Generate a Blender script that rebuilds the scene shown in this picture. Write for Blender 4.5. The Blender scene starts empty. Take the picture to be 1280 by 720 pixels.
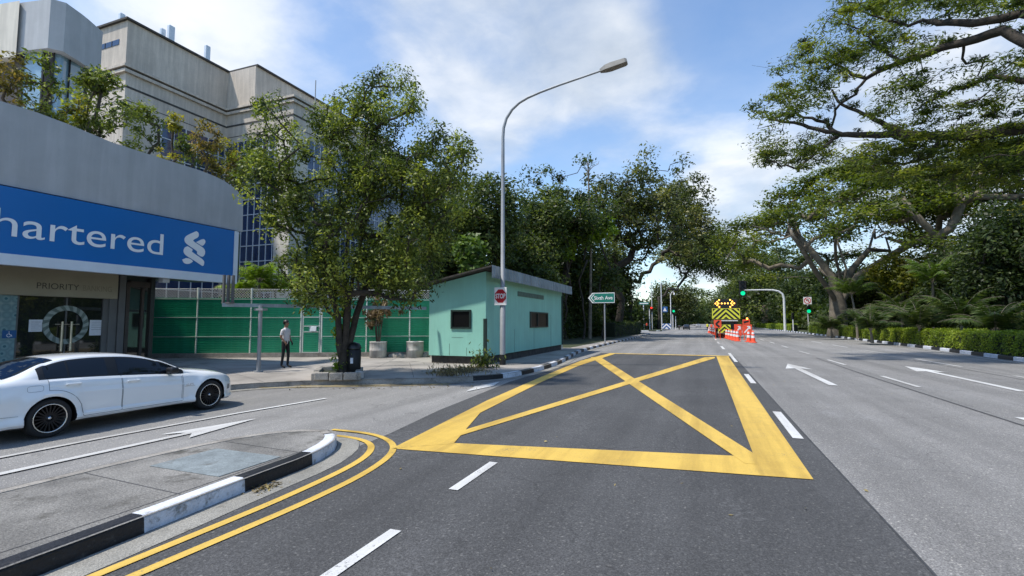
import bpy, bmesh, math, random
import numpy as np
from mathutils import Vector, Matrix

# ------------------------------------------------------------------ camera, sky, sun, exposure
SC = bpy.context.scene
COL = SC.collection
F_PX, CAM_H = 615.0, 1.8
PITCH = math.atan(43 / F_PX)
YAW = math.radians(20.95)               # the camera looks 21 degrees left of the road's direction (+Y)
cd = bpy.data.cameras.new('camera'); cam = bpy.data.objects.new('camera', cd); COL.objects.link(cam)
cd.sensor_width = 36; cd.lens = 36 * F_PX / 1280; cd.clip_start = 0.05; cd.clip_end = 6000
cam.location = (0, 0, CAM_H); cam.rotation_euler = (math.pi / 2 + PITCH, 0, YAW)
SC.camera = cam

SUN_EL = math.radians(62); SUN_AZ = math.atan2(-0.68, -0.62)      # direction TO the sun, measured from +Y towards +X
sun_dir = Vector((math.sin(SUN_AZ) * math.cos(SUN_EL), math.cos(SUN_AZ) * math.cos(SUN_EL), math.sin(SUN_EL)))
ld = bpy.data.lights.new('sun', 'SUN'); ld.energy = 3.5; ld.angle = math.radians(2.6); ld.color = (1, 0.945, 0.86)
sl = bpy.data.objects.new('sun', ld); COL.objects.link(sl)
sl.rotation_euler = sun_dir.to_track_quat('Z', 'Y').to_euler(); sl.location = (0, 0, 60)

SC.view_settings.view_transform = 'Standard'; SC.view_settings.look = 'None'
SC.view_settings.exposure = 0.56; SC.view_settings.gamma = 1.0
SC.render.engine = 'CYCLES'
SC.cycles.max_bounces = 6; SC.cycles.diffuse_bounces = 3; SC.cycles.glossy_bounces = 3
SC.cycles.transmission_bounces = 4; SC.cycles.transparent_max_bounces = 6
SC.cycles.use_denoising = True


def ray(u, v):
    x = (u - 640) / F_PX; y = -(v - 360) / F_PX
    c = np.array([x, math.cos(PITCH) - y * math.sin(PITCH), math.sin(PITCH) + y * math.cos(PITCH)])
    cy, sy = math.cos(YAW), math.sin(YAW)
    return np.array([cy * c[0] - sy * c[1], sy * c[0] + cy * c[1], c[2]])


def onz(u, v, z=0.0):                    # where the sight line of a photo point meets a height
    r = ray(u, v); t = (z - CAM_H) / r[2]
    return Vector((r[0] * t, r[1] * t, z))


def onx(u, v, x):                        # ... a plane parallel to the road
    r = ray(u, v); t = x / r[0]
    return Vector((x, r[1] * t, CAM_H + r[2] * t))


def ony(u, v, y):                        # ... a plane across the road
    r = ray(u, v); t = y / r[1]
    return Vector((r[0] * t, y, CAM_H + r[2] * t))


def atd(u, v, depth):                    # ... a distance in front of the camera
    r = ray(u, v); f = np.array([-math.sin(YAW), math.cos(YAW)])
    t = depth / float(r[:2] @ f)
    return Vector((r[0] * t, r[1] * t, CAM_H + r[2] * t))


# ------------------------------------------------------------------ node helpers and materials
class NT:
    def __init__(s, tree): s.t = tree
    def n(s, typ, **kw):
        nd = s.t.nodes.new(typ)
        for k, v in kw.items():
            if k.startswith('i_'):
                key = k[2:]
                key = int(key) if key.isdigit() else key.replace('_', ' ')
                if hasattr(v, 'is_linked') or isinstance(v, bpy.types.NodeSocket): s.t.links.new(v, nd.inputs[key])
                else: nd.inputs[key].default_value = v
            else: setattr(nd, k, v)
        return nd
    def math(s, op, a, b=0.0, c=0.0, clamp=False):
        nd = s.t.nodes.new('ShaderNodeMath'); nd.operation = op; nd.use_clamp = clamp
        for i, v in enumerate((a, b, c)):
            if isinstance(v, bpy.types.NodeSocket): s.t.links.new(v, nd.inputs[i])
            else: nd.inputs[i].default_value = v
        return nd.outputs[0]
    def ramp(s, fac, stops):
        nd = s.t.nodes.new('ShaderNodeValToRGB')
        el = nd.color_ramp.elements
        while len(el) < len(stops): el.new(0.5)
        for e, (p, c) in zip(el, stops): e.position = p; e.color = (*c, 1) if len(c) == 3 else c
        s.t.links.new(fac, nd.inputs[0]); return nd.outputs[0]
    def mix(s, fac, a, b, typ='MIX'):
        nd = s.t.nodes.new('ShaderNodeMix'); nd.data_type = 'RGBA'; nd.blend_type = typ
        for i, v in ((0, fac), (6, a), (7, b)):
            if isinstance(v, bpy.types.NodeSocket): s.t.links.new(v, nd.inputs[i])
            else: nd.inputs[i].default_value = v if i == 0 else ((*v, 1) if len(v) == 3 else v)
        return nd.outputs[2]
    def noise(s, vec, scale, detail=4, rough=0.55, dist=0.0):
        nd = s.n('ShaderNodeTexNoise', i_Scale=scale, i_Detail=detail, i_Roughness=rough, i_Distortion=dist)
        s.t.links.new(vec, nd.inputs['Vector']); return nd.outputs['Fac']
    def stretch(s, vec, sc):
        nd = s.n('ShaderNodeMapping'); nd.inputs['Scale'].default_value = sc
        s.t.links.new(vec, nd.inputs['Vector']); return nd.outputs[0]


def new_mat(name):
    m = bpy.data.materials.new(name); m.use_nodes = True
    t = NT(m.node_tree); b = m.node_tree.nodes['Principled BSDF']
    pos = t.n('ShaderNodeNewGeometry').outputs['Position']
    return m, t, b, pos


def mat(name, col, rough=0.7, var=0.25, vscale=1.5, fine=0.0, fscale=60, bump=0.0, bscale=None, metal=0.0, streak=0.0, dirt=None, spec=None, coat=0.0):
    """Base colour with patchy variation, fine grain, vertical streaks, optional bump."""
    m, t, b, pos = new_mat(name)
    c = tuple(col)
    n1 = t.noise(pos, vscale, 6, 0.6)
    lo = tuple(x * (1 - var) for x in c); hi = tuple(min(1, x * (1 + var)) for x in c)
    out = t.ramp(n1, [(0.3, lo), (0.7, hi)])
    if fine:
        n2 = t.noise(pos, fscale, 3, 0.7)
        out = t.mix(1.0, out, t.ramp(n2, [(0.3, (1 - fine,) * 3), (0.7, (1 + fine,) * 3)]), 'MULTIPLY')
    if streak:
        n3 = t.noise(t.stretch(pos, (1.6, 1.6, 0.12)), 2.0, 6, 0.65)
        out = t.mix(1.0, out, t.ramp(n3, [(0.42, (1 - streak,) * 3), (0.62, (1, 1, 1))]), 'MULTIPLY')
    if dirt:
        n4 = t.noise(pos, dirt[1], 8, 0.7)
        out = t.mix(t.ramp(n4, [(dirt[2], (0, 0, 0)), (dirt[2] + 0.12, (1, 1, 1))]), out, dirt[0])
    m.node_tree.links.new(out, b.inputs['Base Color'])
    b.inputs['Roughness'].default_value = rough; b.inputs['Metallic'].default_value = metal
    if spec is not None: b.inputs['Specular IOR Level'].default_value = spec
    if coat: b.inputs['Coat Weight'].default_value = coat; b.inputs['Coat Roughness'].default_value = 0.03
    if bump:
        nb = t.noise(pos, bscale or fscale, 4, 0.6)
        bp = t.n('ShaderNodeBump', i_Strength=bump, i_Distance=0.02)
        m.node_tree.links.new(nb, bp.inputs['Height']); m.node_tree.links.new(bp.outputs[0], b.inputs['Normal'])
    return m


def asphalt(name, col, patch=0.12):
    m, t, b, pos = new_mat(name)
    n1 = t.noise(pos, 0.35, 7, 0.62)
    out = t.ramp(n1, [(0.32, tuple(x * (1 - patch) for x in col)), (0.68, tuple(x * (1 + patch) for x in col))])
    grain = t.noise(pos, 70, 3, 0.85)
    out = t.mix(1.0, out, t.ramp(grain, [(0.28, (0.35,) * 3), (0.5, (1,) * 3), (0.72, (2.1,) * 3)]), 'MULTIPLY')
    vo = t.n('ShaderNodeTexVoronoi', i_Scale=60.0); m.node_tree.links.new(pos, vo.inputs['Vector'])
    stone = t.ramp(vo.outputs['Color'], [(0.55, (1, 1, 1)), (0.80, (1.0, 1.0, 1.0)), (0.97, (2.3, 2.25, 2.1))])
    out = t.mix(0.9, out, stone, 'MULTIPLY')
    wheel = t.noise(t.stretch(pos, (1.1, 0.035, 1)), 1.0, 5, 0.6)          # wear along the driving direction
    out = t.mix(1.0, out, t.ramp(wheel, [(0.35, (0.80,) * 3), (0.65, (1.17,) * 3)]), 'MULTIPLY')
    stain = t.noise(pos, 0.9, 8, 0.75)
    out = t.mix(1.0, out, t.ramp(stain, [(0.62, (1, 1, 1)), (0.76, (1.28, 1.27, 1.24))]), 'MULTIPLY')
    sc = t.math('MULTIPLY', t.noise(t.stretch(pos, (1, 0.5, 1)), 0.55, 4, 0.6), t.noise(pos, 16, 6, 0.8))
    out = t.mix(t.ramp(sc, [(0.31, (0, 0, 0)), (0.40, (0.55,) * 3)]), out, tuple(min(.3, x * 2.0 + .05) for x in col))
    spot = t.noise(pos, 2.3, 3, 0.5)
    out = t.mix(1.0, out, t.ramp(spot, [(0.66, (1, 1, 1)), (0.72, (0.80,) * 3)]), 'MULTIPLY')
    wv = t.n('ShaderNodeVectorMath', operation='ADD'); nz = t.n('ShaderNodeTexNoise', i_Scale=1.3, i_Detail=6.0); L = m.node_tree.links; L.new(pos, nz.inputs['Vector']); L.new(pos, wv.inputs[0]); L.new(nz.outputs['Color'], wv.inputs[1])
    cr = t.n('ShaderNodeTexVoronoi', i_Scale=0.22, feature='DISTANCE_TO_EDGE'); L.new(wv.outputs[0], cr.inputs['Vector'])
    out = t.mix(1.0, out, t.ramp(cr.outputs['Distance'], [(0.0, (0.72,) * 3), (0.004, (1, 1, 1))]), 'MULTIPLY')
    m.node_tree.links.new(out, b.inputs['Base Color']); b.inputs['Roughness'].default_value = 0.82
    b.inputs['Specular IOR Level'].default_value = 0.35
    bp = t.n('ShaderNodeBump', i_Strength=0.55, i_Distance=0.006)
    m.node_tree.links.new(t.noise(pos, 120, 3, 0.7), bp.inputs['Height']); m.node_tree.links.new(bp.outputs[0], b.inputs['Normal'])
    return m


def paint(name, col, wear=0.5):
    m, t, b, pos = new_mat(name)
    n1 = t.noise(pos, 3.0, 6, 0.65)
    out = t.ramp(n1, [(0.3, tuple(x * 0.88 for x in col)), (0.7, col)])
    g = t.noise(pos, 85, 3, 0.8)
    out = t.mix(1.0, out, t.ramp(g, [(0.3, (0.78,) * 3), (0.55, (1,) * 3)]), 'MULTIPLY')
    tw = t.noise(t.stretch(pos, (2.2, 0.12, 1)), 1.0, 5, 0.6)
    out = t.mix(1.0, out, t.ramp(tw, [(0.38, (0.70, 0.68, 0.66)), (0.56, (1, 1, 1))]), 'MULTIPLY')
    w = t.math('ADD', t.math('MULTIPLY', t.noise(pos, 45, 4, 0.75), 0.6), t.math('MULTIPLY', t.noise(pos, 1.4, 5, 0.7), 0.4))
    out = t.mix(t.ramp(w, [(0.40 - 0.1 * (1 - wear), (1, 1, 1)), (0.43, (0, 0, 0))]), out, (0.1, 0.1, 0.1))
    m.node_tree.links.new(out, b.inputs['Base Color']); b.inputs['Roughness'].default_value = 0.65
    return m


def leaf_mat(name, dark, mid, light, trans=0.35):
    m, t, b, pos = new_mat(name)
    a = t.n('ShaderNodeAttribute', attribute_name='var')
    out = t.ramp(a.outputs['Fac'], [(0.0, dark), (0.55, mid), (1.0, light)])
    m.node_tree.links.new(out, b.inputs['Base Color']); b.inputs['Roughness'].default_value = 0.48
    b.inputs['Specular IOR Level'].default_value = 0.3
    tr = t.n('ShaderNodeBsdfTranslucent'); mx = t.n('ShaderNodeMixShader', i_0=trans)
    L = m.node_tree.links
    L.new(t.mix(1.0, out, (1.5, 1.6, 0.7), 'MULTIPLY'), tr.inputs['Color'])
    L.new(b.outputs[0], mx.inputs[1]); L.new(tr.outputs[0], mx.inputs[2])
    L.new(mx.outputs[0], m.node_tree.nodes['Material Output'].inputs['Surface'])
    return m


def glass(name, col, rough=0.04, wav=0.0):
    m, t, b, pos = new_mat(name)
    n1 = t.noise(pos, 0.6, 3)
    m.node_tree.links.new(t.ramp(n1, [(0.3, tuple(x * 0.7 for x in col)), (0.7, tuple(x * 1.3 for x in col))]), b.inputs['Base Color'])
    b.inputs['Roughness'].default_value = rough; b.inputs['Specular IOR Level'].default_value = 0.9
    if wav:
        bp = t.n('ShaderNodeBump', i_Strength=wav, i_Distance=0.05)
        m.node_tree.links.new(t.noise(pos, 0.8, 2), bp.inputs['Height']); m.node_tree.links.new(bp.outputs[0], b.inputs['Normal'])
    return m


def lamp_mat(name, col, strength):
    m, t, b, pos = new_mat(name)
    b.inputs['Base Color'].default_value = (*col, 1); b.inputs['Emission Color'].default_value = (*col, 1)
    b.inputs['Emission Strength'].default_value = strength
    return m


M = {}
M['road_light'] = asphalt('light_asphalt', (0.196, 0.191, 0.182))
M['road_mid'] = asphalt('mid_asphalt', (0.172, 0.167, 0.159))
M['road_dark'] = asphalt('dark_asphalt', (0.062, 0.062, 0.062), 0.14)
M['seam'] = mat('tar_seam', (0.05, 0.05, 0.052), 0.7, 0.3, 8)
M['white_line'] = paint('white_road_paint', (0.66, 0.66, 0.64), 0.75)
M['yellow_line'] = paint('yellow_road_paint', (0.68, 0.45, 0.085), 0.35)
M['old_yellow'] = paint('worn_yellow_paint', (0.50, 0.38, 0.15), 1.0)
M['kerb_white'] = mat('kerb_white', (0.60, 0.62, 0.66), 0.7, 0.15, 4, 0.12, 40, 0.5, 25, dirt=((0.22, 0.22, 0.21), 7, 0.57))
M['kerb_black'] = mat('kerb_black', (0.010, 0.010, 0.012), 0.5, 0.4, 5, 0.2, 40, 0.5, 25, dirt=((0.075, 0.07, 0.065), 8, 0.60))
M['kerb_grey'] = mat('kerb_concrete', (0.27, 0.25, 0.22), 0.9, 0.3, 2.5, 0.25, 40, 0.6, 30, dirt=((0.10, 0.085, 0.065), 3, 0.58))
M['concrete'] = mat('old_concrete', (0.205, 0.197, 0.18), 0.9, 0.42, 1.1, 0.45, 48, 0.8, 50, dirt=((0.085, 0.08, 0.068), 2.3, 0.53))
M['pavement'] = mat('pavement_concrete', (0.30, 0.275, 0.245), 0.9, 0.32, 0.5, 0.22, 45, 0.4, 50, dirt=((0.13, 0.12, 0.11), 0.8, 0.56))
M['gutter'] = mat('gutter_concrete', (0.25, 0.24, 0.21), 0.95, 0.3, 2, 0.35, 60, 0.7, 70, dirt=((0.13, 0.12, 0.10), 4, 0.56))
M['soil'] = mat('soil_and_grass', (0.045, 0.055, 0.022), 0.95, 0.5, 1.2, 0.4, 30, 0.6, 20)
M['bank_wall'] = mat('grey_render', (0.43, 0.435, 0.435), 0.8, 0.07, 1.2, 0.05, 90, 0.25, 120, streak=0.10, dirt=((0.36, 0.37, 0.38), 2.2, 0.70))
M['office_wall'] = mat('weathered_panel_concrete', (0.60, 0.525, 0.44), 0.85, 0.16, 0.28, 0.08, 14, 0.2, 20, streak=0.20, dirt=((0.22, 0.20, 0.18), 0.35, 0.66))
M['office_dark'] = mat('dark_stained_joint', (0.06, 0.055, 0.05), 0.9, 0.3, 2)
M['cream'] = mat('cream_column', (0.62, 0.57, 0.48), 0.8, 0.1, 0.6, streak=0.15)
M['blue_sign'] = mat('blue_sign_face', (0.003, 0.135, 0.42), 0.4, 0.04, 0.8)
M['sign_white'] = mat('white_sign_letter', (0.80, 0.82, 0.84), 0.4, 0.03)
M['sign_edge'] = mat('pale_sign_trim', (0.62, 0.68, 0.74), 0.4, 0.06)
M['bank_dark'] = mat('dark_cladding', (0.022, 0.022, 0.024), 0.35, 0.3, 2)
M['bronze_dark'] = mat('brown_cladding', (0.055, 0.042, 0.036), 0.6, 0.25, 2)
M['beige'] = mat('beige_fascia', (0.34, 0.30, 0.21), 0.6, 0.1, 1)
M['beige_text'] = mat('dark_fascia_letter', (0.06, 0.05, 0.035), 0.6, 0.1)
M['beige_faded'] = mat('faded_fascia_letter', (0.24, 0.205, 0.14), 0.6, 0.1)
M['shop_grey'] = mat('shop_column_grey', (0.12, 0.12, 0.118), 0.6, 0.15, 1)
M['steel'] = mat('galvanised_steel', (0.30, 0.31, 0.32), 0.6, 0.12, 2, metal=0.3)
M['steel_light'] = mat('pale_post_steel', (0.58, 0.58, 0.56), 0.6, 0.12, 3)
M['brass'] = mat('brushed_handle', (0.55, 0.50, 0.40), 0.35, 0.15, 5, metal=0.8)
M['mirror_green'] = glass('green_glass_side', (0.06, 0.085, 0.075), 0.06, 0.3)
M['office_glass'] = glass('blue_office_glass', (0.014, 0.03, 0.085), 0.06, 0.15)
M['pale_glass'] = glass('pale_reflective_glass', (0.20, 0.30, 0.36), 0.05, 0.1)
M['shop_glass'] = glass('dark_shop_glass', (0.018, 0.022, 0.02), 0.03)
M['mullion'] = mat('white_mullion', (0.6, 0.63, 0.66), 0.4, 0.05)
M['fence_green'] = mat('green_sheet', (0.028, 0.38, 0.21), 0.5, 0.10, 0.9, 0.06, 30, streak=0.15)
M['fence_post'] = mat('fence_post', (0.55, 0.60, 0.55), 0.55, 0.15, 2)
M['mesh_wire'] = mat('wire_mesh', (0.50, 0.50, 0.46), 0.6, 0.15)
M['hut_green'] = mat('mint_painted_board', (0.28, 0.59, 0.485), 0.75, 0.06, 0.9, 0.04, 60, 0.15, 40, streak=0.07, dirt=((0.14, 0.40, 0.31), 2.6, 0.70))
M['hut_roof'] = mat('zinc_sheet', (0.30, 0.36, 0.40), 0.45, 0.2, 2, streak=0.25, metal=0.3)
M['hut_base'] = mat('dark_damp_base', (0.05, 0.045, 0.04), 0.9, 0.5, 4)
M['dark_frame'] = mat('dark_green_frame', (0.012, 0.03, 0.025), 0.5, 0.2)
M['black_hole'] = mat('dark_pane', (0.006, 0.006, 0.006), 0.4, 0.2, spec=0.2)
M['bark'] = mat('brown_bark', (0.085, 0.068, 0.05), 0.95, 0.45, 4, 0.3, 25, 0.9, 14)
M['bark_dark'] = mat('dark_bark', (0.042, 0.034, 0.026), 0.95, 0.5, 3, 0.3, 20, 0.9, 10)
M['bark_pale'] = mat('pale_bark', (0.17, 0.145, 0.11), 0.95, 0.35, 2, 0.25, 20, 0.8, 8)
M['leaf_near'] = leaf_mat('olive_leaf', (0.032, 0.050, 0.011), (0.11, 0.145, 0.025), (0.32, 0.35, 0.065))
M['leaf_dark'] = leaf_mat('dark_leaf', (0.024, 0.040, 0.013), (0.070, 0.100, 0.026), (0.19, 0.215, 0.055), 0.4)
M['leaf_rain'] = leaf_mat('rain_tree_leaf', (0.032, 0.052, 0.012), (0.096, 0.128, 0.018), (0.21, 0.225, 0.03), 0.45)
M['leaf_brown'] = leaf_mat('olive_brown_leaf', (0.028, 0.040, 0.013), (0.082, 0.100, 0.028), (0.22, 0.21, 0.06), 0.35)
M['leaf_bright'] = leaf_mat('bright_leaf', (0.06, 0.10, 0.012), (0.15, 0.23, 0.02), (0.30, 0.40, 0.05), 0.4)
M['leaf_yellow'] = leaf_mat('yellow_leaf', (0.06, 0.08, 0.01), (0.20, 0.20, 0.02), (0.45, 0.36, 0.04), 0.4)
M['leaf_palm'] = leaf_mat('palm_leaf', (0.03, 0.055, 0.012), (0.085, 0.14, 0.026), (0.20, 0.27, 0.06), 0.35)
M['leaf_palm_dark'] = leaf_mat('dark_palm_leaf', (0.016, 0.030, 0.010), (0.05, 0.082, 0.02), (0.13, 0.16, 0.04), 0.3)
M['leaf_hedge'] = leaf_mat('hedge_leaf', (0.06, 0.10, 0.012), (0.20, 0.27, 0.022), (0.38, 0.43, 0.04), 0.35)
M['leaf_rust'] = leaf_mat('rust_leaf', (0.06, 0.05, 0.012), (0.17, 0.14, 0.03), (0.36, 0.22, 0.06), 0.4)
M['leaf_dead'] = leaf_mat('dead_leaf', (0.06, 0.04, 0.02), (0.16, 0.11, 0.06), (0.30, 0.22, 0.13), 0.2)
M['hedge_core'] = mat('hedge_twigs', (0.012, 0.018, 0.006), 0.95, 0.4, 6)
M['car_white'] = mat('white_car_paint', (0.80, 0.81, 0.80), 0.22, 0.01, 1, coat=1.0)
M['car_dark'] = mat('dark_car_paint', (0.02, 0.022, 0.026), 0.25, 0.1, 1, coat=1.0)
M['car_silver'] = mat('silver_car_paint', (0.40, 0.42, 0.44), 0.3, 0.05, 1, coat=1.0)
M['car_glass'] = glass('tinted_glass', (0.006, 0.009, 0.014), 0.03)
M['car_glass'].node_tree.nodes['Principled BSDF'].inputs['Specular IOR Level'].default_value = 0.5
M['rubber'] = mat('tyre_rubber', (0.013, 0.013, 0.013), 0.8, 0.3, 8)
M['trim_black'] = mat('black_trim', (0.01, 0.01, 0.01), 0.4, 0.2)
M['rim_dark'] = mat('dark_alloy', (0.02, 0.02, 0.022), 0.35, 0.2, metal=0.6)
M['rim_lip'] = mat('bright_rim_lip', (0.72, 0.70, 0.66), 0.25, 0.05, metal=0.9)
M['chrome'] = mat('chrome', (0.7, 0.7, 0.72), 0.12, 0.02, metal=1.0)
M['red_lens'] = mat('red_lamp_lens', (0.28, 0.008, 0.02), 0.15, 0.1)
M['clear_lens'] = mat('clear_lamp_lens', (0.55, 0.58, 0.62), 0.1, 0.1)
M['stop_red'] = mat('stop_red', (0.42, 0.008, 0.016), 0.5, 0.08, 6)
M['red'] = mat('painted_red', (0.55, 0.02, 0.02), 0.5, 0.1)
M['orange'] = mat('safety_orange', (0.80, 0.085, 0.03), 0.55, 0.12, 3)
M['white_band'] = mat('reflective_white', (0.80, 0.78, 0.76), 0.5, 0.08, 4)
M['black'] = mat('flat_black', (0.008, 0.008, 0.008), 0.6, 0.2)
M['chev_yellow'] = mat('fluorescent_yellow', (0.72, 0.72, 0.05), 0.5, 0.06)
M['sign_green'] = mat('sign_green', (0.006, 0.17, 0.12), 0.5, 0.08)
M['sign_blue'] = mat('sign_blue', (0.015, 0.10, 0.28), 0.5, 0.08)
M['paper'] = mat('printed_paper', (0.72, 0.74, 0.78), 0.8, 0.06, 12)
M['teal_pattern'] = None
M['skin_tone'] = mat('skin', (0.24, 0.13, 0.08), 0.55, 0.08)
M['hair'] = mat('dark_hair', (0.010, 0.008, 0.007), 0.5, 0.2)
M['shirt'] = mat('pale_shirt', (0.55, 0.54, 0.56), 0.85, 0.06, 10)
M['trousers'] = mat('black_trousers', (0.010, 0.010, 0.012), 0.85, 0.2)
M['vest'] = mat('yellow_vest', (0.62, 0.66, 0.06), 0.7, 0.1)
M['pot'] = mat('stained_white_pot', (0.52, 0.50, 0.47), 0.8, 0.2, 3, dirt=((0.22, 0.12, 0.08), 5, 0.57), streak=0.35)
M['cover'] = mat('manhole_steel', (0.21, 0.24, 0.245), 0.7, 0.25, 5, 0.3, 60, metal=0.2, dirt=((0.13, 0.13, 0.12), 4, 0.56))
M['lamp_green'] = lamp_mat('green_signal_lens', (0.0, 0.62, 0.26), 0.9)
M['lamp_amber'] = lamp_mat('amber_board_lamp', (1.0, 0.45, 0.06), 3.0)
M['lamp_red'] = lamp_mat('red_signal_lens', (0.9, 0.03, 0.02), 1.5)
M['lum_grey'] = mat('luminaire_grey', (0.20, 0.19, 0.17), 0.6, 0.15, 4)
M['debris'] = leaf_mat('dry_leaf_litter', (0.06, 0.045, 0.02), (0.16, 0.12, 0.05), (0.34, 0.27, 0.10), 0.1)


def teal_pattern():
    m, t, b, pos = new_mat('teal_patterned_panel')
    vo = t.n('ShaderNodeTexVoronoi', i_Scale=4.5); vo.inputs['Randomness'].default_value = 0.3
    m.node_tree.links.new(pos, vo.inputs['Vector'])
    out = t.ramp(vo.outputs['Distance'], [(0.0, (0.03, 0.10, 0.13)), (0.18, (0.05, 0.16, 0.2)), (0.2, (0.22, 0.35, 0.36)), (0.5, (0.13, 0.24, 0.26)), (0.75, (0.28, 0.38, 0.38))])
    m.node_tree.links.new(out, b.inputs['Base Color']); b.inputs['Roughness'].default_value = 0.35
    return m


M['teal_pattern'] = teal_pattern()


# ------------------------------------------------------------------ world: sky with clouds
def build_world():
    w = bpy.data.worlds.new('World'); SC.world = w; w.use_nodes = True
    nt = w.node_tree; nt.nodes.clear(); t = NT(nt); L = nt.links
    sky = t.n('ShaderNodeTexSky', sky_type='NISHITA', sun_disc=False, sun_elevation=SUN_EL, sun_rotation=SUN_AZ)
    sky.air_density = 1.15; sky.dust_density = 0.2; sky.ozone_density = 4.5
    bg = t.n('ShaderNodeBackground', i_Strength=0.15); L.new(sky.outputs[0], bg.inputs['Color'])
    vec = t.n('ShaderNodeTexCoord').outputs['Generated']
    nrm = t.n('ShaderNodeVectorMath', operation='NORMALIZE'); L.new(vec, nrm.inputs[0]); dvec = nrm.outputs[0]
    sep = t.n('ShaderNodeSeparateXYZ'); L.new(dvec, sep.inputs[0])
    zz = t.math('ADD', t.math('MAXIMUM', sep.outputs[2], 0.0), 0.22)
    cmb = t.n('ShaderNodeCombineXYZ')
    L.new(t.math('DIVIDE', sep.outputs[0], zz), cmb.inputs[0]); L.new(t.math('DIVIDE', sep.outputs[1], zz), cmb.inputs[1])
    plane = cmb.outputs[0]
    warp = t.noise(plane, 1.5, 6, 0.52, 0.3)
    fine = t.noise(plane, 4.5, 7, 0.58, 0.2)
    soft = t.noise(plane, 0.9, 3, 0.5)
    # thicker banks of cloud in chosen compass directions: (photo u, v, angular radius in degrees, weight)
    banks = [(555, 30, 9, .62), (690, 40, 9, .66), (610, 110, 7, .58), (790, 70, 6, .5), (330, 70, 13, .62), (180, 20, 10, .5), (640, -60, 14, .4),
             (893, 258, 3.3, 1.0), (885, 320, 4.5, .9), (1110, 110, 12, .55), (1240, 200, 15, .6), (930, 215, 6, .48), (830, 165, 6, .40), (760, 215, 5, .28),
             (520, 300, 9, .4), (700, 110, 5, .3), (600, 250, 6, .22)]
    cov = None
    for (u, v, rad, wt) in banks:
        r = ray(u, v); r = r / np.linalg.norm(r)
        dp = t.n('ShaderNodeVectorMath', operation='DOT_PRODUCT'); L.new(dvec, dp.inputs[0]); dp.inputs[1].default_value = tuple(r)
        # gaussian of the angle: exp(-(1-cos)*2/rad^2)
        e = t.math('MULTIPLY', t.math('POWER', math.e, t.math('MULTIPLY', t.math('SUBTRACT', dp.outputs['Value'], 1.0), 2.0 / math.radians(rad) ** 2)), wt)
        cov = e if cov is None else t.math('ADD', cov, e)
    cov = t.math('ADD', cov, t.math('MULTIPLY', t.math('POWER', math.e, t.math('MULTIPLY', t.math('MAXIMUM', sep.outputs[2], 0.0), -9.0)), 0.62))
    nsum = t.math('ADD', t.math('MULTIPLY', warp, 0.76), t.math('MULTIPLY', fine, 0.24))
    f = t.math('ADD', t.math('MULTIPLY', t.math('MINIMUM', cov, 0.95), 0.78), t.math('MULTIPLY', t.math('SUBTRACT', nsum, 0.47), 1.45))
    dens = t.ramp(f, [(0.22, (0.0,) * 3), (0.46, (0.13,) * 3), (0.74, (0.74,) * 3), (0.95, (0.95,) * 3)])
    shade = t.math('ADD', t.math('MULTIPLY', soft, 0.72), t.math('MULTIPLY', fine, 0.28))
    ccol = t.ramp(shade, [(0.36, (0.40, 0.47, 0.56)), (0.48, (0.62, 0.68, 0.76)), (0.60, (0.95, 0.96, 0.97))])
    bc = t.n('ShaderNodeBackground', i_Strength=0.80); L.new(ccol, bc.inputs['Color'])
    mx = t.n('ShaderNodeMixShader'); L.new(dens, mx.inputs[0]); L.new(bg.outputs[0], mx.inputs[1]); L.new(bc.outputs[0], mx.inputs[2])
    out = t.n('ShaderNodeOutputWorld'); L.new(mx.outputs[0], out.inputs['Surface'])


build_world()


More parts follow.
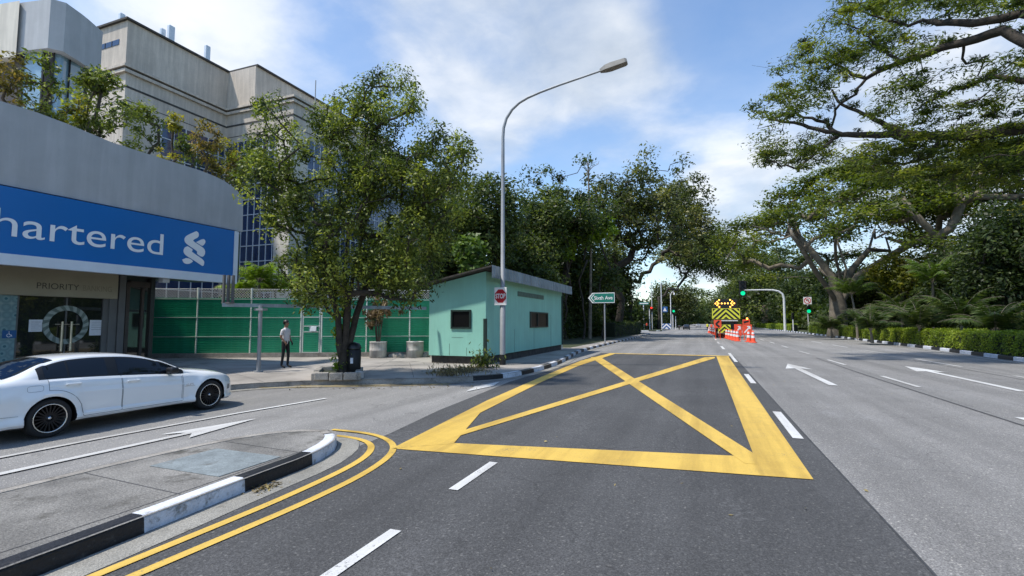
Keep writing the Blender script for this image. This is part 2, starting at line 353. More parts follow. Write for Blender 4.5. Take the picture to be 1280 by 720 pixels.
# ------------------------------------------------------------------ mesh helpers
class MB:
    """Collects shapes, then links them as ONE mesh object."""
    def __init__(s): s.v = []; s.f = []; s.m = []; s.sm = []
    def add(s, verts, faces, mi=0, smooth=False):
        o = len(s.v); s.v.extend([tuple(p) for p in verts])
        for f in faces: s.f.append(tuple(i + o for i in f)); s.m.append(mi); s.sm.append(smooth)
        return s
    def quad(s, *p, mi=0): return s.add(p, [tuple(range(len(p)))], mi)
    def box(s, lo, hi, mi=0, bev=0.0, mtx=None):
        if bev > 0:
            bm = bmesh.new(); bmesh.ops.create_cube(bm, size=1)
            for v in bm.verts: v.co = Vector([(lo[i] + hi[i]) / 2 + v.co[i] * (hi[i] - lo[i]) for i in range(3)])
            bmesh.ops.bevel(bm, geom=list(bm.edges), offset=bev, segments=2, affect='EDGES', profile=0.5)
            bm.verts.index_update()
            vs = [v.co.copy() for v in bm.verts]; fs = [[v.index for v in f.verts] for f in bm.faces]; bm.free()
        else:
            x0, y0, z0 = lo; x1, y1, z1 = hi
            vs = [Vector(p) for p in ((x0, y0, z0), (x1, y0, z0), (x1, y1, z0), (x0, y1, z0), (x0, y0, z1), (x1, y0, z1), (x1, y1, z1), (x0, y1, z1))]
            fs = [(0, 3, 2, 1), (4, 5, 6, 7), (0, 1, 5, 4), (1, 2, 6, 5), (2, 3, 7, 6), (3, 0, 4, 7)]
        if mtx is not None: vs = [mtx @ v for v in vs]
        return s.add(vs, fs, mi)
    def tube(s, pts, r, n=8, mi=0, caps=True):
        pts = [Vector(p) for p in pts]; rs = r if hasattr(r, '__len__') else [r] * len(pts)
        vs = []; fs = []; ref = None
        for i, p in enumerate(pts):
            t = (pts[min(i + 1, len(pts) - 1)] - pts[max(i - 1, 0)])
            t = t.normalized() if t.length > 1e-9 else Vector((0, 0, 1))
            if ref is None: ref = Vector((1, 0, 0)) if abs(t.x) < 0.8 else Vector((0, 1, 0))
            a = (ref - t * ref.dot(t)); a = a.normalized() if a.length > 1e-6 else t.orthogonal().normalized()
            ref = a; b = t.cross(a)
            for k in range(n):
                an = 2 * math.pi * k / n; vs.append(p + (a * math.cos(an) + b * math.sin(an)) * rs[i])
        for i in range(len(pts) - 1):
            for k in range(n):
                fs.append((i * n + k, i * n + (k + 1) % n, (i + 1) * n + (k + 1) % n, (i + 1) * n + k))
        s.add(vs, fs, mi, True)
        if caps and n > 2:
            s.add(vs[:n], [tuple(reversed(range(n)))], mi); s.add(vs[-n:], [tuple(range(n))], mi)
        return s
    def lathe(s, prof, n=24, mi=0, mtx=None, smooth=True):
        """prof: (radius, height) pairs turned about local Z"""
        vs = []; fs = []
        for (r, z) in prof:
            for k in range(n):
                a = 2 * math.pi * k / n; vs.append(Vector((r * math.cos(a), r * math.sin(a), z)))
        for i in range(len(prof) - 1):
            for k in range(n): fs.append((i * n + k, i * n + (k + 1) % n, (i + 1) * n + (k + 1) % n, (i + 1) * n + k))
        if mtx is not None: vs = [mtx @ v for v in vs]
        return s.add(vs, fs, mi, smooth)
    def prism(s, poly, axis, a, b, mi=0):
        """poly of 2D points extruded along axis (0,1,2) from a to b"""
        def P(p, w):
            if axis == 0: return (w, p[0], p[1])
            if axis == 1: return (p[0], w, p[1])
            return (p[0], p[1], w)
        n = len(poly); vs = [P(p, a) for p in poly] + [P(p, b) for p in poly]
        fs = [tuple(range(n))[::-1], tuple(range(n, 2 * n))] + [(i, (i + 1) % n, n + (i + 1) % n, n + i) for i in range(n)]
        return s.add(vs, fs, mi)
    def build(s, name, mats, parent=None, fix=True):
        me = bpy.data.meshes.new(name); me.from_pydata(s.v, [], s.f)
        ms = mats if isinstance(mats, (list, tuple)) else [mats]
        for m in ms: me.materials.append(M[m] if isinstance(m, str) else m)
        me.polygons.foreach_set('material_index', s.m); me.polygons.foreach_set('use_smooth', s.sm)
        me.update()
        if fix:
            bm = bmesh.new(); bm.from_mesh(me); bmesh.ops.recalc_face_normals(bm, faces=bm.faces); bm.to_mesh(me); bm.free()
        o = bpy.data.objects.new(name, me); COL.objects.link(o)
        if parent is not None: o.parent = parent
        return o


def tag(o, label=None, cat=None, group=None, kind=None):
    if label: o['label'] = label
    if cat: o['category'] = cat
    if group: o['group'] = group
    if kind: o['kind'] = kind
    return o


def empty(name, loc, label, cat, group=None, rz=0.0):
    o = bpy.data.objects.new(name, None); COL.objects.link(o); o.location = loc; o.rotation_euler = (0, 0, rz)
    o.empty_display_size = 0.2
    return tag(o, label, cat, group)


def copy_tree(o, parent=None):
    c = o.copy(); COL.objects.link(c)
    if parent is not None: c.parent = parent
    for ch in list(o.children): copy_tree(ch, c)
    return c


def poly_sheet(name, pts, z, m, kind='structure'):
    mb = MB(); mb.add([(p[0], p[1], z) for p in pts], [tuple(range(len(pts)))])
    o = mb.build(name, m, fix=False)
    bm = bmesh.new(); bm.from_mesh(o.data)
    for f in bm.faces:
        f.normal_update()
        if f.normal.z < 0: f.normal_flip()
    bmesh.ops.triangulate(bm, faces=bm.faces); bm.to_mesh(o.data); bm.free()
    o['kind'] = kind
    return o


def resample(pts, step):
    out = [Vector((*pts[0][:2], 0))]; acc = [0.0]
    for a, b in zip(pts[:-1], pts[1:]):
        a = Vector((*a[:2], 0)); b = Vector((*b[:2], 0)); L = (b - a).length; k = max(1, int(L / step))
        for i in range(1, k + 1): out.append(a.lerp(b, i / k)); acc.append(acc[-1] + L / k)
    return out, acc


def ribbon(mb, pts, w, z, mi=0, off=0.0):
    """flat strip of width w along a polyline"""
    P = [Vector((p[0], p[1], 0)) for p in pts]; L = []; R = []
    for i, p in enumerate(P):
        t = (P[min(i + 1, len(P) - 1)] - P[max(i - 1, 0)]).normalized(); nrm = Vector((t.y, -t.x, 0))
        L.append(p + nrm * (off - w / 2)); R.append(p + nrm * (off + w / 2))
    for i in range(len(P) - 1):
        mb.add([(L[i].x, L[i].y, z), (R[i].x, R[i].y, z), (R[i + 1].x, R[i + 1].y, z), (L[i + 1].x, L[i + 1].y, z)], [(0, 1, 2, 3)], mi)


def smooth_line(pts, it=2):
    P = [tuple(p[:2]) for p in pts]
    for _ in range(it):
        Q = [P[0]]
        for a, b in zip(P[:-1], P[1:]):
            Q.append((a[0] * .75 + b[0] * .25, a[1] * .75 + b[1] * .25)); Q.append((a[0] * .25 + b[0] * .75, a[1] * .25 + b[1] * .75))
        Q.append(P[-1]); P = Q
    return P


def text_obj(name, body, height, m, origin, right, up, parent=None, extrude=0.01, align='CENTER', fit=None, bold=0.0):
    """lettering as a mesh; height is the font size, fit = total width wanted"""
    cu = bpy.data.curves.new(name, 'FONT'); cu.body = body; cu.size = 1; cu.align_x = align; cu.extrude = 0; cu.offset = bold
    tmp = bpy.data.objects.new(name + '_tmp', cu); COL.objects.link(tmp)
    dg = bpy.context.evaluated_depsgraph_get(); me = bpy.data.meshes.new_from_object(tmp.evaluated_get(dg))
    bpy.data.objects.remove(tmp); bpy.data.curves.remove(cu)
    n = len(me.vertices); co = np.zeros(n * 3); me.vertices.foreach_get('co', co); co = co.reshape(-1, 3)
    sx = height
    if fit: sx = fit / (co[:, 0].max() - co[:, 0].min())
    r = Vector(right).normalized(); u = Vector(up).normalized(); nn = r.cross(u)
    out = np.outer(co[:, 0] * sx, np.array(r)) + np.outer(co[:, 1] * height, np.array(u)) + np.array(Vector(origin) + nn * extrude)
    me.vertices.foreach_set('co', out.ravel()); me.update(); me.materials.clear(); me.materials.append(M[m]); me.name = name
    o = bpy.data.objects.new(name, me); COL.objects.link(o)
    if parent is not None:
        o.parent = parent; o.matrix_parent_inverse = Matrix.Identity(4)
    return o


# ------------------------------------------------------------------ ground, roads, kerbs, markings
poly_sheet('ground', [(-2500, -800), (2500, -800), (2500, 4000), (-2500, 4000)], -0.03, 'soil')
KERB_R = [(13.3, -60), (13.4, 15), (13.7, 30), (14.35, 42), (14.6, 52), (15.3, 80), (15.9, 110), (16.6, 300), (17, 900)]
poly_sheet('main_road', [(-15, -60)] + KERB_R + [(-7.4, 900), (-7.4, 103), (-70, 103), (-70, 84), (-15, 84)], 0.0, 'road_light')
poly_sheet('road_patch', [(1.3, -60), (13.2, -60), (13.3, 15), (13.55, 29), (1.3, 29)], 0.004, 'road_mid')
poly_sheet('resurfaced_lane', [(-5.6, -60), (1.5, -60), (1.5, 9), (1.58, 29), (-5.5, 29), (-5.35, 20.5), (-5.45, 14.0), (-5.25, 11.6), (-5.05, 9.0), (-4.75, 6.9), (-4.6, 5.0)], 0.008, 'road_dark')
mb = MB(); ribbon(mb, [(1.51, -60), (1.51, 9), (1.59, 29)], 0.02, 0.012); ribbon(mb, [(5.15, -60), (5.2, 20), (5.4, 29)], 0.04, 0.012); ribbon(mb, [(9.35, -60), (9.4, 29)], 0.03, 0.012)
ribbon(mb, [(1.5, 29), (13.5, 29)], 0.04, 0.012)
ribbon(mb, [(-5.7, 29.02), (1.5, 29.02)], 0.03, 0.012)
o = mb.build('road_seam', 'seam'); o['kind'] = 'structure'

KERB_L = smooth_line([(-11.9, -60), (-11.9, 6), (-11.85, 9.0), (-11.5, 10.2), (-9.9, 11.62), (-8.27, 12.44), (-7.0, 13.3)], 2) + \
    smooth_line([(-6.58, 13.85), (-6.05, 14.5), (-5.72, 15.7), (-5.6, 18), (-5.75, 21), (-6.2, 24.5), (-6.7, 28), (-7, 34), (-7, 50), (-7, 78), (-8, 81.5), (-12, 83.8), (-70, 84)], 2)
poly_sheet('pavement', KERB_L + [(-70, -60)], 0.15, 'pavement')
poly_sheet('verge', [(-11, 31.5), (-8.0, 31.5), (-8.0, 78), (-12, 82.5), (-70, 82.5), (-70, 24), (-24, 24), (-24.5, 16.5), (-11, 23.2)], 0.156, 'soil')
poly_sheet('far_pavement', [(-70, 103.2), (-12, 103.2), (-8.4, 104.3), (-7.6, 107), (-7.6, 900), (-200, 900), (-200, 103.2)], 0.15, 'soil')
poly_sheet('right_verge', [(p[0] + 0.1, p[1]) for p in KERB_R] + [(300, 900), (300, -60)], 0.13, 'soil')

ISLE = smooth_line([(-4.3, -30), (-4.38, 1), (-4.47, 2.9), (-4.56, 4.0), (-4.61, 5.0), (-4.80, 5.62), (-5.05, 5.98)], 1) + \
    smooth_line([(-5.4, 6.2), (-5.9, 6.05), (-6.3, 5.5), (-6.48, 4.6), (-6.55, 3.5), (-6.55, -30)], 1)
poly_sheet('traffic_island', ISLE, 0.148, 'concrete')


def kerb(name, line, seg, first, paintz=None, w=0.16, top=0.155, phase=0.0, step=0.12, inward=1):
    """raised kerb with rounded outer edge; alternating paint, or plain where painted(s) is False"""
    P, acc = resample(line, step); mb = MB(); pr = []
    for i, p in enumerate(P):
        t = (P[min(i + 1, len(P) - 1)] - P[max(i - 1, 0)]).normalized(); nn = Vector((-t.y, t.x, 0)) * inward    # towards the pavement
        pr.append([p + Vector((0, 0, 0)), p + nn * 0.012 + Vector((0, 0, top - 0.03)), p + nn * 0.025 + Vector((0, 0, top - 0.008)), p + nn * 0.045 + Vector((0, 0, top)), p + nn * w + Vector((0, 0, top)), p + nn * w + Vector((0, 0, 0.0))])
    for i in range(len(P) - 1):
        s = (acc[i] + acc[i + 1]) / 2
        if paintz and not (paintz[0] <= s <= paintz[1]): mi = 2
        else: mi = (int(math.floor((s - phase) / seg)) + first) % 2
        for k in range(5): mb.add([pr[i][k], pr[i][k + 1], pr[i + 1][k + 1], pr[i + 1][k]], [(0, 1, 2, 3)], mi)
    for e in (0, -1): mb.add(pr[e], [tuple(range(6))], 2)
    o = mb.build(name, ['kerb_black', 'kerb_white', 'kerb_grey']); o['kind'] = 'structure'
    return o


def arc_at(line, pt, step=0.12):
    P, acc = resample(line, step); return min(zip(acc, P), key=lambda q: (q[1] - Vector((pt[0], pt[1], 0))).length)[0]


s0 = arc_at(ISLE, (-4.47, 2.88)); s1 = arc_at(ISLE, (-5.15, 6.05))
kerb('island_kerb', ISLE, 1.08, 1, (0, s1), phase=s0, step=0.05)
s0 = arc_at(KERB_L, (-6.58, 13.85)); sa = arc_at(KERB_L, (-8, 81.5))
kerb('pavement_kerb', KERB_L, 1.12, 0, (s0, sa), phase=s0)
KL = KERB_L
kerb('roadside_kerb', [(a, b) for a, b in KERB_R[:-1]], 1.5, 0, None, top=0.19, step=0.3, inward=-1, phase=0.4)
kerb('far_kerb', [(-70, 103), (-12, 103), (-8.2, 104.2), (-7.4, 107), (-7.4, 160)], 1.5, 0, None, step=0.3, phase=0.2, inward=1)

mb = MB(); ribbon(mb, [p for p in ISLE[:-4]], 0.30, 0.0125, off=0.17); o = mb.build('gutter', 'gutter'); o['kind'] = 'structure'
mb = MB(); ribbon(mb, KERB_L[:-10], 0.30, 0.0125, off=0.17); o = mb.build('gutter', 'gutter'); o['kind'] = 'structure'

mb = MB()
for y in (-2, 1.1, 3.4, 5.0): ribbon(mb, [(-6.5, y + .1), (-4.72, y)], 0.012, 0.1505)
ribbon(mb, [(-4.73, -8), (-4.74, 2.9), (-4.84, 5.2)], 0.010, 0.1507)
o = mb.build('slab_joint', 'seam'); o['kind'] = 'structure'
mb = MB()
for k in range(-14, 10): ribbon(mb, [(-11.95 - .2, k * 2.4 - 2), (-18.5, k * 2.4 - 2)], 0.014, 0.1525)
for a, b in (((-11.3, 10.4), (-19, 14.2)), ((-9.6, 12.0), (-13.2, 19.5)), ((-8.1, 12.9), (-11.2, 17.5)), ((-14.5, 9), (-14.5, 15)), ((-17.5, 13.6), (-8.4, 17.2))): ribbon(mb, [a, b], 0.014, 0.1528)
o = mb.build('paving_joint', 'seam'); o['kind'] = 'structure'
ZM = 0.0165
# double yellow lines round the island
mb = MB()
inn = smooth_line([(-4.12, -30), (-4.08, 1), (-4.03, 3.0), (-4.02, 4.0), (-4.10, 5.1), (-4.28, 5.75), (-4.62, 6.22), (-5.15, 6.42), (-5.9, 6.4)], 2)
out_ = smooth_line([(-3.92, -30), (-3.86, 1), (-3.76, 3.0), (-3.71, 4.0), (-3.76, 5.0), (-3.98, 5.85), (-4.35, 6.38), (-4.98, 6.74), (-5.8, 6.75)], 2)
ribbon(mb, inn, 0.095, ZM); ribbon(mb, out_, 0.095, ZM)
o = mb.build('double_yellow_line', 'yellow_line'); o['kind'] = 'structure'
mb = MB()
ribbon(mb, [(-6.68, -30), (-6.68, 4.7), (-6.5, 5.6)], 0.10, ZM)
ribbon(mb, smooth_line([(-11.5, 10.5), (-9.75, 11.4), (-8.15, 12.2), (-6.9, 13.0)], 2), 0.08, ZM); ribbon(mb, smooth_line([(-11.4, 10.2), (-9.66, 11.17), (-8.05, 11.95), (-6.8, 12.75)], 2), 0.08, ZM)
o = mb.build('faded_yellow_line', 'old_yellow'); o['kind'] = 'structure'

# yellow box
mb = MB()
def yq(*pts): mb.add([(p[0], p[1], ZM) for p in pts], [tuple(range(len(pts)))])
A = onz(490, 562); B = onz(1017, 601); C = onz(910.5, 446); Dd = (-5.05, 28.6)
Bi = (0.62, 7.28); Ci = (0.72, 28.2)
yq(A, B, (0.68, 7.42), (-3.55, 6.62))                                     # near edge
yq(B, C, Ci, (0.62, 7.36))                                               # right edge
yq((-5.0, 29.0), (-5.0, 28.5), (1.38, 28.4), (1.38, 28.95))              # far edge
yq(A, (-3.9, 6.25), (-3.45, 6.6), (-4.12, 9.0), (-4.5, 14.0), (-4.75, 20.0), (-4.6, 28.5), (-5.0, 28.5), (-5.28, 22.9), (-4.95, 15.8), (-4.62, 10.5))   # left edge
yq(onz(549, 553.8), onz(553.5, 547), onz(881, 447), onz(893.5, 446.6), onz(893.5, 448.2))      # diagonal
yq(onz(750, 446.5), onz(738, 446.8), onz(931, 581), onz(945, 582), onz(945.5, 570.5))  # diagonal
bm = bmesh.new(); o = mb.build('yellow_box_marking', 'yellow_line', fix=False); o['kind'] = 'structure'
bm.from_mesh(o.data)
for i, f in enumerate(bm.faces):
    for v in f.verts: v.co.z = ZM + 0.0006 * i
    f.normal_update()
    if f.normal.z < 0: f.normal_flip()
bmesh.ops.triangulate(bm, faces=bm.faces); bm.to_mesh(o.data); bm.free()

# white markings
mb = MB()
def dash(x, y0, y1, w=0.11): ribbon(mb, [(x, y0), (x, y1)], w, ZM)
for k in range(-6, 1): dash(-2.5, 3.05 + 2.55 * k - 0.85, 3.05 + 2.55 * k + 0.68)
dash(-2.52, 4.82, 5.93)
for y0, y1 in ((8.8, 11.25), (16.2, 18.95), (24.6, 31.5)): ribbon(mb, [(1.36 + (y0 - 8.8) * .006, y0), (1.36 + (y1 - 8.8) * .006, y1)], 0.15, ZM)
for k in range(-5, 1): ribbon(mb, [(1.24, 2.0 + k * 7.6), (1.24, 4.4 + k * 7.6 - 3)], 0.15, ZM)
y = 36
while y < 260: dash(1.4, y, y + 4.5, 0.16); y += 9
for k in range(-5, 40): dash(5.55 + (0.3 if k > 4 else 0.05 * k if k > 0 else 0), 9.2 + 7.7 * k, 9.2 + 7.7 * k + 3.0, 0.13)
for k in range(-5, 35): dash(9.78, 17.0 + 8.2 * k, 17.0 + 8.2 * k + 4.6, 0.13)
ribbon(mb, [(p[0] - 0.55, p[1]) for p in KERB_R], 0.10, ZM)
# side-road lane line and stop line
ribbon(mb, [(-8.8, -30), (-8.72, 5.0), (-8.58, 7.3), (-8.3, 9.4)], 0.10, ZM)
mb.add([(-5.95, 12.6, ZM), (-5.72, 13.9, ZM), (-5.50, 12.9, ZM), (-5.72, 11.6, ZM)], [(0, 1, 2, 3)])
ribbon(mb, [(-7.0, 80), (1.0, 80)], 0.3, ZM)
def arrow(cx, y0, y1, w=0.17, hw=0.42, hl=2.4):
    mb.add([(cx - w / 2, y0, ZM), (cx + w / 2, y0, ZM), (cx + w / 2, y1 - hl, ZM), (cx - w / 2, y1 - hl, ZM)], [(0, 1, 2, 3)])
    mb.add([(cx - w / 2, y1 - hl, ZM), (cx + w / 2, y1 - hl, ZM), (cx + hw, y1 - hl * 1.02 - 0.2, ZM), (cx, y1, ZM), (cx - hw, y1 - hl * 1.02 - 0.2, ZM)], [(0, 1, 2, 3, 4)])
arrow(3.48, 16.5, 24.4, 0.22, 0.46); arrow(7.76, 16.8, 24.8, 0.2, 0.46)
arrow(-7.78, 3.2, 7.0, 0.13, 0.32, 1.3)
o = mb.build('white_road_marking', 'white_line', fix=False); o['kind'] = 'structure'
bm = bmesh.new(); bm.from_mesh(o.data)
for f in bm.faces:
    f.normal_update()
    if f.normal.z < 0: f.normal_flip()
bmesh.ops.triangulate(bm, faces=bm.faces); bm.to_mesh(o.data); bm.free()


# ------------------------------------------------------------------ foliage machinery
def leaf_mesh(name, cent, axis_l, axis_w, var, m, parent=None, fold=0.0):
    """one diamond per leaf: cent, half-length vector, half-width vector, colour value"""
    N = len(cent); v = np.empty((N, 4, 3))
    v[:, 0] = cent - axis_l; v[:, 1] = cent + axis_w - axis_l * 0.1; v[:, 2] = cent + axis_l; v[:, 3] = cent - axis_w - axis_l * 0.1
    me = bpy.data.meshes.new(name); me.vertices.add(N * 4); me.vertices.foreach_set('co', v.ravel())
    me.loops.add(N * 4); me.loops.foreach_set('vertex_index', np.arange(N * 4, dtype=np.int32))
    me.polygons.add(N); me.polygons.foreach_set('loop_start', np.arange(0, N * 4, 4, dtype=np.int32))
    at = me.attributes.new('var', 'FLOAT', 'FACE'); at.data.foreach_set('value', np.clip(var, 0, 1).astype(np.float32))
    me.materials.append(M[m]); me.update(); me.validate()
    o = bpy.data.objects.new(name, me); COL.objects.link(o)
    if parent is not None: o.parent = parent
    return o


def scatter(rng, centers, radii, per, size, up=0.5, aspect=0.45, flat=1.0, base_var=0.45, spread=0.25, shell=0.5, jitter=0.3, horiz=0.0):
    """leaves round clump centres; returns arrays for leaf_mesh"""
    C = np.repeat(centers, per, axis=0); R = np.repeat(radii, per, axis=0)
    N = len(C)
    dirs = rng.normal(size=(N, 3)); dirs /= np.linalg.norm(dirs, axis=1)[:, None]
    rad = rng.random(N) ** (shell)
    P = C + dirs * rad[:, None] * R
    nrm = dirs * 0.6 + rng.normal(size=(N, 3)) * 0.6 + np.array([0, 0, up * 1.6]); nrm /= np.linalg.norm(nrm, axis=1)[:, None]
    tl = rng.normal(size=(N, 3)) + dirs * 0.8; tl[:, 2] *= (1 - horiz); tl -= nrm * np.sum(tl * nrm, axis=1)[:, None]; tl /= np.linalg.norm(tl, axis=1)[:, None]
    tw = np.cross(nrm, tl)
    s = size * (1 + jitter * rng.normal(size=N)).clip(0.4, 2)
    cv = np.repeat(rng.normal(base_var, spread * 0.6, size=len(centers)), per)
    var = cv + rng.normal(0, spread * 0.5, size=N)
    return P, tl * (s / 2)[:, None], tw * (s * aspect / 2)[:, None], var


def skeleton(rng, clumps, trunk_nodes, trunk_r, wiggle=0.08, power=2.3, up_pull=0.25, tip_r=0.02, origin=None, stems=None, cap=None):
    """greedy branching from the trunk to every clump; returns list of (points, radii)"""
    nodes = [np.array(p, float) for p in trunk_nodes]; parent = [i - 1 for i in range(len(nodes))]
    base_n = max(1, len(nodes) - 3); allowed_from = base_n
    if stems:
        allowed_from = len(nodes)
        for (root_i, pts) in stems:
            prev = root_i
            for p in pts: nodes.append(np.array(p, float)); parent.append(prev); prev = len(nodes) - 1
    org = np.array(origin if origin is not None else trunk_nodes[-1], float)
    order = np.argsort(np.linalg.norm(clumps - org, axis=1))
    tips = []
    for ci in order:
        c = clumps[ci]; A = np.array(nodes[allowed_from:]); dv = c - A; dist = np.linalg.norm(dv, axis=1) + 1e-6
        cost = dist * (1 + 0.6 * np.clip(-dv[:, 2] / dist, 0, 1)) + 0.25 * np.linalg.norm(A - org, axis=1)
        j = int(np.argmin(cost)) + allowed_from; a = nodes[j]; L = dist[j - allowed_from]
        k = 2 if L < 1.2 else 3 if L < 4 else 5
        prev = j
        for q in range(1, k + 1):
            f = q / k; p = a + (c - a) * f; arch = math.sin(f * math.pi) * L
            p = p + rng.normal(size=3) * L * wiggle * (1 if q < k else 0) + np.array([0, 0, -arch * up_pull * 0.3])
            nodes.append(p); parent.append(prev); prev = len(nodes) - 1
        tips.append(prev)
    n = len(nodes); w = np.zeros(n)
    for tp in tips: w[tp] += 1
    kids = [[] for _ in range(n)]
    for i in range(n - 1, -1, -1):
        if parent[i] >= 0: kids[parent[i]].append(i)
    for i in range(n - 1, -1, -1):
        if parent[i] >= 0: w[parent[i]] += w[i]
    W = max(w[0], 1); rad = np.maximum(tip_r, trunk_r * (np.maximum(w, 0.3) / W) ** (1 / power))
    if cap: rad[len(trunk_nodes):] = np.minimum(rad[len(trunk_nodes):], cap)
    chains = []; stack = [0]
    seen = set()
    while stack:
        s = stack.pop(); pts = []; rr = []
        if parent[s] >= 0: pts.append(nodes[parent[s]]); rr.append(rad[s])
        i = s
        while True:
            pts.append(nodes[i]); rr.append(rad[i])
            if not kids[i]: break
            best = max(kids[i], key=lambda q: w[q])
            for q in kids[i]:
                if q != best: stack.append(q)
            i = best
        chains.append((pts, rr))
    return chains


def ellip_points(rng, n, center, rad, lo=-1.0, shell=0.45, noise=0.0):
    """points in an ellipsoid, biased outwards, z above lo"""
    out = []
    while len(out) < n:
        d = rng.normal(size=3); d /= np.linalg.norm(d); r = rng.random() ** shell
        p = d * r * (1 + noise * rng.normal())
        if p[2] < lo: continue
        out.append(np.array(center) + p * np.array(rad))
    return np.array(out)


def make_tree(name, label, base, height, clumps, clump_r, per, leaf, lmat, bmat='bark', trunk_r=0.2, fork=0.35, seed=1, group=None, cat='tree', up=0.5, aspect=0.45,
              base_var=0.45, spread=0.3, lean=(0, 0), tip_r=0.015, shell=0.5, sides=6, flat=1.0, wiggle=0.08, trunk_nodes=None, flare=1.5, horiz=0.0, stems=None, power=2.3, cap=None):
    rng = np.random.default_rng(seed); base = Vector(base)
    root = empty(name, base, label, cat, group)
    b = np.zeros(3); cl = np.asarray(clumps) - np.array(base)
    if trunk_nodes is None:
        top = np.array([lean[0], lean[1], height * fork]); trunk_nodes = [b + (top - b) * f + rng.normal(size=3) * np.array([1, 1, 0]) * 0.03 * height * fork * (0 < f < 1) for f in (0, .12, .35, .6, .8, 1)]
    ch = skeleton(rng, cl, trunk_nodes, trunk_r, tip_r=tip_r, wiggle=wiggle, stems=stems, power=power, cap=cap)
    mb = MB()
    for i, (pts, rr) in enumerate(ch):
        rr = list(rr)
        if i == 0: rr[0] *= flare; rr[1] *= 1 + (flare - 1) * 0.35
        mb.tube(pts, rr, sides + (4 if i == 0 else 0), caps=False)
    mb.build('trunk', bmat, root, fix=False)
    R = np.asarray(clump_r, float)
    if R.ndim == 1: R = np.tile(R, (len(cl), 1))
    R = R * rng.uniform(0.7, 1.3, size=(len(cl), 1))
    leaf_mesh('crown', *scatter(rng, cl, R, per, leaf, up, aspect, flat, base_var, spread, shell, horiz=horiz), lmat, root)
    return root


# ------------------------------------------------------------------ bank building
XS = -17.0                                            # plane of the shop sign
pE_t, pE_b = onx(296, 290, XS), onx(293, 355, XS)
SZ0, SZ1, SY1 = pE_b.z, pE_t.z, (pE_t.y + pE_b.y) / 2
XF = -18.7
bank = empty('bank_building', (XS, 0, 0), 'grey bank branch with curved parapet, long blue sign and planted roof terrace', 'bank')
BO = Vector((XS, 0, 0))
class BB(MB):
    """shapes given in world coordinates, stored relative to a thing's base"""
    def __init__(s, org): super().__init__(); s.org = Vector(org)
    def add(s, verts, faces, mi=0, smooth=False): return super().add([Vector(p) - s.org for p in verts], faces, mi, smooth)
mb = BB(BO)
prof = [(-30, SZ1 + 0.05), (-30, 7.75)] + [(onx(u, v, XS).y, onx(u, v, XS).z) for u, v in ((0, 126), (45, 140), (85, 155), (140, 178), (212, 201), (250, 213), (268, 220), (280, 226), (290, 232.5), (297, 238.5), (302, 246), (304, 254))] + [(onx(304, 270, XS).y, SZ1 + 0.05)]
mb.prism(prof, 0, XS - 0.35, XS)
mb.build('parapet', 'bank_wall', bank)
yE = prof[-1][0]
mb = BB(BO); mb.box((-45, -30, SZ0 + 0.25), (XS - 0.36, yE - 0.25, 6.85)); mb.box((XS - 0.3, -30, SZ0 + 0.02), (XS - 0.06, SY1 - 0.05, SZ1 - 0.02))
mb.build('upper_wall', 'bank_wall', bank)
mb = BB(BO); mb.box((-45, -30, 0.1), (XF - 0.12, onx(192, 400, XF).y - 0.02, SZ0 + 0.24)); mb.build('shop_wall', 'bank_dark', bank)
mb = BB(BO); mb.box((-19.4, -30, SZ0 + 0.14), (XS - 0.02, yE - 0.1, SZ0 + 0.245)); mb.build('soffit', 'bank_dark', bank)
mb = BB(BO); mb.box((XS - 0.32, SY1 + 0.03, SZ0 + 0.05), (XS - 0.03, yE - 0.02, SZ1 + 0.045), bev=0.1); mb.build('glass_corner', 'mirror_green', bank)
sgn = None
mb = BB(BO); mb.box((XS - 0.05, -30, SZ0 + 0.30), (XS + 0.10, SY1 - 0.18, SZ1)); sgn = mb.build('sign_panel', 'blue_sign', bank)
mb = BB(BO); mb.box((XS - 0.05, -30, SZ0), (XS + 0.13, SY1, SZ0 + 0.297), bev=0.01); mb.box((XS - 0.05, SY1 - 0.177, SZ0 + 0.299), (XS + 0.13, SY1, SZ1), bev=0.01)
mb.build('sign_frame', 'sign_edge', sgn)
# lettering: fit the visible word, then set the whole name right-aligned at the same scale
y_d = onx(203.5, 318, XS).y; y_h = onx(-7, 290, XS).y; zb_ = onx(200, 319.0, XS).z; hgt = (onx(198, 291, XS).z - zb_)
size = hgt / 0.73
def text_width(s_):
    cu = bpy.data.curves.new('t', 'FONT'); cu.body = s_; cu.size = 1; ob = bpy.data.objects.new('t', cu); COL.objects.link(ob)
    me = bpy.data.meshes.new_from_object(ob.evaluated_get(bpy.context.evaluated_depsgraph_get())); xs = [v.co.x for v in me.vertices]
    bpy.data.objects.remove(ob); bpy.data.meshes.remove(me); return max(xs) - min(xs)
full = 'standard chartered'
kx = (y_d - y_h) / text_width('hartered')
t_ = text_obj('lettering', full, size, 'sign_white', (0.115 + XS - BO.x, y_d, zb_), (0, 1, 0), (0, 0, 1), sgn, 0.0, 'RIGHT', fit=kx * text_width(full), bold=0.0)
mb = BB(BO)
def px_stroke(pts, w, dx=0.115):
    """a band drawn through photo points lying on the sign's plane"""
    P = [onx(u / 4, 180 + v / 4, XS) for u, v in smooth_line(pts, 2)]
    for i in range(len(P) - 1):
        a, b = P[i], P[i + 1]; t = (b - a).normalized(); nn = Vector((0, -t.z, t.y)) * w / 2; e = t * 0.012
        mb.add([(XS + dx, *(a - e - nn).yz), (XS + dx, *(b + e - nn).yz), (XS + dx, *(b + e + nn).yz), (XS + dx, *(a - e + nn).yz)], [(0, 1, 2, 3)])
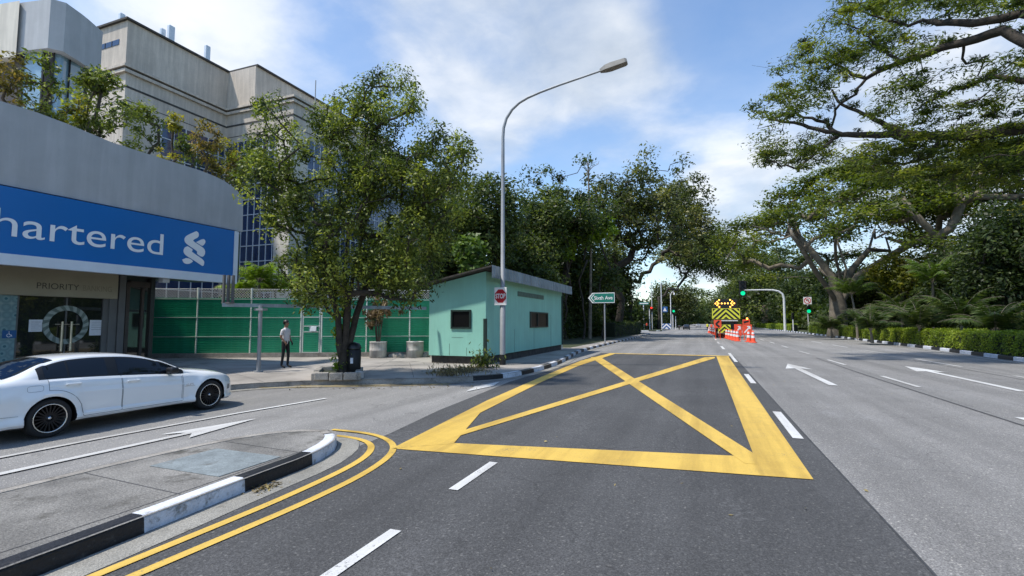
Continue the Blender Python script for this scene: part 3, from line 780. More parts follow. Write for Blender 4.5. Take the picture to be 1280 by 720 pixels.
def logo_piece(pts):
    """one flat ribbon of the emblem, 20 mm thick"""
    P = smooth_line([(p[0], p[1]) for p in pts + pts[:1]], 1)[:-1]; n = len(P)
    Q = [onx(218 + u / 13.33, 284 + v / 13.33, XS) for u, v in P]
    mb.add([(XS + 0.101, q.y, q.z) for q in Q] + [(XS + 0.12, q.y, q.z) for q in Q], [tuple(range(n, 2 * n))] + [(i, (i + 1) % n, n + (i + 1) % n, n + i) for i in range(n)])
logo_piece([(330, 70), (365, 95), (370, 150), (345, 180), (290, 205), (272, 228), (300, 252), (400, 315), (460, 360), (478, 420), (458, 478), (420, 500), (335, 446), (350, 410), (300, 372), (180, 292), (140, 250), (130, 200), (150, 160), (200, 125)])
logo_piece([(185, 320), (276, 378), (245, 405), (300, 447), (400, 512), (455, 562), (460, 600), (442, 655), (400, 628), (280, 548), (160, 478), (120, 430), (115, 380), (140, 335)])
logo_piece([(325, 252), (440, 195), (475, 220), (480, 260), (440, 312), (420, 312)])
logo_piece([(95, 542), (180, 508), (284, 566), (220, 610), (170, 616), (120, 598)])
mb.build('logo', 'sign_white', sgn)
for p in (onx(205, 352, XS - 0.4),):
    mb = BB(BO); mb.box((p.x - 0.12, p.y - 0.12, SZ0 - 0.12), (p.x + 0.12, p.y + 0.12, SZ0 + 0.13), bev=0.02); mb.build('camera_housing', 'sign_edge', bank)
# shop front
f0, f1 = onx(145, 347, XF), onx(145, 374, XF)
mb = BB(BO); mb.box((XF - 0.1, -30, f1.z), (XF + 0.15, f0.y, f0.z + 0.1), bev=0.015); fas = mb.build('fascia', 'beige', bank)
pa, pb = onx(45, 356, XF + 0.15), onx(98, 360, XF + 0.15)
text_obj('lettering', 'PRIORITY', 0.26, 'beige_text', (XF + 0.155 - BO.x, pa.y, (pa.z + pb.z) / 2 - 0.09), (0, 1, 0), (0, 0, 1), fas, 0, 'LEFT', fit=pb.y - pa.y)
pc, pd = onx(103, 360, XF + 0.15), onx(139, 363, XF + 0.15)
text_obj('lettering', 'BANKING', 0.26, 'beige_faded', (XF + 0.155 - BO.x, pc.y, (pa.z + pb.z) / 2 - 0.09), (0, 1, 0), (0, 0, 1), fas, 0, 'LEFT', fit=pd.y - pc.y)
def ybox(u0, u1, x0, x1, z0, z1, name, m, parent, bev=0.0, v=400):
    a, b = onx(u0, v, x1).y, onx(u1, v, x1).y
    mb = BB(BO); mb.box((x0, min(a, b), z0), (x1, max(a, b), z1), bev=bev); return mb.build(name, m, parent)
ZF = f1.z
ybox(-60, 20, XF - 0.1, XF + 0.02, 0.15, ZF, 'patterned_panel', 'teal_pattern', bank)
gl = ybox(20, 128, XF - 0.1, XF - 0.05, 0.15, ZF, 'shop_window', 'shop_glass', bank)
ybox(128, 136, XF - 0.1, XF + 0.0, 0.15, ZF, 'window_frame', 'shop_grey', gl)
ybox(20, 22.5, XF - 0.1, XF + 0.0, 0.15, ZF, 'window_frame', 'shop_grey', gl)
ybox(81.5, 83.5, XF - 0.1, XF - 0.02, 0.15, ZF, 'window_frame', 'shop_grey', gl)
ybox(136, 146, XF - 0.1, XF + 0.06, 0.15, SZ0 + 0.13, 'column', 'shop_grey', bank, 0.02)
ybox(147.5, 156, XF - 0.1, XF + 0.10, 0.15, SZ0 + 0.13, 'column', 'shop_grey', bank, 0.02)
d = ybox(158, 186, XF - 0.2, XF - 0.05, 0.15, SZ0 - 0.25, 'side_door', 'shop_glass', bank)
ybox(156.5, 161, XF - 0.2, XF + 0.02, 0.15, SZ0 - 0.1, 'door_frame', 'bronze_dark', d)
ybox(161.2, 186, XF - 0.2, XF + 0.01, SZ0 - 0.25, SZ0 - 0.05, 'door_frame', 'bronze_dark', d)
ybox(176, 179, XF - 0.2, XF + 0.01, 0.15, SZ0 - 0.26, 'door_frame', 'bronze_dark', d)
ybox(187, 192.5, XF - 0.35, XF + 0.05, 0.15, SZ0 + 0.12, 'end_column', 'bank_dark', bank, 0.02)
# door ring, handles, notices
c = onx(82.5, 406, XF - 0.03); R_ = abs(onx(82.5, 382, XF).z - c.z) * 0.93
mb = BB(BO); n = 64
for k in range(n):
    a0, a1 = 2 * math.pi * k / n, 2 * math.pi * (k + 1) / n
    for (r0, r1, sk0, sk1) in ((R_ * 0.80, R_ * 1.08, 0.0, 0.16),):
        q = [(r0, a0 + sk0), (r1, a0 + sk1), (r1, a1 + sk1), (r0, a1 + sk0)]
        mb.add([(c.x, c.y + r * math.cos(a), c.z + r * math.sin(a)) for r, a in q] + [(c.x + 0.02, c.y + r * math.cos(a), c.z + r * math.sin(a)) for r, a in q], [(4, 5, 6, 7), (0, 1, 5, 4), (1, 2, 6, 5), (2, 3, 7, 6), (3, 0, 4, 7)], 0 if (k // 2) % 2 else 1)
mb.build('door_ring', [mat('pale_leaf_pattern', (0.32, 0.37, 0.34), 0.6, 0.2, 9), mat('grey_leaf_pattern', (0.13, 0.17, 0.15), 0.6, 0.25, 9)], gl)
for u in (78, 89.5):
    a = onx(u, 402, XF + 0.04); mb = BB(BO); mb.tube([(XF + 0.05, a.y, a.z), (XF + 0.05, a.y, 0.9)], 0.035, 10)
    mb.tube([(XF - 0.06, a.y, a.z - 0.15), (XF + 0.05, a.y, a.z - 0.15)], 0.02, 8); mb.tube([(XF - 0.06, a.y, 1.05), (XF + 0.05, a.y, 1.05)], 0.02, 8); mb.build('door_handle', 'brass', gl)
mb = BB(BO); a, b = onx(69, 405.5, XF), onx(99, 406, XF); mb.tube([(XF, a.y, a.z), (XF, b.y, a.z)], 0.018, 8); mb.build('push_bar', 'brass', gl)
for (u0, v0, u1, v1) in ((36.5, 399.5, 52.5, 414.5), (112.5, 400, 129.5, 419)):
    a, b = onx(u0, v0, XF - 0.04), onx(u1, v1, XF - 0.04); mb = BB(BO); mb.box((XF - 0.049, a.y, b.z), (XF - 0.038, b.y, a.z)); nt_ = mb.build('paper_notice', 'paper', gl)
    mb = BB(BO)
    for k in range(5): mb.box((XF - 0.038, a.y + 0.05, a.z - 0.08 - 0.06 * k), (XF - 0.035, b.y - 0.05 - 0.04 * (k % 2), a.z - 0.065 - 0.06 * k))
    mb.build('printed_line', mat('notice_ink', (0.35, 0.37, 0.42), 0.8, 0.1), nt_)
a, b = onx(3, 413, XF + 0.03), onx(20, 422.5, XF + 0.03)
mb = BB(BO); mb.box((XF + 0.02, a.y, b.z), (XF + 0.035, b.y, a.z), bev=0.004); ws = mb.build('wheelchair_sign', 'sign_blue', bank)
mb = BB(BO); cy_, cz_, hs = (a.y + b.y) / 2, (a.z + b.z) / 2, abs(a.z - b.z) / 2
def stroke_yz(mb, pts, w, x):
    for (p, q) in zip(pts[:-1], pts[1:]):
        p = Vector((0, *p)); q = Vector((0, *q)); t = (q - p).normalized(); nn = Vector((0, -t.z, t.y)) * w / 2
        mb.add([(x, *(p - nn).yz), (x, *(q - nn).yz), (x, *(q + nn).yz), (x, *(p + nn).yz)], [(0, 1, 2, 3)])
stroke_yz(mb, [(cy_ - 0.12 * hs + hs * 0.40 * math.cos(t), cz_ - 0.3 * hs + hs * 0.40 * math.sin(t)) for t in np.linspace(1.9, 6.2, 12)], hs * 0.13, XF + 0.038)
stroke_yz(mb, [(cy_ - 0.1 * hs, cz_ + 0.45 * hs), (cy_ - 0.05 * hs, cz_ - 0.1 * hs), (cy_ + 0.35 * hs, cz_ - 0.15 * hs), (cy_ + 0.5 * hs, cz_ - 0.6 * hs)], hs * 0.15, XF + 0.0384)
stroke_yz(mb, [(cy_ - 0.17 * hs, cz_ + 0.65 * hs), (cy_ - 0.03 * hs, cz_ + 0.65 * hs)], hs * 0.16, XF + 0.0388)
mb.build('wheelchair_symbol', 'sign_white', ws)

# set-back upper storey with the curved grey band
PL = [(-420, 26.0), (-60, 22.6), (10, 21.9), (50, 21.6), (70, 21.9), (95, 22.9), (119, 24.2)]
def plan(u, inset=0.0):
    Z = np.interp(u, [p[0] for p in PL], [p[1] for p in PL]); p = atd(u, 200, Z); return Vector((p.x - inset * 0.92, p.y + inset * 0.36, 0))
zt_, zb2 = atd(119, 40, 24.2).z, atd(104, 84, 23.3).z
us = list(range(-420, 10, 30)) + [10, 20, 30, 40, 50, 60, 70, 80, 90, 100, 110, 119]
UB = empty('upper_building', plan(50), 'grey curved upper storey with tall bluish windows behind the roof terrace plants', 'building')
def wallstrip(org, u_list, z0, z1, inset, thick):
    mb = BB(org); F = [plan(u, inset) for u in u_list]; Bk = [plan(u, inset + thick) for u in u_list]
    for i in range(len(F) - 1):
        q = [F[i], F[i + 1], Bk[i + 1], Bk[i]]
        mb.add([(p.x, p.y, z0) for p in q] + [(p.x, p.y, z1) for p in q], [(0, 1, 5, 4), (4, 5, 6, 7), (3, 2, 1, 0), (2, 3, 7, 6)] + ([(0, 4, 7, 3)] if i == 0 else []) + ([(1, 2, 6, 5)] if i == len(F) - 2 else []))
    return mb
wallstrip(plan(50), us[us.index(10):], zb2, zt_, 0.0, 2.5).build('band_wall', 'bank_wall', UB)
wallstrip(plan(50), us[:us.index(10) + 1], zb2 - 0.3, zt_, -0.25, 2.5).build('end_wall', 'cream', UB)
for (ua, ub, m_, nm) in ((-420, 20, 'bronze_dark', 'wall'), (20, 46, 'pale_glass', 'window'), (46, 60, 'bronze_dark', 'wall'), (60, 81, 'pale_glass', 'window'), (81, 104, 'pale_glass', 'window')):
    ul = list(np.linspace(ua, ub, 6)); w_ = wallstrip(plan(50), ul, 6.5, zb2 - 0.003, 0.45, 0.5).build(nm, m_, UB)
    if nm == 'window':
        for e in (ua, ub): wallstrip(plan(50), [e - 1.0, e + 1.0], 6.5, zb2 - 0.006, 0.36, 0.3).build('frame', 'black', w_)
        wallstrip(plan(50), ul, 9.6, 9.75, 0.38, 0.3).build('frame', 'black', w_)

# ------------------------------------------------------------------ office building
ca = atd(160, 25, 37.7); XA, YA, ZT = ca.x, ca.y, ca.z
YB = onx(285, 92, XA).y; XB = ony(320, 84, YB).x; XC = ony(367, 119, YB).x
ZC = onx(157, 82, XA).z; Z2 = onx(172, 113, XA).z; Z3 = onx(283, 181, XA).z
off = empty('office_building', (XA, YA, 0), 'large stained beige concrete office block with dark blue window bands', 'building'); OO = Vector((XA, YA, 0))
mb = BB(OO); mb.box((XA - 40, YA, ZC), (XA, YB + 30, ZT)); mb.box((XA - 38, YB + 0.002, ZC), (XB, YB + 22, ZT - 0.003)); mb.build('penthouse_wall', 'office_wall', off)
mb = BB(OO); mb.box((XA - 40.2, YA - 0.2, ZT), (XA + 0.2, YB + 0.0, ZT + 0.16)); mb.box((XA - 40, YB + 0.0, ZT - 0.002), (XB + 0.2, YB + 22.2, ZT + 0.157)); mb.build('coping', 'office_dark', off)
mb = BB(OO); mb.box((XA - 40, YA + 0.1, 0), (XA - 0.05, YB + 30, ZC - 0.01)); mb.box((XA - 30, YB + 0.1, 0), (XC - 0.05, YB + 34, ZC - 0.012)); mb.build('main_wall', 'office_wall', off)
def ringbox(z0, z1, e, nm, m_):
    mb = BB(OO); mb.box((XA - 40, YA - e + 0.1, z0), (XA + e - 0.05, YB - e + 0.1, z1)); mb.box((XA - 30, YB - e + 0.1, z0 + 0.002), (XC + e - 0.05, YB + 34, z1 + 0.002)); return mb.build(nm, m_, off)
ringbox(ZC - 0.5, ZC - 0.25, 0.22, 'cornice', 'office_wall'); ringbox(ZC - 0.1, ZC + 0.1, 0.32, 'cornice', 'office_wall')
ringbox(ZC - 0.25, ZC - 0.1, 0.10, 'dark_joint', 'office_dark'); ringbox(Z2 - 0.1, Z2 + 0.06, 0.03, 'dark_joint', 'office_dark')
ringbox(Z2 - 1.15, Z2 - 1.09, 0.014, 'dark_joint', 'office_dark')
a, b = ony(123.5, 62, YA), ony(149.5, 47, YA)
mb = BB(OO); mb.box((a.x, YA - 0.03, a.z - 0.1), (b.x, YA + 0.1, ony(149.5, 54, YA).z + 0.35)); wn = mb.build('strip_window', 'office_glass', off)
mb = BB(OO)
for f in (0.33, 0.66): mb.box((a.x + (b.x - a.x) * f - 0.04, YA - 0.05, a.z - 0.1), (a.x + (b.x - a.x) * f + 0.04, YA + 0.1, ony(149.5, 54, YA).z + 0.34))
mb.build('frame', 'black', wn)
def curtain(nm, org, p0, p1, z0, z1, nrm, dx, dz):
    """glass wall between two plan points with a mullion grid"""
    p0 = Vector((*p0, 0)); p1 = Vector((*p1, 0)); nrm = Vector((*nrm, 0)); L = (p1 - p0).length; t = (p1 - p0) / L
    mb = BB(OO); q = [p0, p1]
    mb.add([p0 + Vector((0, 0, z0)), p1 + Vector((0, 0, z0)), p1 + Vector((0, 0, z1)), p0 + Vector((0, 0, z1)), *[x - nrm * 0.3 for x in (p0 + Vector((0, 0, z0)), p1 + Vector((0, 0, z0)), p1 + Vector((0, 0, z1)), p0 + Vector((0, 0, z1)))]],
           [(0, 1, 2, 3), (0, 4, 5, 1), (1, 5, 6, 2), (2, 6, 7, 3), (3, 7, 4, 0)])
    g = mb.build(nm, 'office_glass', off); mb = BB(OO)
    def bar(c0, c1, hw, along):
        w = along * hw; o = nrm * 0.06
        vs = [c0 - w, c0 + w, c1 + w, c1 - w]; mb.add([v - nrm * 0.02 for v in vs] + [v + o for v in vs], [(4, 5, 6, 7), (0, 1, 5, 4), (1, 2, 6, 5), (2, 3, 7, 6), (3, 0, 4, 7)])
    k = 0.0
    while k <= L + 0.01: bar(p0 + t * k + Vector((0, 0, z0)), p0 + t * k + Vector((0, 0, z1)), 0.035, t); k += dx
    z = z0
    while z <= z1 + 0.01: bar(p0 + Vector((0, 0, z)) + nrm * 0.004, p1 + Vector((0, 0, z)) + nrm * 0.004, 0.04, Vector((0, 0, 1))); z += dz
    mb.build('mullion', 'mullion', g)
curtain('window_wall', OO, (XA - 0.02, YA + 3), (XA - 0.02, YB - 0.05), 3, Z3, (1, 0), 1.05, 1.6)
curtain('window_wall', OO, (XA + 0.1, YB + 0.07), (XC - 1.75, YB + 0.07), 3, Z3, (0, -1), 0.78, 1.45)
curtain('window_wall', OO, (XC - 0.02, YB + 1.9), (XC - 0.02, YB + 30), 3, Z3, (1, 0), 0.78, 1.45)
mb = BB(OO); mb.box((XC - 1.7, YB - 0.12, 0), (XC + 0.1, YB + 1.8, Z3 + 0.3), bev=0.05); mb.build('corner_column', 'cream', off)
for (u, v0, v1, w, back) in ((152, 17, 27, 6, 1.5), (203, 36, 48, 6, 1.2), (213, 32, 56, 8, 0.6), (258.5, 57, 78, 7, 0.6)):
    p = onx(u, v1, XA - back); q = onx(u, v0, XA - back); mb = BB(OO); hw = w / 2 / F_PX * 40
    mb.box((p.x - 0.15, p.y - hw, ZT + 0.1), (p.x + 0.15, p.y + hw, q.z), bev=0.05); mb.tube([(p.x - 0.3, p.y, ZT), (p.x - 0.3, p.y, q.z - 0.3)], 0.06); mb.build('antenna_panel', 'sign_edge', off)
p = onx(394, 125, XC - 2); mb = BB(OO); mb.tube([(p.x, p.y, ZC), (p.x, p.y, onx(394, 100, XC - 2).z)], 0.05)
for k in range(4): mb.tube([(p.x, p.y + 1.2 * k, ZC), (p.x, p.y + 1.2 * k, ZC + 1.3)], 0.03)
mb.tube([(p.x, p.y, ZC + 1.3), (p.x, p.y + 3.6, ZC + 1.3)], 0.03); mb.build('roof_railing', 'steel', off)

# ------------------------------------------------------------------ green fence and gate
FA, FB = Vector((-31.0, 11.7, 0)), Vector((-10.62, 22.3, 0)); FT = (FB - FA).normalized(); FN = Vector((FT.y, -FT.x, 0))
def on_fence(u):
    r = ray(u, 420); k = (FA.x * FT.y - FA.y * FT.x) / (r[0] * FT.y - r[1] * FT.x); return Vector((r[0] * k, r[1] * k, 0))
def along(mb, p, q, z0, z1, thick, mi=0, off=0.0):
    vs = []
    for z in (z0, z1):
        for (e, s_) in ((p, 1), (q, 1), (q, -1), (p, -1)): vs.append(e + FN * (off + s_ * thick / 2) + Vector((0, 0, z)))
    mb.add(vs, [(0, 1, 2, 3), (4, 5, 6, 7), (0, 1, 5, 4), (1, 2, 6, 5), (2, 3, 7, 6), (3, 0, 4, 7)], mi)
def ribbed(mb, p, q, z0, z1, pitch=0.105, dep=0.035):
    z = z0; prof = []
    while z < z1: prof += [(z, 0), (min(z + pitch * 0.7, z1), dep), (min(z + pitch * 0.72, z1), 0)]; z += pitch
    for (a, b) in zip(prof[:-1], prof[1:]):
        mb.add([p + FN * a[1] + Vector((0, 0, a[0])), q + FN * a[1] + Vector((0, 0, a[0])), q + FN * b[1] + Vector((0, 0, b[0])), p + FN * b[1] + Vector((0, 0, b[0]))], [(0, 1, 2, 3)])
fence = empty('boundary_fence', FA, 'long green sheet fence with chain link top and grey posts behind the pavement', 'fence')
FZ0, FZ1, FZ2 = 0.36, 2.95, 3.38
post_pts = [on_fence(u) for u in (130, 188, 245.5, 313)] + [on_fence(376)] + [on_fence(402), on_fence(458), on_fence(512), FB]
mb = BB(FA); along(mb, FA, FB, 0.1, FZ0, 0.3); mb.build('plinth', 'kerb_grey', fence)
pts = [FA] + post_pts
for i, (p, q) in enumerate(zip(pts[:-1], pts[1:])):
    if i == 5: continue                                   # the gate's opening
    mb = BB(FA); ribbed(mb, p, q, FZ0, FZ1); mb.build('sheet', 'fence_green', fence, fix=False)
    for z in (1.13, 2.03, 2.9): mb = BB(FA); along(mb, p, q, z - 0.013, z + 0.013, 0.02, off=0.045); mb.build('rail', 'fence_post', fence)
for p in post_pts: mb = BB(FA); mb.box((p.x - 0.037, p.y - 0.037, 0.12), (p.x + 0.037, p.y + 0.037, FZ2 + 0.05), bev=0.008); mb.build('post', 'fence_post', fence)
mb = BB(FA); L_ = (FB - FA).length; s_ = 0.0; hh = FZ2 - FZ1
def wire(a, b): mb.tube([a, b], 0.011, 4, caps=False)
while s_ < L_ - hh:
    a = FA + FT * s_; wire(a + Vector((0, 0, FZ1)), a + FT * hh + Vector((0, 0, FZ2))); wire(a + Vector((0, 0, FZ2)) + FN * 0.01, a + FT * hh + Vector((0, 0, FZ1)) + FN * 0.01); s_ += 0.12
wire(FA + Vector((0, 0, FZ2)), FB + Vector((0, 0, FZ2))); mb.build('wire_mesh', 'mesh_wire', fence)
p, q = pts[5] + FT * 0.1, pts[6] - FT * 0.1
gate = empty('fence_gate', p, 'narrow green sheet gate with white latch plate set in the fence', 'gate')
mb = BB(p); ribbed(mb, p, q, FZ0 + 0.03, FZ1 + 0.02); mb.build('sheet', 'fence_green', gate, fix=False)
mb = BB(p)
for e in (p, q): mb.box((e.x - 0.03, e.y - 0.03, FZ0 - 0.08), (e.x + 0.03, e.y + 0.03, FZ1 + 0.05))
for z in (FZ0, 1.35, 1.62, 2.05, FZ1): along(mb, p + FT * 0.035, q - FT * 0.035, z - 0.025, z + 0.025, 0.04, off=0.04)
mb.build('frame', 'fence_post', gate)
mb = BB(p); e = q - FT * 0.25; mb.box((e.x - 0.22, e.y - 0.12, 1.38), (e.x + 0.22, e.y - 0.08, 1.6), bev=0.01); mb.build('latch_plate', 'sign_edge', gate)

# ------------------------------------------------------------------ vehicle height barrier
hb0, hb1 = onz(279, 382, 2.37), onz(531, 385.5, 2.37); hp = onz(323, 465, 0.15)
bar_ = empty('height_barrier', hp, 'thin grey height barrier on a steel post spanning the side entrance', 'barrier')
t_ = (hb1 - hb0).normalized(); pc = hb0 + t_ * ((hp - hb0).dot(t_)); hp2 = Vector((pc.x, pc.y, 0.15))
mb = BB(hp); mb.tube([hp, hp + Vector((0, 0, 2.22))], 0.065, 12); mb.tube([hp, hp + Vector((0, 0, 0.04))], 0.15, 12); mb.box((hp.x - 0.2, hp.y - 0.1, 2.2), (hp.x + 0.2, hp.y + 0.1, 2.27)); mb.build('post', 'steel', bar_)
mb = BB(hp); nn = Vector((t_.y, -t_.x, 0)) * 0.05
off_ = (hp - pc); off_.z = 0; a, b = hb0 + off_, hb1 + off_ * 0.2
mb.add([a - nn + Vector((0, 0, -.06)), a + nn + Vector((0, 0, -.06)), a + nn + Vector((0, 0, .06)), a - nn + Vector((0, 0, .06)), b - nn + Vector((0, 0, -.06)), b + nn + Vector((0, 0, -.06)), b + nn + Vector((0, 0, .06)), b - nn + Vector((0, 0, .06))],
       [(0, 1, 2, 3), (4, 5, 6, 7), (0, 1, 5, 4), (1, 2, 6, 5), (2, 3, 7, 6), (3, 0, 4, 7)]); mb.build('beam', 'hut_roof', bar_)
mb = BB(hp)
for k in range(3): e = a + t_ * (0.03 + 0.13 * k); mb.box((e.x - 0.035, e.y - 0.035, 2.43), (e.x + 0.035, e.y + 0.035, 3.35))
e = a + t_ * 0.16; mb.box((e.x - 0.18, e.y - 0.10, 2.42), (e.x + 0.18, e.y + 0.10, 2.46)); mb.build('hanger', 'shop_grey', bar_)

# ------------------------------------------------------------------ green hut
hx1, hy0 = -7.9, 17.75; hx0, hy1 = -10.45, 29.2; HB = 0.46
hut = empty('guard_hut', (hx1, hy0, 0.15), 'mint green painted hut with sloping zinc roof at the corner', 'hut'); HO = Vector((hx1, hy0, 0.15))
mb = BB(HO); zl, zr = 3.3, 3.82
mb.prism([(hx0, HB), (hx1, HB), (hx1, zr), (hx0, zl)], 1, hy0, hy1); mb.build('wall', 'hut_green', hut)
mb = BB(HO); mb.box((hx0 + 0.08, hy0 + 0.1, 0.1), (hx1 - 0.06, hy1 - 0.1, HB - 0.003)); mb.build('base', 'hut_base', hut)
mb = BB(HO)
for x in (hx0 + 0.95, hx0 + 1.72): mb.box((x - 0.006, hy0 - 0.004, HB + 0.02), (x + 0.006, hy0 + 0.01, 0.95 if x < hx0 + 1 else 0.8))
for x in (hx0 + 0.95,): mb.box((x + 0.1, hy0 - 0.004, 1.19), (x + 0.62, hy0 + 0.01, 1.2))
for y in (hy0 + 3.2, hy0 + 6.0, hy0 + 9.0): mb.box((hx1 - 0.01, y - 0.008, HB + 0.02), (hx1 + 0.004, y + 0.008, 1.5 if y < hy0 + 4 else 2.2))
mb.build('board_joint', 'hut_base', hut)
rx0, rx1, rz0, rz1 = hx0 - 0.45, hx1 + 0.42, 3.26, 3.95
mb = BB(HO); mb.prism([(rx0, rz0), (rx1, rz1), (rx1, rz1 + 0.06), (rx0, rz0 + 0.06)], 1, hy0 - 0.42, hy1 + 0.45); rf = mb.build('roof', 'hut_base', hut)
mb = BB(HO); y = hy0 - 0.40; pr = []
while y < hy1 + 0.42: pr += [(rx1 + 0.01, y), (rx1 + 0.01, y + 0.22), (rx1 + 0.035, y + 0.25), (rx1 + 0.035, y + 0.30), (rx1 + 0.01, y + 0.33)]; y += 0.36
for (p, q) in zip(pr[:-1], pr[1:]): mb.add([(p[0], p[1], rz1 - 0.42), (q[0], q[1], rz1 - 0.42), (q[0], q[1], rz1 + 0.065), (p[0], p[1], rz1 + 0.065)], [(0, 1, 2, 3)])
mb.add([(rx1 + 0.005, pr[0][1], rz1 - 0.42), (rx1 + 0.005, pr[-1][1], rz1 - 0.42), (rx1 + 0.005, pr[-1][1], rz1 + 0.06), (rx1 + 0.005, pr[0][1], rz1 + 0.06)], [(0, 1, 2, 3)])
mb.build('zinc_fascia', 'hut_roof', rf, fix=False)
def hut_window(face, u0, v0, u1, v1):
    if face == 'y': a, b = ony(u0, v0, hy0), ony(u1, v1, hy0)
    else: a, b = onx(u0, v0, hx1), onx(u1, v1, hx1)
    z0, z1 = b.z, a.z; mb = BB(HO); fr = BB(HO); e = 0.07
    if face == 'y':
        mb.box((a.x, hy0 - 0.004, z0), (b.x, hy0 + 0.1, z1))
        for (x0, x1, q0, q1) in ((a.x, a.x + e, z0, z1), (b.x - e, b.x, z0, z1), (a.x + e, b.x - e, z0, z0 + e), (a.x + e, b.x - e, z1 - e, z1)): fr.box((x0, hy0 - 0.05, q0), (x1, hy0 - 0.006, q1))
    else:
        mb.box((hx1 - 0.1, a.y, z0), (hx1 + 0.004, b.y, z1)); m_ = a.y * 0.6 + b.y * 0.4
        for (y0, y1, q0, q1) in ((a.y, a.y + e * 2, z0, z1), (b.y - e * 2, b.y, z0, z1), (a.y + 2 * e, b.y - 2 * e, z0, z0 + e), (a.y + 2 * e, b.y - 2 * e, z1 - e, z1), (m_ - e / 2, m_ + e / 2, z0 + e, z1 - e)): fr.box((hx1 + 0.006, y0, q0), (hx1 + 0.05, y1, q1))
    w_ = mb.build('window', 'black_hole', hut); fr.build('frame', 'dark_frame', w_)
hut_window('y', 564, 387.5, 589, 411); hut_window('x', 662, 389.5, 684.5, 409)
mb = BB(HO); mb.box((hx1 - 0.10, hy0 - 0.03, HB - 0.1), (hx1 + 0.02, hy0 + 0.1, 1.95), bev=0.01); mb.build('corner_board', 'dark_frame', hut)
mb = BB(HO); mb.tube([(hx1 + 0.05, hy1 - 0.15, HB), (hx1 + 0.05, hy1 - 0.15, 3.4)], 0.05); mb.build('downpipe', 'dark_frame', hut)
mb = BB(HO); mb.box((hx1 + 0.003, hy0 + 3.6, 3.02), (hx1 + 0.03, hy0 + 7.6, 3.24)); mb.build('shade_strip', mat('shade_green', (0.10, 0.17, 0.14), 0.8, 0.2, 3), hut)  # shade beneath the roof fascia, put in as a darker green strip

# ------------------------------------------------------------------ street lamp with stop sign
LP = onz(628.3, 456, 0.15); LY = LP.y
lamp = empty('street_lamp', LP, 'tall curved galvanised street lamp beside the mint green hut', 'street lamp')
arc = [ony(u, v, LY) for u, v in ((627.6, 190), (628, 172), (629.5, 160), (633, 148), (640, 137), (649, 128.5), (660, 122), (676, 115), (700, 106), (725, 97.5), (754, 87.5))]
for a in arc: pass
mb = BB(LP); X0 = LP.x; P0 = [Vector((X0, LY, 0.15)), Vector((X0, LY, 2.6)), Vector((X0, LY, 2.62)), Vector((X0, LY, arc[0].z))]
P1 = [Vector((max(a.x, X0), LY, a.z)) for a in arc[1:]]
mb.tube(P0 + P1, [0.11, 0.11, 0.088, 0.068] + [0.064, 0.061, 0.058, 0.055, 0.052, 0.049, 0.046, 0.043, 0.04, 0.037], 12); mb.build('pole', 'steel', lamp)
mb = BB(LP); mb.tube([Vector((X0, LY, 0.16)), Vector((X0, LY, 0.55))], 0.122, 12); mb.build('base_band', 'black', lamp)
a, b = P1[-1], Vector((ony(784, 77, LY).x, LY, ony(784, 77, LY).z)); dirn = (b - a).normalized(); L = (b - a).length; up = Vector((-dirn.z, 0, dirn.x)); 
mx = Matrix((dirn, Vector((0, 1, 0)), up)).transposed().to_4x4(); mx.translation = a
mb = BB(LP)
vs = []
for (x, w, h0, h1) in ((-0.12, 0.07, -0.05, 0.06), (0.1, 0.15, -0.07, 0.12), (0.3, 0.17, -0.08, 0.13), (L * 0.92, 0.16, -0.07, 0.11), (L, 0.12, -0.05, 0.08)): vs += [mx @ Vector((x, -w, h0)), mx @ Vector((x, w, h0)), mx @ Vector((x, w * 0.8, h1)), mx @ Vector((x, -w * 0.8, h1))]
fs = [(3, 2, 1, 0), (16, 17, 18, 19)] + [(i * 4 + k, i * 4 + (k + 1) % 4, i * 4 + 4 + (k + 1) % 4, i * 4 + 4 + k) for i in range(4) for k in range(4)]
mb.add(vs, fs); mb.build('luminaire', 'lum_grey', lamp)
sp = ony(625.6, 370.3, LY - 0.14); SW, SH = 8.3 / F_PX * 19.1, 11.2 / F_PX * 19.1
stop = empty('stop_sign', sp, 'white square stop sign with red octagon strapped to the lamp pole', 'stop sign')
mb = BB(sp); mb.box((sp.x - SW, sp.y, sp.z - SH), (sp.x + SW, sp.y + 0.012, sp.z + SH), bev=0.004); mb.build('plate', 'white_band', stop)
oc = SW * 0.90; k = math.tan(math.pi / 8); mb = BB(sp); zc = sp.z + SH * 0.02; vv = 1.12
pts8 = [(oc, oc * k * vv), (oc * k, oc * vv), (-oc * k, oc * vv), (-oc, oc * k * vv), (-oc, -oc * k * vv), (-oc * k, -oc * vv), (oc * k, -oc * vv), (oc, -oc * k * vv)]
mb.prism([(sp.x + x, zc + z) for x, z in pts8], 1, sp.y - 0.006, sp.y - 0.001); mb.build('octagon', 'stop_red', stop)
text_obj('lettering', 'STOP', SH * 0.72, 'white_band', (0, -0.009, -SH * 0.22), (1, 0, 0), (0, 0, 1), stop, 0, 'CENTER', fit=SW * 1.62, bold=0.03)
mb = BB(sp)
for z in (-0.2, 0.2): mb.tube([(X0, LY, sp.z + z - 0.02), (X0, LY, sp.z + z + 0.02)], 0.11, 12); mb.box((X0 - 0.03, sp.y + 0.012, sp.z + z - 0.02), (X0 + 0.03, LY - 0.08, sp.z + z + 0.02))
mb.build('bracket', 'steel', stop)


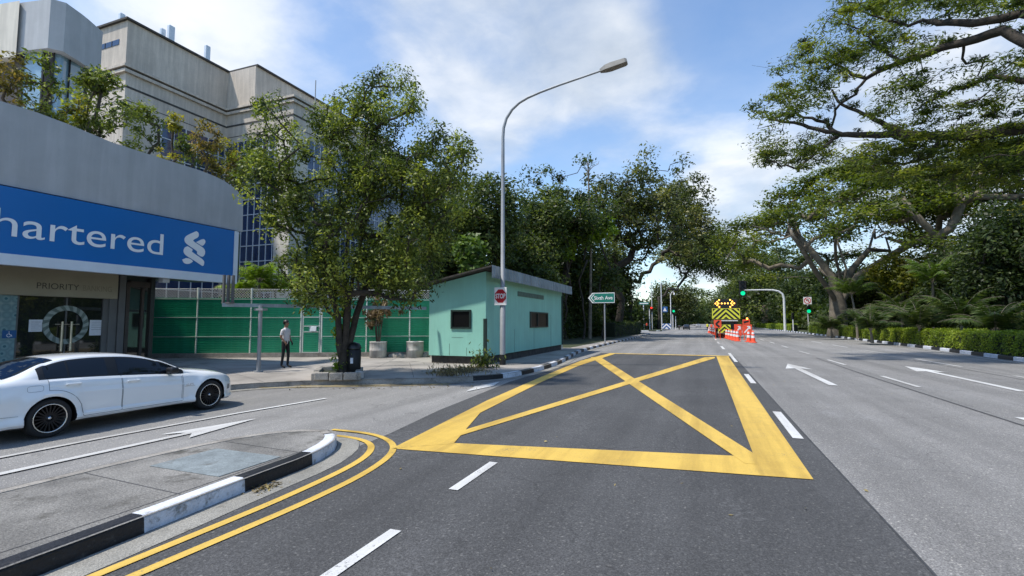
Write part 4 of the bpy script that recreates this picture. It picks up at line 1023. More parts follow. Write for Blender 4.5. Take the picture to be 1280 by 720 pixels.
# ------------------------------------------------------------------ cars
def catmull(xs, ys):
    xs = np.array(xs, float); ys = np.array(ys, float); m = np.gradient(ys, xs)
    def f(x):
        x = np.clip(x, xs[0], xs[-1]); i = np.clip(np.searchsorted(xs, x) - 1, 0, len(xs) - 2)
        h = xs[i + 1] - xs[i]; t = (x - xs[i]) / h
        return (2 * t**3 - 3 * t**2 + 1) * ys[i] + (t**3 - 2 * t**2 + t) * h * m[i] + (-2 * t**3 + 3 * t**2) * ys[i + 1] + (t**3 - t**2) * h * m[i + 1]
    return f


WB, WR, AR = 2.69, 0.300, 0.338
z_top = catmull([-1.06, -1.02, -0.93, -0.70, -0.55, -0.39, -0.05, 0.18, 0.55, 0.9, 1.28, 1.6, 1.85, 2.08, 2.2, 2.5, 2.85, 3.15, 3.32, 3.40, 3.44], [0.64, 0.84, 0.915, 0.945, 0.955, 1.00, 1.16, 1.225, 1.258, 1.255, 1.225, 1.155, 1.06, 0.945, 0.895, 0.85, 0.805, 0.735, 0.665, 0.60, 0.50])
z_belt = catmull([-1.06, -0.98, -0.6, -0.1, 0.4, 0.97, 1.6, 2.05, 2.3, 2.85, 3.1, 3.3, 3.44], [0.60, 0.83, 0.895, 0.905, 0.895, 0.868, 0.83, 0.795, 0.785, 0.745, 0.69, 0.60, 0.46])
w_half = catmull([-1.06, -1.02, -0.9, -0.6, -0.2, 0.5, 1.4, 2.3, 2.7, 2.95, 3.15, 3.28, 3.38, 3.44], [0.56, 0.68, 0.755, 0.79, 0.80, 0.80, 0.80, 0.80, 0.80, 0.775, 0.72, 0.64, 0.54, 0.42])
w_top = catmull([-1.06, -0.7, -0.5, -0.1, 0.3, 1.0, 1.5, 1.8, 2.1, 2.5, 3.0, 3.44], [0.48, 0.60, 0.61, 0.565, 0.535, 0.535, 0.55, 0.585, 0.64, 0.62, 0.54, 0.32])
z_bot = catmull([-1.06, -0.9, -0.4, 0.5, 2.2, 3.0, 3.25, 3.44], [0.30, 0.22, 0.19, 0.185, 0.185, 0.16, 0.15, 0.20])
def edge_drop(x): return 0.045 if 0.0 < x < 1.7 else 0.032
def car_section(x):
    w, zb, zt, zbt, wt = float(w_half(x)), float(z_bot(x)), float(z_top(x)), float(z_belt(x)), float(w_top(x))
    ze = max(zbt + 0.012, zt - edge_drop(x)); hm = zbt - zb
    wt = min(wt, w - 0.06)
    S = [(0, zb), (w * 0.85, zb), (w - 0.015, zb + 0.035 * hm / 0.75), (w + 0.012, zb + 0.10 * hm), (w + 0.012, zb + 0.17 * hm), (w - 0.006, zb + 0.22 * hm), (w - 0.002, zb + 0.36 * hm), (w + 0.004, zb + 0.52 * hm), (w + 0.004, zb + 0.68 * hm), (w - 0.014, zb + 0.755 * hm), (w - 0.022, zb + 0.86 * hm), (w - 0.045, zb + 0.95 * hm), (w - 0.085, zbt)]
    for f in (0.2, 0.4, 0.6, 0.8): S.append(((w - 0.085) * (1 - f) + wt * f + 0.018 * math.sin(f * math.pi), zbt * (1 - f) + ze * f))
    S += [(wt, ze), (wt * 0.88, ze + (zt - ze) * 0.45), (wt * 0.6, ze + (zt - ze) * 0.8), (wt * 0.3, ze + (zt - ze) * 0.96), (0, zt)]
    return S
def flare(x, z):
    o = 0
    for cx in (0, WB):
        r = math.hypot(x - cx, z - WR)
        if z > 0.17: o = max(o, 0.030 * math.exp(-((r - 0.355) / 0.075) ** 2))
    return o
def side_y(x, z):
    S = car_section(x)[1:18]
    for a, b in zip(S[:-1], S[1:]):
        if a[1] <= z <= b[1] and b[1] > a[1]: return a[0] + (b[0] - a[0]) * (z - a[1]) / (b[1] - a[1]) + (flare(x, z) if z < float(z_belt(x)) else 0)
    return S[-1][0]


def side_patch(cols, off, sides=(-1, 1), nz=10):
    """cols: (x, z_low, z_high); a panel lying just proud of the car's flank"""
    mb = MB()
    for sd in sides:
        rows = []
        for (x, z0, z1) in cols: rows.append([(x, sd * (side_y(x, z0 + (z1 - z0) * k / nz) + off), z0 + (z1 - z0) * k / nz) for k in range(nz + 1)])
        for i in range(len(rows) - 1):
            for k in range(nz): mb.add([rows[i][k], rows[i + 1][k], rows[i + 1][k + 1], rows[i][k + 1]], [(0, 1, 2, 3)], 0, True)
    return mb


def seam_line(mb, pts, off, sd, w=0.0028):
    P = [Vector((x, sd * (side_y(x, z) + off), z)) for x, z in pts]
    for a, b in zip(P[:-1], P[1:]):
        t = (b - a).normalized(); nn = t.cross(Vector((0, sd, 0))).normalized() * w
        mb.add([a - nn, b - nn, b + nn, a + nn], [(0, 1, 2, 3)])


def build_car(name, label, pos, paint, rz, group=None, badge=False):
    car = empty(name, pos, label, 'car', group, rz)                    # local x forward, y left, origin under the rear axle
    xs = sorted(set(list(np.linspace(-1.06, -0.9, 7)) + list(np.linspace(-0.9, 3.15, 90)) + list(np.linspace(3.15, 3.44, 14))))
    mb = MB(); ns = None; V = []
    for x in xs:
        S = car_section(x); pts = []
        for (y, z) in S: pts.append((y + (flare(x, z) if (y > 0.5 and z < float(z_belt(x))) else 0), z))
        ring = [(x, -y, z) for y, z in pts] + [(x, y, z) for y, z in reversed(pts[1:-1])]; ns = len(ring); V += ring
    F = [(i * ns + k, (i + 1) * ns + k, (i + 1) * ns + (k + 1) % ns, i * ns + (k + 1) % ns) for i in range(len(xs) - 1) for k in range(ns)]
    F += [tuple(range(ns)), tuple(range((len(xs) - 1) * ns, len(xs) * ns))[::-1]]
    mb.add(V, F, 0, True); body = mb.build('body', [paint, 'trim_black'])
    cut = MB()
    for cx in (0, WB):
        for sd in (-1, 1):
            mtx = Matrix.Translation((cx, sd * 0.53, WR)) @ Matrix.Rotation(math.pi / 2, 4, 'X')
            cut.lathe([(0.0, -0.17), (AR, -0.17), (AR, 0.5 if True else 0), (0, 0.5)] if sd < 0 else [(0.0, -0.5), (AR, -0.5), (AR, 0.17), (0, 0.17)], 40, 0, mtx, False)
    co = cut.build('cutter', 'trim_black')
    bm = bmesh.new(); bm.from_mesh(co.data); bmesh.ops.remove_doubles(bm, verts=bm.verts, dist=1e-4); bmesh.ops.recalc_face_normals(bm, faces=bm.faces); bm.to_mesh(co.data); bm.free()
    md = body.modifiers.new('arches', 'BOOLEAN'); md.object = co; md.operation = 'DIFFERENCE'; md.solver = 'EXACT'
    me = bpy.data.meshes.new_from_object(body.evaluated_get(bpy.context.evaluated_depsgraph_get()))
    body.modifiers.clear(); body.data = me; me.name = 'body'; bpy.data.objects.remove(co); body.parent = car
    me.materials.clear(); me.materials.append(M[paint]); me.materials.append(M['trim_black'])
    for p in me.polygons:
        c = p.center; p.use_smooth = True
        p.material_index = 1 if any(math.hypot(c.x - cx, c.z - WR) < AR + 0.002 and abs(c.y) < 0.82 for cx in (0, WB)) or c.z < 0.16 and abs(c.z - float(z_bot(c.x))) < 0.004 else 0
    me.set_sharp_from_angle(angle=math.radians(32))
    # glasshouse
    def ze(x): return max(float(z_belt(x)) + 0.012, float(z_top(x)) - edge_drop(x))
    def cols(x0, x1, n, lo=0.016, hi=0.04): return [(x, float(z_belt(x)) + lo, max(float(z_belt(x)) + lo + 0.004, ze(x) - hi)) for x in np.linspace(x0, x1, n)]
    tr = side_patch(cols(-0.14, 2.16, 50, -0.004, 0.020), 0.003); tr.build('window_trim', 'trim_black', car, fix=False)
    for (x0, x1) in ((-0.06, 0.24), (0.27, 0.82), (0.99, 2.05)):
        for sd in (-1, 1): side_patch(cols(x0, x1, 18), 0.006, (sd,)).build('side_window', 'car_glass', car, fix=False)
    def top_patch(x0, x1, t0, nm, dz):
        mb = MB(); g = []
        for x in np.linspace(x0, x1, 14):
            S = car_section(x)[17:]; row = []
            ys = [p[0] for p in S][::-1]; zs = [p[1] for p in S][::-1]
            for y in np.linspace(-t0, t0, 17): yy = abs(y) * S[0][0]; row.append((x, y * S[0][0], float(np.interp(yy, ys, zs)) + dz))
            g.append(row)
        for i in range(13):
            for k in range(16): mb.add([g[i][k], g[i + 1][k], g[i + 1][k + 1], g[i][k + 1]], [(0, 1, 2, 3)], 0, True)
        return mb.build(nm, 'car_glass', car, fix=False)
    top_patch(-0.52, 0.12, 0.93, 'rear_window', 0.008); top_patch(1.55, 2.10, 0.93, 'windscreen', 0.008)
    # doors
    for sd in (-1, 1):
        for (nm, xa, xb) in (('rear', -0.03, 1.012), ('front', 1.026, 2.09)):
            def zlo(x): return WR + math.sqrt(max(0, 0.43 ** 2 - x * x)) if x < 0.43 else 0.268
            cl = [(x, max(0.268, zlo(x)), float(z_belt(x)) - 0.008) for x in np.linspace(xa, xb, 30)]
            d = side_patch(cl, 0.0025, (sd,), 16).build('door', paint, car, fix=False)
            mb = MB(); lo = [(c[0], c[1]) for c in cl]; seam_line(mb, lo, 0.004, sd)
            for e in (0, -1): seam_line(mb, [(cl[e][0], cl[e][1] + (cl[e][2] - cl[e][1]) * k / 12) for k in range(13)], 0.004, sd)
            mb.build('door_gap', 'trim_black', d, fix=False)
            xh = 0.29 if nm == 'rear' else 1.20
            mb = MB(); hz_ = 0.80 if nm == 'rear' else 0.755; y = side_y(xh, hz_); mb.box((xh - 0.11, sd * (y + 0.03) - 0.010, hz_ - 0.013), (xh + 0.11, sd * (y + 0.03) + 0.010, hz_ + 0.013), bev=0.008)
            for e in (-0.1, 0.1): mb.box((xh + e * .8 - 0.02, sd * (y + 0.01) - 0.02, hz_ - 0.01), (xh + e * .8 + 0.02, sd * (y + 0.01) + 0.02, hz_ + 0.01))
            mb.build('handle', paint, d)
    # lamps, mirrors, trims
    for sd in (-1, 1):
        side_patch([(x, 0.53 + (x - 3.0) * 0.03, float(z_belt(x)) - 0.008) for x in np.linspace(3.06, 3.30, 10)], 0.004, (sd,)).build('headlight', 'clear_lens', car, fix=False)
        side_patch([(x, 0.66, 0.80) for x in np.linspace(-1.01, -0.66, 10)], 0.005, (sd,)).build('tail_light', 'red_lens', car, fix=False)
        mb = MB(); y = side_y(1.86, 0.82)
        mb.box((1.78, sd * (y + 0.12) - 0.09, 0.825), (1.94, sd * (y + 0.12) + 0.09, 0.935), bev=0.035); mb.box((1.82, sd * (y + 0.02) - 0.06, 0.81), (1.90, sd * (y + 0.02) + 0.06, 0.845), bev=0.01)
        mb.build('side_mirror', 'trim_black', car)
        mb = MB(); seam_line(mb, [(2.115, z) for z in np.linspace(0.28, 0.76, 12)], 0.003, sd, 0.003); seam_line(mb, [(-1.0, 0.40), (-0.7, 0.405), (-0.40, 0.395)], 0.003, sd, 0.002); mb.build('wing_gap', 'trim_black', car, fix=False)
        mb = MB(); 
        for k in range(2): seam_line(mb, [(3.13 + 0.05 * k, 0.37), (3.15 + 0.05 * k, 0.47)], 0.004, sd, 0.011)
        mb.build('side_vent', 'trim_black', car, fix=False)
    mb = MB(); fl = [(-0.20 + 0.10 * np.sign(math.cos(a)) * abs(math.cos(a)) ** .5, 0.775 + 0.045 * np.sign(math.sin(a)) * abs(math.sin(a)) ** .5) for a in np.linspace(0, 2 * math.pi, 17)]; seam_line(mb, fl, 0.003, -1, 0.0018); mb.build('fuel_flap_gap', 'shop_grey', car, fix=False)
    mb = MB(); mb.box((3.425, -0.36, 0.44), (3.452, 0.36, 0.58), bev=0.01); mb.build('grille', 'trim_black', car)
    mb = MB(); mb.box((-1.075, -0.26, 0.60), (-1.055, 0.26, 0.70), bev=0.006); mb.build('number_plate', 'black', car)
    mb = MB(); mb.box((3.44, -0.26, 0.30), (3.46, 0.26, 0.39), bev=0.006); mb.build('number_plate', 'black', car)
    if badge:
        z = 0.552; y = side_y(2.2, z)
        text_obj('badge', '6.3 AMG', 0.05, 'chrome', (2.17, -(y + 0.006), z), (1, 0, 0), (0, 0, 1), car, 0, 'LEFT', fit=0.15)
        mb = MB(); seam_line(mb, [(2.14, 0.54), (2.34, 0.54)], 0.006, -1, 0.004); mb.build('badge_bar', 'chrome', car, fix=False)
    # wheels
    def wheel(cx, sd):
        mtx = Matrix.Translation((cx, sd * 0.702, WR)) @ Matrix.Rotation(-math.pi / 2 * sd, 4, 'X') @ Matrix.Scale(WR / 0.335, 4)   # local +Z outwards
        mb = MB(); mb.lathe([(0.235, -0.11), (0.30, -0.118), (0.325, -0.10), (0.335, -0.07), (0.335, 0.07), (0.325, 0.10), (0.30, 0.116), (0.248, 0.112), (0.240, 0.09)], 48, 0, mtx); wh = mb.build('wheel', 'rubber', car)
        mb = MB(); mb.lathe([(0.232, 0.112), (0.246, 0.122), (0.250, 0.113), (0.244, 0.10)], 48, 0, mtx); mb.build('rim_lip', 'rim_lip', wh)
        mb = MB(); mb.lathe([(0.244, 0.10), (0.225, 0.09), (0.215, 0.02), (0.0, 0.01)], 48, 0, mtx)
        for k in range(20):
            a = 2 * math.pi * k / 20; R = mtx @ Matrix.Rotation(a, 4, 'Z')
            mb.add([R @ Vector(p) for p in ((0.04, -0.012, 0.088), (0.04, 0.012, 0.088), (0.232, 0.009, 0.106), (0.232, -0.009, 0.106), (0.04, -0.014, 0.06), (0.04, 0.014, 0.06), (0.225, 0.011, 0.075), (0.225, -0.011, 0.075))], [(0, 1, 2, 3), (0, 4, 5, 1), (2, 6, 7, 3), (1, 5, 6, 2), (3, 7, 4, 0)])
        mb.lathe([(0.06, 0.07), (0.055, 0.095), (0.0, 0.098)], 20, 0, mtx); mb.build('rim', 'rim_dark', wh)
        mb = MB(); mb.lathe([(0.028, 0.096), (0.026, 0.103), (0, 0.104)], 16, 0, mtx); mb.build('hub_cap', 'chrome', wh)
    for cx in (0, WB):
        for sd in (-1, 1): wheel(cx, sd)
    return car


build_car('saloon_car', 'white four door saloon car with dark alloy wheels stopped beside the bank', (-10.34, 4.72, 0.004), 'car_white', math.pi / 2, None, True)
build_car('saloon_car', 'dark saloon car far down the road at the left kerb', (*onz(858, 412, 0).xy, 0.004), 'car_dark', math.pi / 2, 'cars far down the road')
build_car('saloon_car', 'silver car farthest down the road beyond the dark car', (*onz(873, 409, 0).xy, 0.004), 'car_silver', math.pi / 2, 'cars far down the road')

# ------------------------------------------------------------------ people
def skin_figure(name, nodes, edges, radii, sub=1):
    """one continuous surface grown round a skeleton"""
    me = bpy.data.meshes.new(name); me.from_pydata(nodes, edges, []); ob = bpy.data.objects.new(name, me); COL.objects.link(ob)
    md = ob.modifiers.new('skin', 'SKIN'); md.use_smooth_shade = True
    for i, r in enumerate(radii): me.skin_vertices[0].data[i].radius = r if hasattr(r, '__len__') else (r, r)
    me.skin_vertices[0].data[0].use_root = True
    ob.modifiers.new('sub', 'SUBSURF').levels = sub; ob.modifiers['sub'].render_levels = sub
    m2 = bpy.data.meshes.new_from_object(ob.evaluated_get(bpy.context.evaluated_depsgraph_get()))
    bpy.data.objects.remove(ob); m2.name = name; o = bpy.data.objects.new(name, m2); COL.objects.link(o); return o


def build_person(label, pos, rz, H, shirt='shirt', legs='trousers', group=None, arm_bend=0.0, stride=0.04, vest=None, hands=True):
    root = empty('person', pos, label, 'person', group, rz); k = H / 1.72       # local x forward
    N = []; E_ = []; R = []
    def nd(p, r, par=None):
        N.append(tuple(c * k for c in p)); R.append(tuple(x * k for x in (r if hasattr(r, '__len__') else (r, r)))); i = len(N) - 1
        if par is not None: E_.append((par, i))
        return i
    pel = nd((0, 0, .93), (.135, .10)); wa = nd((0.01, 0, 1.08), (.125, .095), pel); ch = nd((0.0, 0, 1.27), (.15, .105), wa); nk0 = nd((-.01, 0, 1.40), (.085, .07), ch); nk = nd((0.0, 0, 1.47), .05, nk0)
    hd = nd((.02, 0, 1.56), (.078, .088), nk); tp = nd((.01, 0, 1.66), (.068, .075), hd); nose = nd((.108, 0, 1.575), .016, hd)
    for s in (-1, 1):
        h = nd((0, s * .09, .86), (.085, .085), pel); kn = nd((.02 + s * stride, s * .10, .48), .055, h); an = nd((-.02 + s * stride * 1.6, s * .10, .09), .04, kn); toe = nd((.15 + s * stride * 1.6, s * .11, .035), (.04, .032), an)
        sh = nd((-.01, s * .175, 1.36), .06, ch); el = nd((-.03, s * .225, 1.09), .043, sh); wr = nd((.05 + arm_bend * .15, s * (.215 - .08 * arm_bend), .85 + .24 * arm_bend), .03, el)
        if hands:
            pm = nd((.075 + arm_bend * .2, s * (.21 - .12 * arm_bend), .775 + .28 * arm_bend), (.022, .036), wr)
            b = N[pm]; b = tuple(c / k for c in b)
            for f in range(4): a_ = nd((b[0] + .012 * (f - 1.5), b[1] - s * .004 * f, b[2] - .045 + .004 * abs(f - 1.5)), .0095, pm); nd((b[0] + .012 * (f - 1.5) + .008, b[1] - s * .012, b[2] - .08 + .006 * abs(f - 1.5)), .008, a_)
            nd((b[0] + .045, b[1] - s * .01, b[2] - .01), .01, pm)
    body = skin_figure('body', N, E_, R, 1); body.parent = root
    me = body.data; me.materials.clear()
    for m_ in ('skin_tone', shirt, legs, 'black'): me.materials.append(M[m_])
    for p in me.polygons:
        z = p.center.z / k; y = abs(p.center.y) / k
        p.material_index = 3 if z < 0.10 else 2 if z < 0.96 and not (y > 0.165 and z > 0.6) else 1 if z < 1.445 and not (y > 0.165 and z < 1.16) else 0
        p.use_smooth = True
    mb = MB(); mtx = Matrix.Translation((-.008 * k, 0, 1.615 * k)) @ Matrix.Diagonal((.108 * k, .092 * k, .105 * k, 1))
    bm = bmesh.new(); bmesh.ops.create_icosphere(bm, subdivisions=3, radius=1)
    bmesh.ops.delete(bm, geom=[v for v in bm.verts if (v.co.z < 0.12 and v.co.x > 0.15) or v.co.z < -0.75], context='VERTS'); bm.verts.index_update()
    mb.add([mtx @ v.co for v in bm.verts], [[v.index for v in f.verts] for f in bm.faces], 0, True); bm.free(); mb.build('hair', 'hair', root)
    mb = MB()
    for s in (-1, 1): mb.add(*[(lambda q: ([Matrix.Translation((.100 * k, s * .032 * k, 1.585 * k)) @ (v * .011 * k) for v in q[0]], q[1]))(ICO)][0], 0, True)
    mb.build('eye', 'black', root)
    if vest:
        mb = MB(); mb.lathe([(.175 * k, .93 * k), (.17 * k, 1.1 * k), (.19 * k, 1.28 * k), (.15 * k, 1.42 * k), (.09 * k, 1.44 * k)], 20, 0, Matrix.Diagonal((.8, 1.12, 1, 1))); mb.build('vest', vest, root)
    return root


bm = bmesh.new(); bmesh.ops.create_icosphere(bm, subdivisions=1, radius=1); ICO = ([v.co.copy() for v in bm.verts], [[v.index for v in f.verts] for f in bm.faces]); bm.free()
pp = onz(356, 460, 0.15)
build_person('person in pale shirt and black trousers standing on the pavement before the green fence', pp, math.radians(8), 1.75, stride=0.03, arm_bend=0.35)

# ------------------------------------------------------------------ pavement objects
tp_ = onz(428, 470, 0.15)
pl = empty('tree_planter', tp_, 'low broken concrete planter kerb round the street tree', 'planter')
mb = BB(tp_)
PQ = [onz(393, 475.5, .15), onz(447, 474.5, .15), onz(450, 466, .15), onz(400, 466.5, .15)]
for i in range(4):
    a, b = PQ[i], PQ[(i + 1) % 4]; L = (b - a).length; t = (b - a).normalized(); k = int(L / 0.45) + 1; rr = random.Random(i)
    for j in range(k):
        c = a + t * (L * (j + .5) / k); mtx = Matrix.Translation(c + Vector((0, 0, .1 + rr.uniform(-.02, .02)))) @ Matrix.Rotation(math.atan2(t.y, t.x) + rr.uniform(-.05, .05), 4, 'Z')
        mb.box((-L / k / 2 + .01, -.09, -.11), (L / k / 2 - .01, .09, .11), bev=.025, mtx=mtx)
mb.build('edging', 'kerb_grey', pl)
mb = BB(tp_); mb.add([p + Vector((0, 0, .09)) for p in PQ], [(0, 1, 2, 3)]); mb.build('earth', 'soil', pl)
bp_ = onz(442.5, 470, .15)
bn = empty('litter_bin', bp_, 'black litter bin with domed lid standing behind the tree trunk', 'bin')
mb = BB(bp_); mb.lathe([(.15, .02), (.19, .05), (.20, .80), (.17, .82)], 20, 0, Matrix.Translation(bp_)); mb.build('body', 'black', bn)
mb = BB(bp_); mb.lathe([(.21, .83), (.21, .88), (.15, 1.0), (0, 1.05)], 20, 0, Matrix.Translation(bp_)); mb.build('lid', 'trim_black', bn)
mb = BB(bp_); mb.box((bp_.x + .02, bp_.y - .215, .55), (bp_.x + .11, bp_.y - .195, .72)); mb.build('sticker', 'paper', bn)
cb = onz(449.5, 473, .15); mb = BB(cb)
mb.box((cb.x - .11, cb.y - .09, .15), (cb.x + .11, cb.y + .09, .36), bev=.03); o = mb.build('concrete_block', 'pot'); o.location = cb; tag(o, 'small pale concrete block on the pavement beside the planter', 'block')


def big_leafer(name, root, rng, base, n, L, W, mat_, droop, up0, segs=6, leaflets=14, width=0.5):
    """arching fronds, each a midrib with two rows of leaflets"""
    C = []; AL = []; AW = []; VV = []; ribs = MB()
    for i in range(n):
        az = 2 * math.pi * (i + rng.random() * .7) / n; el = up0 * (0.5 + 0.5 * rng.random()); l = L * rng.uniform(.75, 1.1)
        d = np.array([math.cos(az), math.sin(az)]); pts = []; p = np.array(base, float); e = el; st = l / 10
        for q in range(11):
            pts.append(p.copy()); p = p + st * np.array([d[0] * math.cos(e), d[1] * math.cos(e), math.sin(e)]); e -= droop * (0.6 + 0.1 * q) / 10 * 2
        ribs.tube(pts, [0.02 * (1 - .8 * q / 10) + .004 for q in range(11)], 4, caps=False)
        pts = np.array(pts); cv = rng.normal(.5, .15)
        for q in np.linspace(.16, 1, leaflets):
            f = q * 10; j = min(int(f), 9); P = pts[j] + (pts[j + 1] - pts[j]) * (f - j); T = (pts[j + 1] - pts[j]); T /= np.linalg.norm(T)
            S = np.cross(T, [0, 0, 1]); S /= np.linalg.norm(S) + 1e-6; U = np.cross(S, T); ll = W * math.sin(math.pi * min(1, .25 + q * .72)) * rng.uniform(.85, 1.1)
            for s in (-1, 1):
                dd = S * s * .8 + T * .55 + U * rng.uniform(-.25, .25) - np.array([0, 0, .25 if width > .55 else .55]); dd /= np.linalg.norm(dd)
                C.append(P + dd * ll / 2); AL.append(dd * ll / 2); ww = np.cross(dd, U); ww /= np.linalg.norm(ww) + 1e-6; AW.append(ww * ll * .5 * .13 * width * 2); VV.append(cv + rng.normal(0, .15))
    ribs_o = None
    o = leaf_mesh(name, np.array(C), np.array(AL), np.array(AW), np.array(VV), mat_, root)
    ribs.build('frond_rib', 'bark_pale', o, fix=False)
    return o


def palm(label, base, h, n, L, W, mat_='leaf_palm', trunk=.09, seed=0, group=None, stems=1, droop=1.0, up0=1.35, cat='palm', name='palm_tree', bark='bark_pale', leaflets=20, width=0.7):
    rng = np.random.default_rng(seed); root = empty(name, base, label, cat, group)
    mb = MB(); tops = []
    for s in range(stems):
        lean = rng.normal(0, .12, 2) * h * (1 if stems > 1 else .4); o = rng.normal(0, .25, 2) if stems > 1 else np.zeros(2); hh = h * rng.uniform(.75, 1.05) if stems > 1 else h
        pts = [(o[0] + lean[0] * f * f, o[1] + lean[1] * f * f, hh * f) for f in np.linspace(0, 1, 8)]; mb.tube(pts, [trunk * (1.25 - .4 * f) for f in np.linspace(0, 1, 8)], 8); tops.append(pts[-1])
    mb.build('trunk', bark, root, fix=False)
    for t in tops: big_leafer('crown', root, rng, t, max(5, n // (1 if stems == 1 else 1)), L, W, mat_, droop, up0, leaflets=leaflets, width=width)
    return root


# two white drums before the fence
for i, u in enumerate((476, 520.5)):
    b = on_fence(u) + FN * 0.75 + Vector((0, 0, .15)); r = .40
    dr = empty('drum_planter', b, ('white rust stained drum planter holding the withered plant' if i == 0 else 'white rust stained drum planter standing empty near the hut'), 'planter', 'white drums before the fence')
    mb = BB(b); mb.lathe([(r * .92, 0), (r, .03), (r, .32), (r * 1.03, .34), (r, .36), (r, .70), (r * 1.04, .72), (r * 1.0, .75), (r * .9, .74), (r * .88, .62), (0, .62)], 24, 0, Matrix.Translation(b)); mb.build('drum', 'pot', dr)
    mb = BB(b); mb.lathe([(r * .87, .65), (0, .68)], 16, 0, Matrix.Translation(b)); mb.build('earth', 'soil', dr)
b = on_fence(476) + FN * 0.75 + Vector((0, 0, .15))
wp = empty('withered_plant', b + Vector((0, 0, .66)), 'withered brown leafed plant growing in the white drum', 'plant')
rng = np.random.default_rng(4); mb = MB()
for k in range(4): mb.tube([(.05 * k - .08, 0, 0), (.09 * k - .15 + rng.normal() * .03, rng.normal() * .06, .7), (.16 * k - .26, rng.normal() * .1, 1.45 + .12 * k)], [.035, .03, .02], 6)
mb.build('stem', 'bark', wp)
cl = np.array([(rng.normal(0, .42) - .2, rng.normal(0, .3), 1.45 + rng.normal(0, .32)) for _ in range(40)])
leaf_mesh('foliage', *scatter(rng, cl, np.full((40, 3), .16), 24, .22, -.2, .3, 1, .5, .4), 'leaf_dead', wp)
for i, (u, s_) in enumerate(((494, .18), (503, .24), (532, .2))):
    b = on_fence(u) + FN * 0.7 + Vector((0, 0, .15)); bm = bmesh.new(); bmesh.ops.create_icosphere(bm, subdivisions=3, radius=1); rr = random.Random(i + 9)
    off3 = [Vector((rr.gauss(0, 1), rr.gauss(0, 1), rr.gauss(0, 1))) for _ in range(5)]
    for w_ in bm.verts: w_.co = w_.co * (1 + .16 * sum(math.sin(w_.co.dot(o_) * 2 + i) for o_ in off3) / 2); w_.co = Vector((w_.co.x * s_ * 1.4, w_.co.y * s_, max(-.2, w_.co.z) * s_))
    bm.verts.index_update(); mb = MB(); mb.add([w_.co.copy() for w_ in bm.verts], [[q.index for q in f.verts] for f in bm.faces], 0, True); bm.free()
    o = mb.build('rubble_stone', 'kerb_grey'); o.location = b + Vector((0, 0, .02)); tag(o, ('flat grey rubble lump beside the left white drum', 'larger grey rubble lump between the two white drums', 'grey rubble lump beside the hut wall')[i], 'stone', 'rubble by the fence')
mc = onz(272, 577, .148); mb = BB(mc)
mb.box((mc.x - .55, mc.y - .42, .149), (mc.x + .55, mc.y + .42, .156), bev=.002); o = mb.build('manhole_cover', 'cover'); o.location = mc; tag(o, 'pale rectangular steel cover set in the traffic island', 'manhole cover')


def litter(name, label, pts, n, spread, size, seed):
    rng = np.random.default_rng(seed); P = np.array([pts[rng.integers(len(pts))] for _ in range(n)]) + rng.normal(0, 1, (n, 3)) * np.array([spread, spread, 0])
    P[:, 2] += rng.random(n) * .03 + .004; a = rng.random(n) * 6.28; tl = np.stack([np.cos(a), np.sin(a), rng.normal(0, .25, n)], 1); tw = np.stack([-np.sin(a), np.cos(a), rng.normal(0, .3, n)], 1); s = size * rng.uniform(.5, 1.3, n)[:, None] / 2
    o = leaf_mesh(name, P, tl * s, tw * s * .45, rng.random(n), 'debris'); o['kind'] = 'stuff'; return o
litter('leaf_litter', '', [tuple(onz(u, v, .0)) for u, v in ((330, 613), (322, 616), (345, 607), (318, 611), (336, 610))], 160, .05, .05, 1)
litter('leaf_litter', '', [tuple(onz(u, v, 0.0)) for u in range(310, 600, 12) for v in (486, 484, 481, 479)], 0 + 340, .12, .07, 2)
litter('leaf_litter', '', [tuple(onz(u, v, .155)) for u, v in ((560, 462), (575, 464), (590, 463), (600, 460), (550, 466), (580, 460))], 900, .22, .10, 3)
litter('leaf_litter', '', [(x, y, .0) for x in np.linspace(-4.3, 12, 22) for y in np.linspace(2, 26, 14)], 90, .5, .05, 5)
# weeds and dry tufts at the foot of the hut
rng = np.random.default_rng(12)
for i, (u, v, lab) in enumerate(((576, 466, 'tuft of dry brown grass on the pavement before the hut'), (604, 459, 'green weed climbing the hut corner by the lamp pole'), (560, 470, 'low dry weed at the kerb in front of the hut'))):
    b = onz(u, v, .152); n = 500 if i == 0 else 260; sp = (.5, .25, .3)[i]
    P = np.stack([rng.normal(0, sp, n), rng.normal(0, sp * .5, n), np.abs(rng.normal(0, (.10, .30, .06)[i], n)) + .03], 1); a = rng.random(n) * 6.28
    tl = np.stack([np.cos(a) * .6, np.sin(a) * .6, rng.uniform(.2, 1, n)], 1) * .09; tw = np.stack([-np.sin(a), np.cos(a), np.zeros(n)], 1) * .012
    o = leaf_mesh('weed_tuft', P, tl, tw if i != 1 else tw * 3, rng.random(n), 'debris' if i != 1 else 'leaf_dark'); o.location = b; tag(o, lab, 'weed', 'weeds by the hut')


# ------------------------------------------------------------------ trees
def px_clumps(rng, spec, depth, dvar, up_bias=0.0):
    """clump centres inside photo ellipses (u, v, ru, rv, count), spread in depth round the trunk"""
    out = []
    for (u, v, ru, rv, n) in spec:
        for _ in range(n):
            a = rng.random() * 6.283; r = rng.random() ** .5
            out.append(np.array(atd(u + ru * r * math.cos(a), v + rv * r * math.sin(a), depth + rng.uniform(-dvar, dvar) * (1 - .5 * r))))
    return np.array(out)


